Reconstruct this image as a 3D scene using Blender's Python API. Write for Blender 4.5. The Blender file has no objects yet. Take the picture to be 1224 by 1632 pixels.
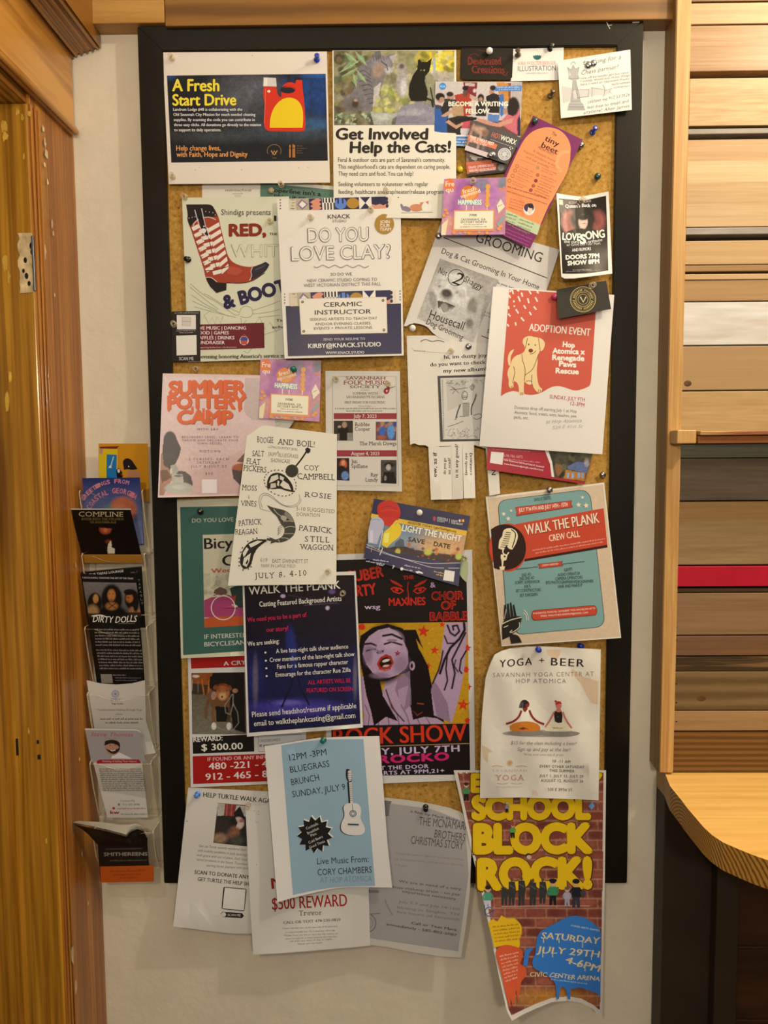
import bpy, bmesh, math, random
import numpy as np
from mathutils import Vector, Matrix

scene = bpy.context.scene
col = scene.collection
# ------------------------------------------------------------------ camera
F = 1224.0
CAM = Vector((0.0, -1.37, 1.61))
ROT = (Matrix.Rotation(math.radians(0.7), 3, 'Z') @ Matrix.Rotation(math.radians(90 - 4.6), 3, 'X')
       @ Matrix.Rotation(math.radians(-0.4), 3, 'Z'))
cd = bpy.data.cameras.new('camera')
cd.sensor_fit = 'VERTICAL'; cd.sensor_height = 36.0; cd.lens = 36.0 * F / 1632.0
cd.clip_start = 0.02
cam = bpy.data.objects.new('camera', cd); col.objects.link(cam)
cam.matrix_world = Matrix.Translation(CAM) @ ROT.to_4x4()
scene.camera = cam
# ------------------------------------------------------------------ light
scene.view_settings.view_transform = 'Standard'
scene.view_settings.look = 'None'
scene.view_settings.gamma = 1.0
scene.view_settings.use_curve_mapping = False
scene.view_settings.exposure = 0.0
wd = bpy.data.worlds.new('world'); scene.world = wd; wd.use_nodes = True
wd.node_tree.nodes['Background'].inputs[0].default_value = (1.0, 0.80, 0.56, 1)
wd.node_tree.nodes['Background'].inputs[1].default_value = 0.16

def lamp(name, loc, power, color, radius):
    l = bpy.data.lights.new(name, 'POINT'); l.energy = power; l.color = color; l.shadow_soft_size = radius
    o = bpy.data.objects.new(name, l); col.objects.link(o); o.location = loc
    return o
lamp('lamp_over_bar', (1.10, -0.95, 2.70), 42.0, (1.0, 0.78, 0.52), 0.035)
lamp('lamp_pendant', (0.98, -0.36, 2.86), 27.0, (1.0, 0.78, 0.52), 0.045)
lamp('lamp_ceiling', (-0.35, -1.95, 2.15), 32.0, (1.0, 0.78, 0.53), 0.05)
lamp('lamp_entry', (0.35, -2.4, 1.90), 46.0, (1.0, 0.78, 0.53), 0.10)
scene.cycles.transparent_max_bounces = 24

# ------------------------------------------------------------------ helpers
def W(x, y, d=0.0):
    """Point of the room seen at photo pixel (x, y), at distance d in front of the back wall."""
    v = ROT @ Vector(((x - 612) / F, -(y - 816) / F, -1.0))
    t = (-d - CAM.y) / v.y
    return CAM + v * t
def WX(x, y, X):
    v = ROT @ Vector(((x - 612) / F, -(y - 816) / F, -1.0))
    return CAM + v * ((X - CAM.x) / v.x)
def WZ(x, y, Z):
    v = ROT @ Vector(((x - 612) / F, -(y - 816) / F, -1.0))
    return CAM + v * ((Z - CAM.z) / v.z)

def s2l(c):
    c = c / 255.0
    return c / 12.92 if c <= 0.04045 else ((c + 0.055) / 1.055) ** 2.4
ILL = (1.0, 0.83, 0.60)          # colour cast of the warm lamps, taken out of colours read by eye
def C(c, k=0.86):
    if isinstance(c, str):
        c = tuple(int(c[i:i + 2], 16) for i in (1, 3, 5))
    return tuple(min(0.9, max(0.002, s2l(v) * k / e)) for v, e in zip(c, ILL))

def nmat(name):
    m = bpy.data.materials.new(name); m.use_nodes = True
    nt = m.node_tree; b = nt.nodes['Principled BSDF']
    return m, nt, b
def plain(name, c, rough=0.5, metal=0.0, spec=0.5, bump=0.0, bscale=200, mottle=0.06, raw=False):
    m, nt, b = nmat(name)
    cc = c if raw else C(c)
    b.inputs['Roughness'].default_value = rough; b.inputs['Metallic'].default_value = metal
    b.inputs['Specular IOR Level'].default_value = spec
    tc = nt.nodes.new('ShaderNodeTexCoord'); n = nt.nodes.new('ShaderNodeTexNoise')
    n.inputs['Scale'].default_value = bscale * 0.3; n.inputs['Detail'].default_value = 4
    nt.links.new(tc.outputs['Object'], n.inputs['Vector'])
    r = nt.nodes.new('ShaderNodeValToRGB')
    r.color_ramp.elements[0].position = 0.3; r.color_ramp.elements[1].position = 0.7
    r.color_ramp.elements[0].color = (*[v * (1 - mottle) for v in cc], 1)
    r.color_ramp.elements[1].color = (*[min(1, v * (1 + mottle)) for v in cc], 1)
    nt.links.new(n.outputs['Fac'], r.inputs['Fac']); nt.links.new(r.outputs['Color'], b.inputs['Base Color'])
    if bump:
        n2 = nt.nodes.new('ShaderNodeTexNoise'); n2.inputs['Scale'].default_value = bscale; n2.inputs['Detail'].default_value = 3
        nt.links.new(tc.outputs['Object'], n2.inputs['Vector'])
        bp = nt.nodes.new('ShaderNodeBump'); bp.inputs['Strength'].default_value = bump; bp.inputs['Distance'].default_value = 0.002
        nt.links.new(n2.outputs['Fac'], bp.inputs['Height']); nt.links.new(bp.outputs['Normal'], b.inputs['Normal'])
    return m
def wood(name, c1, c2, axis='X', rough=0.42, seed=0, freq=34, along=1.6, contrast=(0.37, 0.63), bump=0.15, rings=0.0, spec=0.5, coat=0.0, patch=0.0, patchc=None, dist=0.6):
    m, nt, b = nmat(name)
    N, L = nt.nodes, nt.links
    tc = N.new('ShaderNodeTexCoord'); mp = N.new('ShaderNodeMapping')
    sc = {'X': (along, freq, freq), 'Y': (freq, along, freq), 'Z': (freq, freq, along)}[axis]
    mp.inputs['Scale'].default_value = sc
    mp.inputs['Location'].default_value = (seed * 3.1, seed * 1.7, seed * 2.3)
    L.new(tc.outputs['Object'], mp.inputs['Vector'])
    n = N.new('ShaderNodeTexNoise'); n.inputs['Scale'].default_value = 1.0; n.inputs['Detail'].default_value = 6
    n.inputs['Roughness'].default_value = 0.6; n.inputs['Distortion'].default_value = dist
    L.new(mp.outputs['Vector'], n.inputs['Vector'])
    fac = n.outputs['Fac']
    nf = N.new('ShaderNodeTexNoise'); nf.inputs['Scale'].default_value = 4.5; nf.inputs['Detail'].default_value = 4; nf.inputs['Distortion'].default_value = 0.3
    L.new(mp.outputs['Vector'], nf.inputs['Vector'])
    mf = N.new('ShaderNodeMath'); mf.operation = 'MULTIPLY_ADD'; mf.inputs[1].default_value = 0.4
    m0 = N.new('ShaderNodeMath'); m0.operation = 'MULTIPLY'; m0.inputs[1].default_value = 0.6
    L.new(fac, m0.inputs[0]); L.new(nf.outputs['Fac'], mf.inputs[0]); L.new(m0.outputs[0], mf.inputs[2]); fac = mf.outputs[0]
    if rings:
        w = N.new('ShaderNodeTexWave'); w.wave_type = 'BANDS'; w.bands_direction = {'X': 'Z', 'Y': 'X', 'Z': 'X'}[axis]
        w.inputs['Scale'].default_value = 0.35; w.inputs['Distortion'].default_value = 7; w.inputs['Detail'].default_value = 2
        w.inputs['Detail Scale'].default_value = 0.4
        L.new(mp.outputs['Vector'], w.inputs['Vector'])
        mx = N.new('ShaderNodeMath'); mx.operation = 'MULTIPLY_ADD'; mx.inputs[1].default_value = rings
        L.new(w.outputs['Fac'], mx.inputs[0])
        m2 = N.new('ShaderNodeMath'); m2.operation = 'MULTIPLY'; m2.inputs[1].default_value = 1 - rings
        L.new(fac, m2.inputs[0]); L.new(m2.outputs[0], mx.inputs[2]); fac = mx.outputs[0]
    r = N.new('ShaderNodeValToRGB')
    r.color_ramp.elements[0].position = contrast[0]; r.color_ramp.elements[1].position = contrast[1]
    r.color_ramp.elements[0].color = (*C(c2), 1); r.color_ramp.elements[1].color = (*C(c1), 1)
    L.new(fac, r.inputs['Fac']); out = r.outputs['Color']
    if patch:
        mp2 = N.new('ShaderNodeMapping'); mp2.inputs['Scale'].default_value = tuple(v * (0.33 if v > along else 1.3) for v in sc)
        mp2.inputs['Location'].default_value = (seed * 1.3 + 5, seed * 2.7, seed * 0.9)
        L.new(tc.outputs['Object'], mp2.inputs['Vector'])
        n3 = N.new('ShaderNodeTexNoise'); n3.inputs['Scale'].default_value = 1.0; n3.inputs['Detail'].default_value = 3
        L.new(mp2.outputs['Vector'], n3.inputs['Vector'])
        r3 = N.new('ShaderNodeValToRGB'); r3.color_ramp.elements[0].position = 0.46; r3.color_ramp.elements[1].position = 0.62
        r3.color_ramp.elements[0].color = (0, 0, 0, 1); r3.color_ramp.elements[1].color = (patch, patch, patch, 1)
        L.new(n3.outputs['Fac'], r3.inputs['Fac'])
        mix = N.new('ShaderNodeMixRGB'); mix.inputs['Color2'].default_value = (*C(patchc), 1)
        L.new(r3.outputs['Color'], mix.inputs['Fac']); L.new(out, mix.inputs['Color1']); out = mix.outputs['Color']
    L.new(out, b.inputs['Base Color'])
    b.inputs['Roughness'].default_value = rough; b.inputs['Specular IOR Level'].default_value = spec
    b.inputs['Coat Weight'].default_value = coat; b.inputs['Coat Roughness'].default_value = 0.12
    if bump:
        bp = N.new('ShaderNodeBump'); bp.inputs['Strength'].default_value = bump; bp.inputs['Distance'].default_value = 0.002
        L.new(fac, bp.inputs['Height']); L.new(bp.outputs['Normal'], b.inputs['Normal'])
    return m

def link(name, me, parent=None, mats=()):
    o = bpy.data.objects.new(name, me); col.objects.link(o)
    for m in mats:
        me.materials.append(m)
    if parent is not None:
        o.parent = parent
    return o
def tag(o, label=None, cat=None, group=None, kind=None):
    if label: o['label'] = label
    if cat: o['category'] = cat
    if group: o['group'] = group
    if kind: o['kind'] = kind
    return o
def empty(name, label=None, cat=None, group=None, kind=None, loc=(0, 0, 0)):
    o = bpy.data.objects.new(name, None); col.objects.link(o); o.location = loc
    o.empty_display_size = 0.02
    return tag(o, label, cat, group, kind)
def bm_obj(name, bm, mats, parent=None, smooth=False):
    me = bpy.data.meshes.new(name); bmesh.ops.recalc_face_normals(bm, faces=bm.faces[:])
    bm.to_mesh(me); bm.free()
    if smooth:
        me.polygons.foreach_set('use_smooth', [True] * len(me.polygons))
    return link(name, me, parent, mats if isinstance(mats, (list, tuple)) else [mats])
def bm_box(bm, x0, x1, y0, y1, z0, z1, bev=0.0, mi=0):
    v = [bm.verts.new(p) for p in ((x0, y0, z0), (x1, y0, z0), (x1, y1, z0), (x0, y1, z0), (x0, y0, z1), (x1, y0, z1), (x1, y1, z1), (x0, y1, z1))]
    fs = [bm.faces.new([v[i] for i in q]) for q in ((3, 2, 1, 0), (4, 5, 6, 7), (0, 1, 5, 4), (1, 2, 6, 5), (2, 3, 7, 6), (3, 0, 4, 7))]
    for f in fs: f.material_index = mi
    if bev:
        es = list({e for f in fs for e in f.edges})
        bmesh.ops.bevel(bm, geom=es, offset=bev, segments=2, affect='EDGES', profile=0.5)
def box(name, x0, x1, y0, y1, z0, z1, mat, parent=None, bev=0.0015):
    bm = bmesh.new(); bm_box(bm, min(x0, x1), max(x0, x1), min(y0, y1), max(y0, y1), min(z0, z1), max(z0, z1), bev)
    return bm_obj(name, bm, mat, parent)
def prism(name, pts, axis, a0, a1, mat, parent=None, bev=0.0):
    """Closed outline pts (2-D) pushed from a0 to a1 along an axis."""
    bm = bmesh.new()
    def P(p, a):
        return {'X': (a, p[0], p[1]), 'Y': (p[0], a, p[1]), 'Z': (p[0], p[1], a)}[axis]
    A = [bm.verts.new(P(p, a0)) for p in pts]; B = [bm.verts.new(P(p, a1)) for p in pts]
    bm.faces.new(A); bm.faces.new(B[::-1])
    for i in range(len(pts)):
        j = (i + 1) % len(pts); bm.faces.new((A[i], B[i], B[j], A[j]))
    if bev:
        bmesh.ops.bevel(bm, geom=bm.edges[:], offset=bev, segments=2, affect='EDGES', profile=0.5)
    return bm_obj(name, bm, mat, parent)

# ------------------------------------------------------------------ printed paper
def print_mat(name, rough, spec, bump):
    m, nt, b = nmat(name); N, L = nt.nodes, nt.links
    at = N.new('ShaderNodeAttribute'); at.attribute_name = 'ink'
    tc = N.new('ShaderNodeTexCoord'); n = N.new('ShaderNodeTexNoise'); n.inputs['Scale'].default_value = 900; n.inputs['Detail'].default_value = 2
    L.new(tc.outputs['Object'], n.inputs['Vector'])
    r = N.new('ShaderNodeValToRGB'); r.color_ramp.elements[0].color = (0.93, 0.93, 0.93, 1); r.color_ramp.elements[1].color = (1, 1, 1, 1)
    L.new(n.outputs['Fac'], r.inputs['Fac'])
    mx = N.new('ShaderNodeMixRGB'); mx.blend_type = 'MULTIPLY'; mx.inputs['Fac'].default_value = 1.0
    L.new(at.outputs['Color'], mx.inputs['Color1']); L.new(r.outputs['Color'], mx.inputs['Color2'])
    L.new(mx.outputs['Color'], b.inputs['Base Color'])
    b.inputs['Roughness'].default_value = rough; b.inputs['Specular IOR Level'].default_value = spec
    n2 = N.new('ShaderNodeTexNoise'); n2.inputs['Scale'].default_value = 14; n2.inputs['Detail'].default_value = 3
    L.new(tc.outputs['Object'], n2.inputs['Vector'])
    bp = N.new('ShaderNodeBump'); bp.inputs['Strength'].default_value = bump; bp.inputs['Distance'].default_value = 0.004
    L.new(n2.outputs['Fac'], bp.inputs['Height']); L.new(bp.outputs['Normal'], b.inputs['Normal'])
    return m
PAPER = print_mat('printed_paper', 0.62, 0.25, 0.12)
GLOSS = print_mat('glossy_print', 0.34, 0.3, 0.10)
CRUMPLE = print_mat('crumpled_paper', 0.6, 0.25, 0.5)

_fc = bpy.data.curves.new('type', 'FONT'); _fo = bpy.data.objects.new('type', _fc); col.objects.link(_fo)
_fc.fill_mode = 'FRONT'
_tcache = {}
def glyphs(txt, b=0.0, sh=0.0, sp=1.0, res=3, serif=False):
    k = (txt, b, sh, sp, res, serif)
    if k in _tcache: return _tcache[k]
    _fc.body = txt; _fc.size = 1.0; _fc.offset = 0.0; _fc.shear = sh; _fc.space_character = sp; _fc.resolution_u = res
    dg = bpy.context.evaluated_depsgraph_get(); dg.update()
    ev = _fo.evaluated_get(dg); me = ev.to_mesh()
    n = len(me.vertices); co = np.zeros(n * 3); me.vertices.foreach_get('co', co); co = co.reshape(-1, 3)[:, :2].copy()
    fs = [tuple(p.vertices) for p in me.polygons]
    if serif and n:
        cnt = {}
        for f in fs:
            for i in range(len(f)):
                e = tuple(sorted((f[i], f[(i + 1) % len(f)]))); cnt[e] = cnt.get(e, 0) + 1
        ex = []; fx = []
        for (i, j), c in cnt.items():
            if c != 1: continue
            (xa, ya), (xb, yb) = co[i], co[j]
            if abs(ya - yb) < 0.004 and 0.03 < abs(xa - xb) < 0.2:
                for lv, s in ((0.0, 1), (CAPH, -1), (XH, -1)):
                    if abs(ya - lv) < 0.02 + abs(b):
                        a0, a1 = min(xa, xb) - 0.10, max(xa, xb) + 0.10; k0 = n + len(ex)
                        ex += [(a0, ya), (a1, ya), (a1 - 0.03, ya + s * 0.06), (a0 + 0.03, ya + s * 0.06)]
                        fx.append((k0, k0 + 1, k0 + 2, k0 + 3))
        if ex:
            co = np.vstack([co, np.array(ex)]); fs += fx
    ev.to_mesh_clear()
    _tcache[k] = (co, fs)
    return co, fs
CAPH = 0.7; XH = 0.5
CAPH = float(glyphs('H')[0][:, 1].max()); XH = float(glyphs('x')[0][:, 1].max())

SHEETS = []
def homog(q):
    """Matrix taking the unit square (0,0)(1,0)(1,1)(0,1) to quad q."""
    A = []; B = []
    for (u, v), (x, y) in zip(((0, 0), (1, 0), (1, 1), (0, 1)), q):
        A.append([u, v, 1, 0, 0, 0, -u * x, -v * x]); B.append(x)
        A.append([0, 0, 0, u, v, 1, -u * y, -v * y]); B.append(y)
    h = np.linalg.solve(np.array(A, float), np.array(B, float))
    return np.append(h, 1).reshape(3, 3)
def curve(pts, closed=True, lim=60, cap=4.0):
    """Round off the gentle corners of a traced outline; sharp ones stay."""
    for _ in range(2):
        o = []; n = len(pts)
        for i, p in enumerate(pts):
            if not closed and i in (0, n - 1): o.append(p); continue
            a, b = pts[i - 1], pts[(i + 1) % n]
            l1, l2 = math.dist(a, p), math.dist(p, b)
            if l1 < 1e-6 or l2 < 1e-6: continue
            c = ((p[0] - a[0]) * (b[0] - p[0]) + (p[1] - a[1]) * (b[1] - p[1])) / (l1 * l2)
            if c < math.cos(math.radians(lim)) or c > 0.9995: o.append(p); continue
            t1, t2 = min(.25, cap / l1), min(.25, cap / l2)
            o += [(p[0] + (a[0] - p[0]) * t1, p[1] + (a[1] - p[1]) * t1), (p[0] + (b[0] - p[0]) * t2, p[1] + (b[1] - p[1]) * t2)]
        pts = o
    return pts
class Sheet:
    """A printed sheet pinned up in front of the wall: traced outline, its own distance, curl, thickness and print."""
    def __init__(s, name, label, cat, q, d, f=None, paper='#e8d9be', outline=None, mat=None, group=None, n=(8, 10), th=0.0003, back=None, sub=None):
        s.name, s.label, s.cat, s.q, s.f, s.mat, s.group, s.n, s.th = name, label, cat, q, f, mat or PAPER, group, n, th
        s.d = d if isinstance(d, (tuple, list)) else (d, d, d, d)
        s.H = homog(q); s.Hi = np.linalg.inv(s.H)
        s.V = []; s.Fc = []; s.S = []; s.K = []; s.layer = 0; s.nv = 0
        s.outline = outline or [tuple(p) for p in q]
        s.sub = []
        SHEETS.append(s)
        co, fs = s.cut(s.outline)
        s.put(co, fs, C(paper), 0, True)
        s.base = (co, fs, C(back or paper))
    def p(s, u, v):
        w = s.H @ np.array([u, v, 1.0]); return (w[0] / w[2], w[1] / w[2])
    def uv(s, xy):
        xy = np.asarray(xy, float).reshape(-1, 2)
        w = np.c_[xy, np.ones(len(xy))] @ s.Hi.T
        return w[:, 0] / w[:, 2], w[:, 1] / w[:, 2]
    def smooth(s, u, v):
        a, b, c, e = s.d
        z = (a * (1 - u) + b * u) * (1 - v) + (e * (1 - u) + c * u) * v
        return z if s.f is None else z + s.f(u, v)
    def depth(s, xy):
        """Distance in front of the wall: the bent sheet as flat triangles of its own grid."""
        u, v = s.uv(xy); nu, nv = s.n
        U, V = np.clip(u, -0.2, 1.2) * nu, np.clip(v, -0.2, 1.2) * nv
        i, j = np.floor(U), np.floor(V); fu, fv = U - i, V - j
        g = lambda di, dj: s.smooth((i + di) / nu, (j + dj) / nv)
        z00, z11 = g(0, 0), g(1, 1); zm = np.where(fu >= fv, g(1, 0), g(0, 1))
        lo, hi = np.minimum(fu, fv), np.maximum(fu, fv)
        return z00 * (1 - hi) + zm * (hi - lo) + z11 * lo
    def cut(s, pts, force=True):
        bm = bmesh.new()
        try:
            bm.faces.new([bm.verts.new((x, y, 0)) for x, y in pts])
        except ValueError:
            bm.free(); return np.zeros((0, 2)), []
        bm.normal_update(); bmesh.ops.triangulate(bm, faces=bm.faces[:])
        return s.slice(bm)
    def slice(s, bm):
        if s.f is not None or len(set(s.d)) > 1:
            nu, nv = s.n
            u, v = s.uv([x.co[:2] for x in bm.verts]); U, V = u * nu, v * nv
            def cuts(t): return range(math.ceil(t.min() - 1e-6), math.floor(t.max() + 1e-6) + 1)
            ln = [((k / nu, 0), (k / nu, 1)) for k in cuts(U)] + [((0, k / nv), (1, k / nv)) for k in cuts(V)] + [((k / nu, 0), ((k + nv) / nu, 1)) for k in cuts(U - V)]
            for p0, p1 in ln:
                a = np.array(s.p(*p0)); t = np.array(s.p(*p1)) - a; t /= np.hypot(*t)
                bmesh.ops.bisect_plane(bm, geom=bm.verts[:] + bm.edges[:] + bm.faces[:], plane_co=(*a, 0), plane_no=(t[1], -t[0], 0), dist=1e-4)
        bm.verts.index_update()
        co = np.array([v.co[:2] for v in bm.verts]).reshape(-1, 2); fs = [tuple(v.index for v in f.verts) for f in bm.faces]
        bm.free(); return co, fs
    def put(s, co, fs, c, layer=None, base=False, flat=False):
        if len(co) == 0: return
        L = s.layer if layer is None else layer
        z = s.depth(co) + (0 if base else 0.00010) + L * 0.00004
        off = s.nv
        for (x, y), d in zip(co, z): s.V.append(W(x, y, d))
        s.Fc += [tuple(i + off for i in f) for f in fs]; s.S += [not flat] * len(fs)
        c = np.asarray(c, float)
        s.K.append(np.tile(c, (len(co), 1)) if c.ndim == 1 else c)
        s.nv += len(co)
    # ---- marks
    def P(s, pts, c, up=True, raw=False):
        if len(pts) >= 8 and not raw: pts = curve(list(pts))
        xs = [p[0] for p in pts]; ys = [p[1] for p in pts]
        if up: s.layer += 1
        if max(max(xs) - min(xs), max(ys) - min(ys)) > (14 if s.f is None else 5):
            co, fs = s.cut(pts)
        else:
            co = np.array(pts, float)
            if len(pts) <= 4: fs = [tuple(range(len(pts)))]
            else:
                bm = bmesh.new(); bm.faces.new([bm.verts.new((x, y, 0)) for x, y in pts]); bm.normal_update(); bmesh.ops.triangulate(bm, faces=bm.faces[:])
                bm.verts.index_update(); co = np.array([v.co[:2] for v in bm.verts]); fs = [tuple(v.index for v in f.verts) for f in bm.faces]; bm.free()
        s.put(co, fs, C(c)); return s
    def U(s, pts, c, up=True):
        return s.P([s.p(*a) for a in pts], c, up)
    def R(s, u0, v0, u1, v1, c, up=True):
        return s.U([(u0, v0), (u1, v0), (u1, v1), (u0, v1)], c, up)
    def E(s, x, y, rx, ry, c, ang=0, n=28, up=True):
        ca, sa = math.cos(math.radians(ang)), math.sin(math.radians(ang))
        return s.P([(x + rx * math.cos(t) * ca - ry * math.sin(t) * sa, y + rx * math.cos(t) * sa + ry * math.sin(t) * ca) for t in [2 * math.pi * i / n for i in range(n)]], c, up, True)
    def ring(s, x, y, r, w, c, n=32, ry=None, a0=0, a1=360):
        ry = ry or r; m = n
        ts = [math.radians(a0 + (a1 - a0) * i / m) for i in range(m + 1)]
        return s.L([(x + r * math.cos(t), y + ry * math.sin(t)) for t in ts], w, c)
    def L(s, pts, w, c, up=False):
        if up: s.layer += 1
        if 3 <= len(pts) <= 14 and not isinstance(w, (list, tuple)): pts = curve(list(pts), pts[0] == pts[-1] and False, 75, 6)
        co = []; fs = []
        for i, (x, y) in enumerate(pts):
            a = pts[max(0, i - 1)]; b = pts[min(len(pts) - 1, i + 1)]
            dx, dy = b[0] - a[0], b[1] - a[1]; l = math.hypot(dx, dy) or 1
            ww = w[i] if isinstance(w, (list, tuple)) else w
            nx, ny = -dy / l * ww / 2, dx / l * ww / 2
            co += [(x + nx, y + ny), (x - nx, y - ny)]
            if i: k = 2 * i; fs.append((k - 2, k, k + 1, k - 1))
        if len(pts) == 2 and math.hypot(pts[0][0] - pts[1][0], pts[0][1] - pts[1][1]) > 20:
            (ax, ay), (bx, by) = pts; n = 12
            return s.L([(ax + (bx - ax) * i / n, ay + (by - ay) * i / n) for i in range(n + 1)], w, c)
        s.layer += 1; s.put(np.array(co), fs, C(c), flat=True); s.layer -= 1; return s
    def T(s, txt, x0, y0, x1, y1, h, c, b=0.0, sh=0.0, sp=1.0, serif=False, dl=1, ws=1.0, ang=0, al='l', jit=0, arc=0, k8=False):
        """Line of type from baseline start to baseline end, capitals h pixels high (x1 None: natural width)."""
        co, fs = glyphs(txt, 0.0, sh, sp, 2 if h < 11 else 4, serif)
        if len(co) == 0: return s
        mn, mxx = co[:, 0].min(), co[:, 0].max(); ky = h / CAPH
        if x1 is None:
            Ln = (mxx - mn) * ky * ws; a = math.radians(ang); o = {'l': 0, 'c': -Ln / 2, 'r': -Ln}[al]
            x0, y0 = x0 + o * math.cos(a), y0 + o * math.sin(a); x1, y1 = x0 + Ln * math.cos(a), y0 + Ln * math.sin(a)
        dx, dy = x1 - x0, y1 - y0; Ln = math.hypot(dx, dy); ex, ey = dx / Ln, dy / Ln
        # heavier weight: the same letters overprinted slightly shifted
        if b <= 0: st_ = [(0, 0)]
        elif k8: st_ = [(b * math.cos(t), b * math.sin(t)) for t in [math.pi / 4 * i for i in range(8)]]
        elif b < 0.022: st_ = [(-b, 0), (b, 0)]
        elif b < 0.045: st_ = [(-b, 0), (b, 0), (0, b * .7), (0, -b * .7)]
        else: st_ = [(b * math.cos(t), b * math.sin(t)) for t in [math.pi / 4 * i for i in range(8)]]
        for q, (ox, oy) in enumerate(st_):
            a = (co[:, 0] + ox - mn) / (mxx - mn) * Ln; t = (co[:, 1] + oy) * ky
            if arc: t = t + arc * (1 - (2 * a / Ln - 1) ** 2)
            X = x0 + a * ex + t * ey; Y = y0 + a * ey - t * ex
            if jit:
                g = np.clip(np.floor((co[:, 0] - mn) / (mxx - mn) * Ln / (h * 0.7)).astype(int), 0, None); o = np.random.RandomState(len(txt) + int(x0)).uniform(-jit, jit, g.max() + 2)
                Y = Y + o[g]
            xy = np.c_[X, Y]; f2 = fs
            if h > 12 or s.f is not None:
                bm = bmesh.new(); vs = [bm.verts.new((p[0], p[1], 0)) for p in xy]
                for f in fs:
                    try: bm.faces.new([vs[i] for i in f])
                    except ValueError: pass
                xy, f2 = s.slice(bm)
            s.layer += dl; s.put(xy, f2, C(c), s.layer + q * 0.1, flat=True); s.layer -= dl
        return s
    def TO(s, txt, x0, y0, x1, y1, h, line, fill, w=0.03, **k):
        """Outlined letters."""
        co, _ = glyphs(txt); L_ = co[:, 0].max() - co[:, 0].min(); e = w / L_; o = w * h / CAPH
        s.T(txt, x0 - e * (x1 - x0), y0 - e * (y1 - y0), x1 + e * (x1 - x0), y1 + e * (y1 - y0), h, line, b=w, dl=1, k8=True)
        s.T(txt, x0, y0, x1, y1, h, fill, dl=2); return s
    def lines(s, rows, x, y, dy, h, c, dx=0.0, ang=0, al='l', b=0.0, ws=1.0, x1s=None, sh=0, sp=1.0, serif=False):
        """Rows of type; al as in T; x1s: where each row ends (fitted)."""
        for i, r in enumerate(rows):
            xx, yy = x + dx * i, y + dy * i
            if x1s is not None:
                ln = x1s[i] - xx; s.T(r, xx, yy, x1s[i], yy + ln * math.tan(math.radians(ang)), h, c, b=b, sh=sh, sp=sp, serif=serif)
            else:
                s.T(r, xx, yy, None, None, h, c, b=b, ws=ws, ang=ang, al=al, sh=sh, sp=sp, serif=serif)
        return s
    def dash(s, x0, y0, x1, y1, h, c, seed=0):
        """Print too small to read: word-like runs of tiny strokes."""
        rnd = random.Random(seed + int(x0 * 7 + y0 * 13)); L = math.hypot(x1 - x0, y1 - y0); ex, ey = (x1 - x0) / L, (y1 - y0) / L
        a = 0; co = []; fs = []
        while a < L:
            for _ in range(rnd.randint(2, 8)):
                w = h * rnd.uniform(0.22, 0.42); t = h * rnd.choice((0.62, 0.62, 0.75, 1.0)); k = len(co)
                for aa, tt in ((a, 0), (a + w, 0), (a + w, t), (a, t)):
                    co.append((x0 + aa * ex + tt * ey, y0 + aa * ey - tt * ex))
                fs.append((k, k + 1, k + 2, k + 3)); a += w + h * 0.2
                if a > L: break
            a += h * 0.4
        s.layer += 1; s.put(np.array(co), fs, C(c), flat=True); s.layer -= 1; return s
    def para(s, x, y, w, rows, dy, h, c, dx=0.0, ang=0, last=0.6, rag=0.06, seed=0, al='l'):
        rnd = random.Random(seed + rows); t = math.tan(math.radians(ang))
        for i in range(rows):
            L = w * (last if i == rows - 1 else 1 - rnd.random() * rag); o = (w - L) / 2 if al == 'c' else 0
            s.dash(x + dx * i + o, y + dy * i + o * t, x + dx * i + o + L, y + dy * i + (o + L) * t, h, c, i)
        return s
    def pic(s, q, paint, n=None, clip=None):
        """A printed picture inside quad q."""
        s.layer += 1
        w = max(math.dist(q[0], q[1]), math.dist(q[3], q[2])); h = max(math.dist(q[0], q[3]), math.dist(q[1], q[2]))
        nx, ny = n or (max(4, int(w * 1.1)), max(4, int(h * 1.1)))
        U, V = np.meshgrid(np.linspace(0, 1, nx), np.linspace(0, 1, ny))
        Hq = homog(q); w3 = np.stack([U, V, np.ones_like(U)], -1) @ Hq.T
        X, Y = w3[..., 0] / w3[..., 2], w3[..., 1] / w3[..., 2]
        pt = Paint(X, Y); paint(pt)
        im = pt.I.reshape(-1, 3)
        fs = []
        for j in range(ny - 1):
            for i in range(nx - 1):
                k = j * nx + i; fs.append((k, k + 1, k + nx + 1, k + nx))
        if clip:
            ins = np.zeros(X.shape, bool)
            for (xa, ya), (xb, yb) in zip(clip, clip[1:] + clip[:1]):
                if ya != yb: ins ^= ((Y < ya) != (Y < yb)) & (X < (xb - xa) * (Y - ya) / (yb - ya) + xa)
            ins = ins.ravel(); fs = [f for f in fs if all(ins[i] for i in f)]
        s.put(np.c_[X.ravel(), Y.ravel()], fs, im); return s
    def done(s, parent=None):
        co, fs, cb = s.base; off = s.nv; z = s.depth(co) - s.th
        for (x, y), d in zip(co, z): s.V.append(W(x, y, d))
        s.Fc += [tuple(i + off for i in f[::-1]) for f in fs]
        cnt = {}
        for f in fs:
            for i in range(len(f)):
                e = (f[i], f[(i + 1) % len(f)]); cnt[e] = 1
        s.K.append(np.tile(np.asarray(cb, float), (len(co), 1))); s.nv += len(co)
        for (i, j) in cnt:
            if (j, i) not in cnt:
                k = len(s.V); s.V += [s.V[j], s.V[i], s.V[i + off], s.V[j + off]]; s.Fc.append((k, k + 1, k + 2, k + 3))
                s.K.append(np.tile(np.asarray(cb, float), (4, 1)))
        # keep faces turned to the room
        me = bpy.data.meshes.new(s.name); V = [tuple(v) for v in s.V]
        Fo = []
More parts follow.
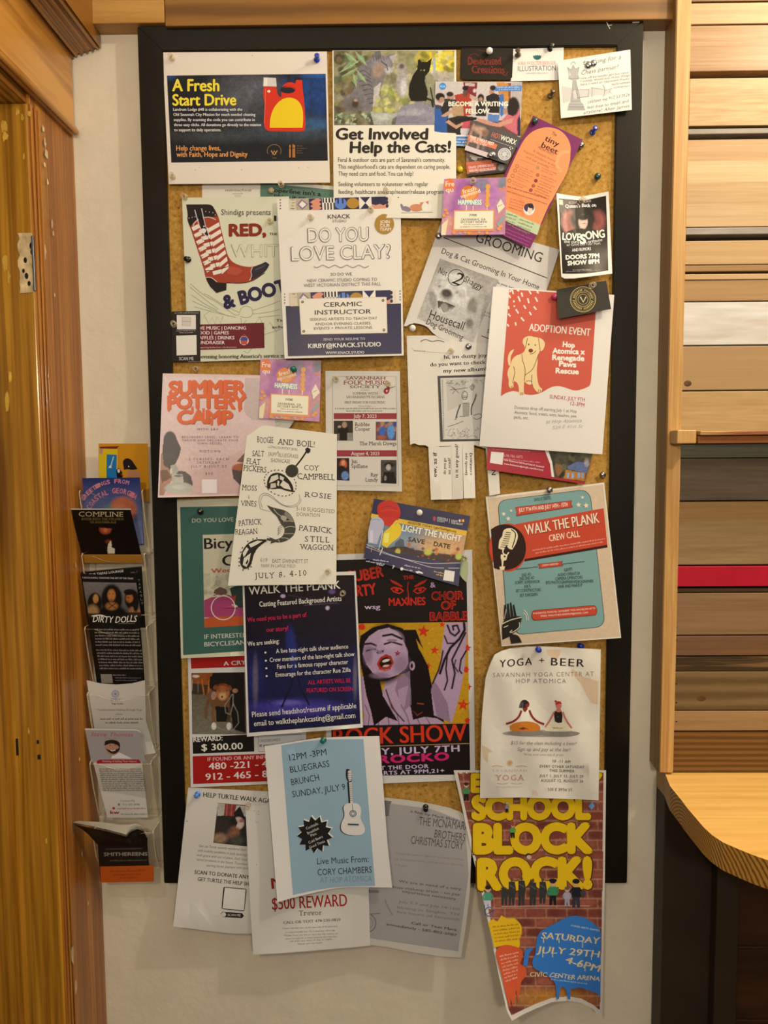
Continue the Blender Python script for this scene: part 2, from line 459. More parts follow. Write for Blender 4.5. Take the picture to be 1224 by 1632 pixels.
        nfront = len(s.Fc) - len(fs) - sum(1 for e in cnt if (e[1], e[0]) not in cnt)
        for idx, f in enumerate(s.Fc):
            if idx < nfront:
                ny = sum(s.V[f[q - 1]].z * s.V[f[q]].x - s.V[f[q - 1]].x * s.V[f[q]].z for q in range(len(f)))
                if ny > 0: f = f[::-1]
            Fo.append(f)
        org = sum((s.V[i] for i in range(len(co))), Vector()) / len(co)
        if parent is not None: org = parent.location.copy()
        me.from_pydata([tuple(Vector(v) - org) for v in V], [], Fo)
        me.polygons.foreach_set('use_smooth', (s.S + [True] * len(fs) + [False] * len(Fo))[:len(Fo)])
        at = me.attributes.new('ink', 'FLOAT_COLOR', 'POINT'); K = np.vstack(s.K)
        at.data.foreach_set('color', np.c_[K, np.ones(len(K))].astype(np.float32).ravel())
        o = link(s.name, me, parent, [s.mat])
        if parent is None:
            o.location = org
            tag(o, s.label, s.cat, s.group)
        elif s.label: o['label'] = s.label
        s.obj = o; s.V = s.Fc = s.K = None
        return o
_rs = np.random.RandomState(4)
class Paint:
    """Soft painter of a small printed photograph on the points X, Y (photo pixels)."""
    def __init__(s, X, Y):
        s.X, s.Y = X, Y; s.I = np.zeros(X.shape + (3,)); s.I[:] = C('#808080')
    def bg(s, c): s.I[:] = C(c); return s
    def mix(s, m, c): m = np.clip(m, 0, 1)[..., None]; s.I = s.I * (1 - m) + np.array(C(c)) * m; return s
    def gv(s, y0, y1, c0, c1):
        t = np.clip((s.Y - y0) / (y1 - y0), 0, 1)[..., None]; s.I = np.array(C(c0)) * (1 - t) + np.array(C(c1)) * t; return s
    def e(s, x, y, rx, ry, c, ang=0, soft=0.25, a=1.0):
        ca, sa = math.cos(math.radians(ang)), math.sin(math.radians(ang)); dx, dy = s.X - x, s.Y - y
        r = np.hypot((dx * ca + dy * sa) / rx, (-dx * sa + dy * ca) / ry)
        return s.mix(np.clip((1 + soft / 2 - r) / soft, 0, 1) * a, c)
    def p(s, pts, c, a=1.0):
        ins = np.zeros(s.X.shape, bool); n = len(pts)
        for i in range(n):
            (x0, y0), (x1, y1) = pts[i], pts[(i + 1) % n]
            if y0 == y1: continue
            ins ^= ((s.Y < y0) != (s.Y < y1)) & (s.X < (x1 - x0) * (s.Y - y0) / (y1 - y0) + x0)
        return s.mix(ins * a, c)
    def l(s, pts, w, c, a=1.0):
        D = np.full(s.X.shape, 1e9)
        for (x0, y0), (x1, y1) in zip(pts, pts[1:]):
            dx, dy = x1 - x0, y1 - y0; t = np.clip(((s.X - x0) * dx + (s.Y - y0) * dy) / (dx * dx + dy * dy + 1e-9), 0, 1)
            D = np.minimum(D, np.hypot(s.X - x0 - t * dx, s.Y - y0 - t * dy))
        return s.mix(np.clip(w / 2 + 0.5 - D, 0, 1) * a, c)
    def noise(s, amp, size=3, seed=0):
        r = np.random.RandomState(seed); h, w = s.X.shape; gh, gw = int(h / size) + 3, int(w / size) + 3; g = r.uniform(-1, 1, (gh, gw))
        jj, ii = np.mgrid[0:h, 0:w]; a, b = jj / size, ii / size; a0, b0 = a.astype(int), b.astype(int); fa, fb = a - a0, b - b0
        z = (g[a0, b0] * (1 - fa) * (1 - fb) + g[a0 + 1, b0] * fa * (1 - fb) + g[a0, b0 + 1] * (1 - fa) * fb + g[a0 + 1, b0 + 1] * fa * fb)
        s.I = np.clip(s.I * (1 + amp * z[..., None]), 0.001, 0.9); return s
    def spots(s, n, x0, y0, x1, y1, r, cs, seed=0, a=0.8, asp=1.0):
        rnd = random.Random(seed)
        for _ in range(n):
            rr = r * rnd.uniform(0.5, 1.4); s.e(rnd.uniform(x0, x1), rnd.uniform(y0, y1), rr, rr * asp, rnd.choice(cs), rnd.uniform(0, 180), 0.5, a)
        return s
# ================================================================== ROOM
M_plaster = plain('plaster', '#ead8b6', 0.75, spec=0.2, bump=0.6, bscale=55, mottle=0.04)
M_black = plain('black_frame_lacquer', '#14110c', 0.30, spec=0.28, bump=0.06, bscale=400, mottle=0.15)
m, nt, b = nmat('cork')
tc = nt.nodes.new('ShaderNodeTexCoord'); n1 = nt.nodes.new('ShaderNodeTexNoise'); n1.inputs['Scale'].default_value = 160; n1.inputs['Detail'].default_value = 5; n1.inputs['Roughness'].default_value = 0.75
nt.links.new(tc.outputs['Object'], n1.inputs['Vector'])
r = nt.nodes.new('ShaderNodeValToRGB')
for p_, c_ in ((0.28, '#6e4415'), (0.42, '#b27f33'), (0.58, '#c39346'), (0.78, '#d6ab62')):
    e_ = r.color_ramp.elements.new(p_); e_.color = (*C(c_), 1)
r.color_ramp.elements.remove(r.color_ramp.elements[0]); r.color_ramp.elements.remove(r.color_ramp.elements[-1])
nt.links.new(n1.outputs['Fac'], r.inputs['Fac']); nt.links.new(r.outputs['Color'], b.inputs['Base Color'])
b.inputs['Roughness'].default_value = 0.85; b.inputs['Specular IOR Level'].default_value = 0.15
bp = nt.nodes.new('ShaderNodeBump'); bp.inputs['Strength'].default_value = 0.35; bp.inputs['Distance'].default_value = 0.001
nt.links.new(n1.outputs['Fac'], bp.inputs['Height']); nt.links.new(bp.outputs['Normal'], b.inputs['Normal'])
M_cork = m
M_jamb = wood('old_varnished_pine', '#cb8c26', '#85500e', 'Z', 0.24, 3, 44, 0.9, (0.36, 0.64), 0.12, 0.1, coat=0.4, patch=0.9, patchc='#5a320a', dist=2.2)
M_casing = wood('varnished_pine_casing', '#c07a26', '#8a4c12', 'Z', 0.32, 9, 190, 2.4, (0.40, 0.60), 0.6, 0.15, spec=0.3, coat=0.12, patch=0.4, patchc='#824010')
M_head = wood('varnished_pine_head', '#cf8d38', '#87500f', 'Y', 0.28, 5, 70, 2.0, (0.38, 0.60), 0.5, 0.55, coat=0.25, patch=0.6, patchc='#844810')
M_beamA = wood('light_beam', '#c48f45', '#a8732c', 'X', 0.5, 2, 30, 2, bump=0.1)
M_beamB = wood('brown_beam', '#8f5e22', '#6d430f', 'X', 0.4, 7, 22, 1.6, bump=0.1, rings=0.3)
M_oak = wood('oak_trim', '#d9a863', '#bb8442', 'Z', 0.4, 4, 90, 2.2, bump=0.15)
M_trimshade = wood('shaded_trim_side', '#9a6a2c', '#7c5220', 'Z', 0.5, 6, 60, 2)  # darker copy of the oak for the side turned from the lamps
M_floor = wood('floor_boards', '#6a4420', '#4c2e12', 'Y', 0.4, 8, 14, 1.2)
M_chip = plain('bare_chipped_wood', '#d3b27c', 0.8, bump=0.6, bscale=180, mottle=0.35)
M_dark = plain('dark_hole', '#0d0904', 0.9)
M_steel = plain('steel', '#9a9890', 0.35, metal=1.0)

XL = -0.549          # face of the door casing on the left wall
tag(box('wall_back', -0.62, 1.6, 0.0, 0.1, 0.0, 3.0, M_plaster, bev=0), kind='structure')
tag(box('floor', -2.2, 2.2, -3.6, 0.1, -0.05, 0.0, M_floor, bev=0), kind='structure')
tag(box('ceiling', -2.2, 2.2, -3.6, 0.1, 3.0, 3.05, M_plaster, bev=0), kind='structure')
# left wall with the doorway: casing, head casing, crown, jamb
zs = W(40, 165, 0.165).z          # soffit height
yj = -0.166
tag(box('wall_left', -0.75, XL - 0.02, -0.001, yj + 0.03, 0.0, 3.0, M_plaster, bev=0), kind='structure')
tag(box('trim_1', XL - 0.022, XL, -0.0005, yj + .0015, 0.0, zs + 0.02, M_casing, bev=0.002), kind='structure')
# moulded edge beads running up the casing near the jamb
bm = bmesh.new()
for yy, w_ in ((yj + 0.004, 0.005), (yj + 0.016, 0.0035), (yj + 0.026, 0.0025)):
    bm_box(bm, XL - 0.002, XL + 0.0025, yy - w_ / 2, yy + w_ / 2, 0.0, zs, 0.001)
tag(bm_obj('trim_2', bm, M_casing), kind='structure')
jamb = box('door_1', -1.0, XL - 0.003, yj - .001, yj + 0.03, 0.0, zs, M_jamb, bev=0.002)
tag(jamb, kind='structure')
# stop strips on the jamb and a chiselled mortise
box('jamb_stop', -1.0, -0.622, yj - 0.012, yj + 0.001, 0.0, zs, M_jamb, jamb, 0.003)
mx0, mx1 = W(31, 420, 0.166).x, W(57, 420, 0.166).x; mz0, mz1 = W(45, 468, 0.166).z, W(45, 372, 0.166).z
rnd = random.Random(3); pts = []
N_ = 12
for i in range(N_): pts.append((mx0 + rnd.uniform(-.002, .003), mz0 + (mz1 - mz0) * i / (N_ - 1)))
for i in range(N_): pts.append((mx1 - 0.004 + rnd.uniform(-.003, .001), mz1 - (mz1 - mz0) * i / (N_ - 1) + rnd.uniform(-.002, .002)))
prism('chipped_mortise', pts, 'Y', yj - 0.0022, yj + 0.01, M_chip, jamb)
box('strike_edge', mx1 - 0.0045, mx1 - 0.001, yj - 0.003, yj, mz0 + .004, mz1 - .004, M_steel, jamb, 0.0006)
bm = bmesh.new()
for px_, py_, r_ in ((51, 392, .0035), (52, 402, .003), (41, 415, .0028), (43, 440, .003), (47, 452, .0025), (38, 432, .0022)):
    p_ = W(px_, py_, 0.167); bmesh.ops.create_uvsphere(bm, u_segments=10, v_segments=6, radius=r_, matrix=Matrix.Translation((p_.x, yj - 0.0022, p_.z)) @ Matrix.Diagonal((1, .2, 1.6, 1)))
bm_obj('mortise_hole', bm, M_dark, jamb, True)
bm = bmesh.new()
for px_, py_, w_, h_ in ((28, 1190, .002, .014), (61, 1182, .002, .003), (63, 1206, .0025, .004)):
    p_ = W(px_, py_, 0.166); bm_box(bm, p_.x - w_, p_.x + w_, yj - 0.0016, yj + .001, p_.z - h_, p_.z + h_)
bm_obj('nail_hole', bm, M_dark, jamb)
# bare chips in the old varnish: along the casing's inner edge and on the jamb
def chips(name, pts, plane, mat, par):
    bm = bmesh.new(); rc = random.Random(9)
    for px_, py_, w_, h_ in pts:
        c_ = WX(px_, py_, XL) if plane == 'X' else W(px_, py_, 0.167)
        ring = []
        for k in range(9):
            a = 2 * math.pi * k / 9; r_ = rc.uniform(.55, 1.15)
            ring.append(bm.verts.new((XL + .0031, c_.y + w_ * r_ * math.cos(a) * 2.2, c_.z + h_ * r_ * math.sin(a)) if plane == 'X' else (c_.x + w_ * r_ * math.cos(a), yj - .0014, c_.z + h_ * r_ * math.sin(a))))
        bm.faces.new(ring)
    return bm_obj(name, bm, mat, par)
chips('chipped_speck', [(66, 205, .0022, .006), (69, 228, .002, .010), (71, 246, .0028, .008), (68, 262, .0018, .005), (73, 290, .0016, .006), (80, 358, .0022, .009), (82, 372, .0016, .005), (69, 400, .0020, .012), (84, 470, .0014, .004), (74, 600, .0012, .004), (72, 640, .0012, .005), (118, 900, .0012, .006), (124, 1210, .0014, .004), (128, 1360, .0014, .005), (138, 1440, .0022, .005), (113, 1520, .003, .020), (118, 1575, .0026, .014)], 'X', M_chip, jamb)
chips('chipped_speck', [(28, 178, .004, .006), (36, 188, .003, .007), (47, 182, .003, .005), (6, 200, .006, .012), (8, 216, .005, .010), (38, 250, .0018, .006), (8, 420, .005, .016), (14, 440, .003, .010), (16, 600, .003, .010), (12, 640, .005, .016), (10, 1140, .003, .008), (46, 1165, .0016, .006), (74, 1340, .002, .006)], 'Y', plain('worn_varnish', '#d9a63c', .35, mottle=.3, bscale=200), jamb)
# head casing on the left wall above the opening, its bead, and the fluted crown
zh0 = W(118, 207, 0.02).z; zh1 = W(119, 84, 0.02).z
head = tag(box('trim_3', XL - 0.022, XL + 0.004, -0.004, -1.3, zh0, zh1, M_head, bev=0.002), kind='structure')
tag(prism('trim_4', [(XL, zh0 - .006), (XL + .011, zh0 - .006), (XL + .014, zh0 + .001), (XL + .011, zh0 + .007), (XL, zh0 + .007)], 'Y', -0.012, -1.3, M_head), kind='structure')
soff = tag(box('trim_5', -1.0, XL - 0.004, yj + .03, -1.3, zs, zs + 0.05, M_head, bev=0.001), kind='structure')
xr = W(155, 70, 0.02).x; zr = W(155, 70, 0.02).z
prof = [(XL - .02, zh1 - .002), (XL + .006, zh1 - .002)]
dx_, dz_ = xr - XL - .006, zr - zh1
for i in range(5):
    a, b_ = (i + 0.15) / 5, (i + 0.85) / 5
    prof += [(XL + .006 + dx_ * a, zh1 + dz_ * a + .004), (XL + .006 + dx_ * (a + b_) / 2, zh1 + dz_ * (a + b_) / 2 - .004 + .003), (XL + .006 + dx_ * b_, zh1 + dz_ * b_ + .004)]
prof += [(xr, zr), (xr, zr + 0.16), (XL - .02, zr + 0.16)]
tag(prism('trim_6', prof, 'Y', -0.004, -1.3, M_head), kind='structure')
tag(box('wall_left_upper', -0.75, XL - 0.02, yj + .03, -1.3, zs + .05, 3.0, M_plaster, bev=0), kind='structure')
# beam along the top of the back wall: a light length and a brown length
zb = W(180, 37, 0.036).z
xa0, xs, xa1 = W(128, 20, 0.03).x - .12, W(262, 20, 0.036).x, W(1055, 20, 0.036).x + 0.02
tag(box('trim_7', xa0, xs, -0.036, 0.0, zb, zb + 0.036, M_beamA, bev=0.0015), kind='structure')
tag(box('trim_8', xa0, xs, -0.033, 0.0, zb + 0.037, zb + 0.2, M_beamA, bev=0.0015), kind='structure')
tag(box('trim_9', xs + .0006, xa1, -0.0365, 0.0, W(700, 36, 0.036).z, zb + 0.2, M_beamB, bev=0.0015), kind='structure')

# ---------------------------------------------------- reclaimed plank wall at the right
DP = 0.042
xt0, xt1 = 0.4665, 0.4905
zt = W(1040, 1231, 0.05).z
trim = tag(box('trim_10', xt0 + .0004, xt1, -0.052, 0.0, zt, 3.0, M_oak, bev=0.0012), kind='structure')
tag(box('trim_11', xt0 - .0008, xt0, -0.0505, -0.001, zt + .001, 3.0, M_trimshade, bev=0), kind='structure')  # thin sheet over the trim's left face, shade put into its colour
wr = tag(box('wall_right', xt1, 1.6, -0.02, 0.0, 1.035, 3.0, plain('wall_backing', '#3a2510', 0.8), bev=0), kind='structure')
def dull(c):
    v = [int(c[i:i + 2], 16) for i in (1, 3, 5)]; g = sum(v) / 3
    return tuple((x * .9 + g * .1) * .94 for x in v)
def pw(l, d, seed, ax='X', **k): return wood('plank_wood', dull(l), dull(d), ax, seed=seed, **{'freq': 80, 'along': 1.8, 'contrast': (.36, .66), **k})
M_white = wood('whitewashed_plank', '#e6dccb', '#c9baa2', 'X', 0.55, 21, 24, 3)
M_red = plain('red_paint', '#b9132a', 0.35, mottle=0.1, bscale=60)
M_grey = wood('grey_painted_strip', '#aa9c88', '#8c7e6c', 'X', 0.5, 22, 20, 4)
PL = [  # top and bottom edge in the photo at x=1150, stand-out, light colour, dark colour, finish, label
 (-200, 3, 0, '#8a5a2a', '#6a4018', {}, None),
 (4, 39, 2, '#d6a668', '#b98448', {}, None),
 (40, 114, 1, '#cf9f6a', '#a8763f', dict(rough=.34, spec=.3, patch=.4, patchc='#8a5c3a'), 'glossy tan plank with knots'),
 (124, 201, 8, '#dcae6c', '#bd8845', dict(freq=70, along=5, contrast=(.38, .6)), 'pale oak plank standing proud'),
 (204, 214, 5, None, 'grey', {}, 'thin grey painted strip'),
 (222, 256, 2, '#d8a566', '#c58f4e', {}, None),
 (256, 290, 2, '#e6bf80', '#d4a664', {}, None),
 (290, 325, 2, '#ddb274', '#c9985a', {}, None),
 (325, 361, 2, '#e0b67a', '#cf9f60', {}, None),
 (362, 374, 7, None, 'grey2', {}, 'thin blue grey strip'),
 (383, 422, 3, '#deb070', '#d09c58', dict(patch=.3, patchc='#b5803e'), None),
 (422, 433, 2, '#c08c50', '#a87640', {}, None),
 (436, 446, 3, '#e2b878', '#d2a15e', {}, None),
 (446, 480, 1, '#c49458', '#b58448', {}, None),
 (481, 550, 4, None, 'white', {}, 'whitewashed plank'),
 (551, 622, 3, '#c79a60', '#b98a50', dict(contrast=(.2, .8)), None),
 (623, 690, 2, '#dcae6a', '#c69350', dict(freq=60, along=4), None),
 (708, 730, 3, '#76745a', '#5f5c44', {}, 'faded green grey strip with ledge shade in its colour'),  # darkened by the ledge shadow, like the plank below
 (730, 798, 4, '#6f5a44', '#54412e', dict(freq=40), 'grey brown plank with ledge shade in its colour'),  # ledge shadow put into the plank colours
 (799, 832, 2, '#a5793f', '#8f642f', {}, None),  # upper part of one plank, ledge shade put into its colour
 (832, 900, 3, '#b08a56', '#94703e', dict(freq=40, along=3), None),
 (902, 935, 6, None, 'red', {}, 'glossy red painted plank'),
 (937, 944, 1, '#5b3c1c', '#452c12', {}, None),
 (945, 1012, 4, '#a67c50', '#8f663c', {}, None),
 (1013, 1045, 3, '#8f623c', '#7c5230', {}, None),
 (1046, 1070, 2, '#8a6438', '#3f2c16', dict(freq=40, contrast=(.46, .56)), 'plank with a dark live edge'),
 (1070, 1132, 3, '#8a6a40', '#6e5028', dict(freq=36, along=4, rings=.4), 'weathered brown plank with a knot'),
 (1133, 1165, 4, '#b98a54', '#a67844', {}, None),
 (1166, 1231, 3, '#8f5c24', '#6d4010', dict(rings=.4), 'walnut brown plank above the bar top'),
]
NAILS = (12, 21, 32, 102, 141, 190, 212, 231, 250, 301, 352, 366, 430, 441, 456, 472, 492, 541, 562, 612, 630, 745, 830, 890, 960, 1000, 1020, 1090, 1120, 1150)
bm = bmesh.new()
for i, (ya, yb_, out, l_, d_, k_, lab) in enumerate(PL):
    dd = DP + out * 0.0008
    z1, z0 = W(1150, ya, dd).z, W(1150, yb_, dd).z
    mt = {'white': M_white, 'red': M_red, 'grey': M_grey, 'grey2': M_grey}.get(d_) if l_ is None else pw(l_, d_, 30 + i, **k_)
    soft = 222 <= ya <= 325 or 799 <= ya < 832
    o = box('plank', xt1 + .001, 1.6, -dd, -0.02, z0 + (0 if soft else .0006), z1 - (0 if ya in (256, 290, 325, 832) else .0006), mt, wr, 0.0001 if soft or ya in (325, 832) else 0.001)
    if lab: o['label'] = lab
    for py_ in NAILS:
        if ya < py_ < yb_:
            p_ = W(1086 - (py_ > 600) * 8, py_, dd); bmesh.ops.create_uvsphere(bm, u_segments=8, v_segments=5, radius=.0014, matrix=Matrix.Translation((p_.x, -dd, p_.z)) @ Matrix.Diagonal((1, .4, 1, 1)))
bm_obj('nail_head', bm, M_dark, wr)['label'] = 'dark nail heads in the plank ends'
M_knot = plain('knot_wood', '#5a3718', .5, mottle=.35, bscale=400)
for kx, ky, ka, kb in ((1096, 611, .0065, .0052), (1118, 1113, .0085, .0055)):
    kd = DP + .0025; kp = W(kx, ky, kd); bm = bmesh.new()
    bmesh.ops.create_uvsphere(bm, u_segments=24, v_segments=8, radius=1, matrix=Matrix.Translation((kp.x, -kd, kp.z)) @ Matrix.Diagonal((ka, .0005, kb, 1)))
    bm_obj('knot', bm, M_knot, wr, True)['label'] = 'dark round knot'
# drink rail: a pale end block over the trim and a ledge strip along the planks
z1, z0 = W(1100, 683, .09).z, W(1100, 707, .09).z
rail = empty('drink_rail', 'narrow reddish ledge strip with pale end block across the plank wall', 'ledge', loc=(xt0, -0.05, z0))
def inw(o, p): o.location -= p.location; return o
inw(box('end_block', xt0 + .004, W(1111, 690, .09).x, -0.088, -0.0525, z0, z1 - .002, M_oak, rail, 0.002), rail)['label'] = 'pale end block'
inw(box('ledge', W(1112, 690, .075).x, 1.6, -0.078, -0.05, z0, z1 - .012, wood('ledge_wood', '#a5602c', '#7f4418', 'X', .4, 14), rail, 0.0015), rail)
inw(box('ledge_lip', W(1112, 690, .075).x, 1.6, -0.086, -0.0525, z1 - .011, z1 - .004, wood('ledge_lip_wood', '#b88848', '#8c3a24', 'X', .4, 15, contrast=(.45, .55)), rail, 0.0012), rail)

# bar counter: rounded slab, dark end panel, dark boarding below
zc = W(1150, 1231, DP).z; th = 0.042
edge = [(1050, 1232), (1068, 1253), (1085, 1274), (1098, 1291), (1110, 1305), (1122, 1319), (1135, 1331), (1153, 1343), (1174, 1352), (1198, 1362), (1224, 1371)]
cp = [tuple(WZ(x, y, zc)[:2]) for x, y in edge]
lx, ly = cp[-1]; px_, py_ = cp[-2]; sl = (ly - py_) / (lx - px_)
for k in range(1, 8):
    lx2 = lx + 0.05 * k; cp.append((lx2, ly + sl * 0.05 * k * (1 - k * .05)))
outl = [(xt0 + .012, -0.003)] + [(xt0 + .012, cp[0][1])] + cp[1:] + [(cp[-1][0], -0.003)]
outl = [(x, min(y, -0.003)) for x, y in outl]
bar = empty('bar_counter', 'honey pine bar top with a rounded corner beneath the plank wall', 'bar counter', loc=(0.75, -0.2, 0))
M_top = wood('pine_bar_top', '#ffc468', '#eaa94e', 'X', 0.33, 17, 55, 1.6, (.32, .6), .08, coat=.3)
M_end = wood('pine_end_grain', '#c9953f', '#8a5a1c', 'X', 0.4, 18, 40, 40, (.4, .6), .1)
# end grain: growth rings as arcs on the cut edge
mE, ntE, bE = nmat('end_grain_rings'); tcE = ntE.nodes.new('ShaderNodeTexCoord'); mpE = ntE.nodes.new('ShaderNodeMapping')
mpE.inputs['Scale'].default_value = (1, 1, 1.0); wv = ntE.nodes.new('ShaderNodeTexWave'); wv.wave_type = 'RINGS'; wv.rings_direction = 'X'
wv.inputs['Scale'].default_value = 55; wv.inputs['Distortion'].default_value = 1.2; wv.inputs['Detail'].default_value = 2; wv.inputs['Detail Scale'].default_value = 3
mpE.inputs['Location'].default_value = (0, .17, -zc + .09)
ntE.links.new(tcE.outputs['Object'], mpE.inputs['Vector']); ntE.links.new(mpE.outputs['Vector'], wv.inputs['Vector'])
rE = ntE.nodes.new('ShaderNodeValToRGB'); rE.color_ramp.elements[0].color = (*C('#7a4a18'), 1); rE.color_ramp.elements[1].color = (*C('#c08a38'), 1)
rE.color_ramp.elements[0].position = .1; rE.color_ramp.elements[1].position = .6
ntE.links.new(wv.outputs['Fac'], rE.inputs['Fac']); ntE.links.new(rE.outputs['Color'], bE.inputs['Base Color']); bE.inputs['Roughness'].default_value = .4
bm = bmesh.new()
A = [bm.verts.new((x, y, zc)) for x, y in outl]; B = [bm.verts.new((x, y, zc - th)) for x, y in outl]
bm.faces.new(A); bm.faces.new(B[::-1])
for i in range(len(outl)):
    j = (i + 1) % len(outl); f = bm.faces.new((A[i], B[i], B[j], A[j])); f.material_index = 1
inw(bm_obj('countertop', bm, [M_top, mE], bar), bar)
M_panel = plain('dark_panel', '#2b1f10', 0.6, mottle=0.2, bscale=40)
M_board = wood('dark_boarding', '#4a2610', '#2a1407', 'X', 0.5, 19, 14, 2)
xe = W(1160, 1500, .06).x
inw(box('end_panel', xt0 + .012, xe - .012, -0.05, -0.002, 0.0, zc - th - .0005, M_panel, bar, .002), bar)
inw(box('corner_post', xe - .028, xe + .012, -0.075, -0.0505, 0.0, zc - th - .0005, M_panel, bar, .002), bar)
zz = zc - th - .0006
for i in range(7):
    z0 = zz - 0.14
    inw(box('back_board', xe + .013, 1.5, -0.045, -0.003, max(0, z0 + .001), zz, M_board, bar, .002), bar); zz = z0

# ---------------------------------------------------- cork board
X0, X1, Z0, Z1 = -0.4233, 0.4199, 0.8234, 2.3191
DF, DC = 0.030, 0.0225; M_scratch = plain('bare_scratch', '#c9c0ae', .6)
board = empty('bulletin_board', 'tall cork notice board in a wide black frame', 'notice board', loc=(0, 0, Z0))
def rail_(p):
    bm = bmesh.new()
    A = [bm.verts.new((x, -DF, z)) for x, z in p]; B = [bm.verts.new((x, -0.001, z)) for x, z in p]
    bm.faces.new(A); bm.faces.new(B[::-1])
    for i in range(4): j = (i + 1) % 4; bm.faces.new((A[i], B[i], B[j], A[j]))
    bmesh.ops.bevel(bm, geom=bm.edges[:], offset=0.0012, segments=2, affect='EDGES')
    return inw(bm_obj('frame_rail', bm, M_black, board), board)
I0, I1, J0, J1 = X0 + .042, X1 - .043, Z0 + .044, Z1 - .0405
rail_([(X0, Z0), (X1, Z0), (I1, J0), (I0, J0)]); rail_([(X1, Z0), (X1, Z1), (I1, J1), (I1, J0)])
rail_([(X1, Z1), (X0, Z1), (I0, J1), (I1, J1)]); rail_([(X0, Z1), (X0, Z0), (I0, J0), (I0, J1)])
inw(box('cork_panel', I0 - .004, I1 + .004, -DC, -0.0015, J0 - .004, J1 + .004, M_cork, board, 0), board)
for (xa, ya), (xb, yb_), w_ in (((1008, 36), (1019, 35.5), .0008), ((966, 34), (972, 46), .0006), ((968, 41), (975, 40), .0005), ((1012, 893), (1013, 894.5), .0012)):
    bm = bmesh.new(); p_, q_ = W(xa, ya, DF), W(xb, yb_, DF); t_ = (q_ - p_).normalized(); nn = Vector((-t_.z, 0, t_.x)) * w_
    bm.faces.new([bm.verts.new((v.x, -DF - .0002, v.z)) for v in (p_ + nn, q_ + nn, q_ - nn, p_ - nn)])
    inw(bm_obj('scratch', bm, M_scratch, board), board)['label'] = 'pale scratch in the black lacquer'
# ================================================================== PAPERS ON THE BOARD
def LV(l): return 0.0240 + 0.0022 * l
WH = '#ebddc4'; INK = '#2b2420'
def flare(k, p=2.0):                  # lower edge lifts off the board
    return lambda u, v: k * np.clip(v, 0, 1.2) ** p
def z4(q, sc, ox, oy):                # points read in an enlarged view -> photo pixels
    return [(ox + x / sc, oy + y / sc) for x, y in q]

# --- narrow slips that look out beneath the top flyers
s = Sheet('paper_slip', 'white slip with a small script heading, under the cleaning drive flyer', 'slip of paper',
          [(322, 290), (455, 292), (453, 420), (322, 420)], LV(0), paper='#eee0c6', n=(3, 3))
s.T('vedvrinxchords', 359, 305, 401, 305, 4, '#5d5145', sh=.35).T('savannah', 371, 309.5, 387, 309.5, 2, '#8a7c6a').T('studio', 374, 313, 384, 313, 2, '#8a7c6a')
s.E(432, 303, 3.2, 3, '#b9a486'); s.done()
s = Sheet('flyer', 'green slip with black hand lettering showing between the cleaning drive and clay flyers', 'flyer',
          [(415, 287), (535, 297), (535, 420), (415, 420)], LV(0.4), paper='#ece0c8', n=(3, 3))
s.P([(415, 291), (535, 303), (535, 420), (415, 420)], '#5f7d68')
s.T("operfine isn't a", 437, 306, 511, 312.5, 6.5, '#1e1d18', b=.03).T('lifting it on', 437, 316, 487, 319, 6.5, '#1e1d18', b=.03); s.done()

# --- cleaning drive flyer
s = Sheet('flyer', 'landscape flyer with red laundry jug and yellow title on a dark panel', 'flyer',
          [(259, 83.5), (521, 82), (526, 291), (269, 293.5)], (LV(2), LV(2), LV(3.5), LV(2.5)), flare(.003), paper='#e9d9c2')
def jug(p):
    p.bg('#181b22').e(385, 150, 40, 32, '#5f6064', soft=1.5, a=.8).e(420, 135, 25, 14, '#6a6a70', soft=1.6, a=.5)
    for x, w, a in ((452, 5, .35), (466, 4, .3), (488, 7, .9), (503, 8, .75), (515, 5, .8), (510, 5, .6)): p.e(x, 150, w, 40, '#12427e', soft=1.2, a=a)
    p.e(272, 123, 8, 5, '#1a3d66', soft=1.2).e(500, 120, 22, 4, '#1d5590', soft=1, a=.7)
    p.e(470, 205, 70, 16, '#44505a', soft=1.4, a=.8).e(345, 216, 60, 9, '#4a4e50', soft=1.5, a=.6).e(500, 198, 26, 7, '#2b5f86', soft=1.3, a=.7)
    p.noise(.25, 3, 2).noise(.2, 9, 3)
s.pic([(266, 120.5), (519, 117.5), (522.5, 256), (273, 259)], jug)
Z = lambda q: z4(q, 4.08, 240, 60)
s.P(Z([(735, 318), (818, 320), (825, 372), (850, 390), (850, 340), (862, 310), (885, 292), (915, 289), (940, 298), (948, 275), (985, 276), (990, 340), (998, 400), (1003, 480), (1008, 570), (1003, 602), (985, 610), (770, 608), (745, 595), (735, 560), (745, 440), (733, 390)]), '#d8321c')
s.E(240 + 893 / 4.08, 60 + 338 / 4.08, 12, 6, '#1d1f2a'); s.P(Z([(858, 330), (890, 312), (925, 316), (940, 338), (925, 345), (880, 345)]), '#c42a18')
s.E(240 + 893 / 4.08, 60 + 341 / 4.08, 10.5, 4.5, '#1d1f2a')
s.P(Z([(775, 586), (776, 540), (786, 490), (808, 445), (845, 405), (890, 388), (935, 394), (970, 420), (990, 465), (993, 530), (988, 586)]), '#f0c81e')
s.P(Z([(735, 258), (815, 262), (820, 318), (732, 316)]), '#d9cfc4').P(Z([(738, 262), (760, 262), (758, 315), (735, 314)]), '#efe7dc')
s.E(428.5, 145.5, 2.5, 2, '#f5e6dc'); s.L(Z([(748, 330), (745, 420), (740, 560)]), 1.2, '#f2664a')
s.T('A Fresh', 275, 145, 349, 145, 18.5, '#f7dc3c', b=.03).T('Start Drive', 275.5, 168, 376, 167.5, 17.5, '#f7dc3c', b=.03)
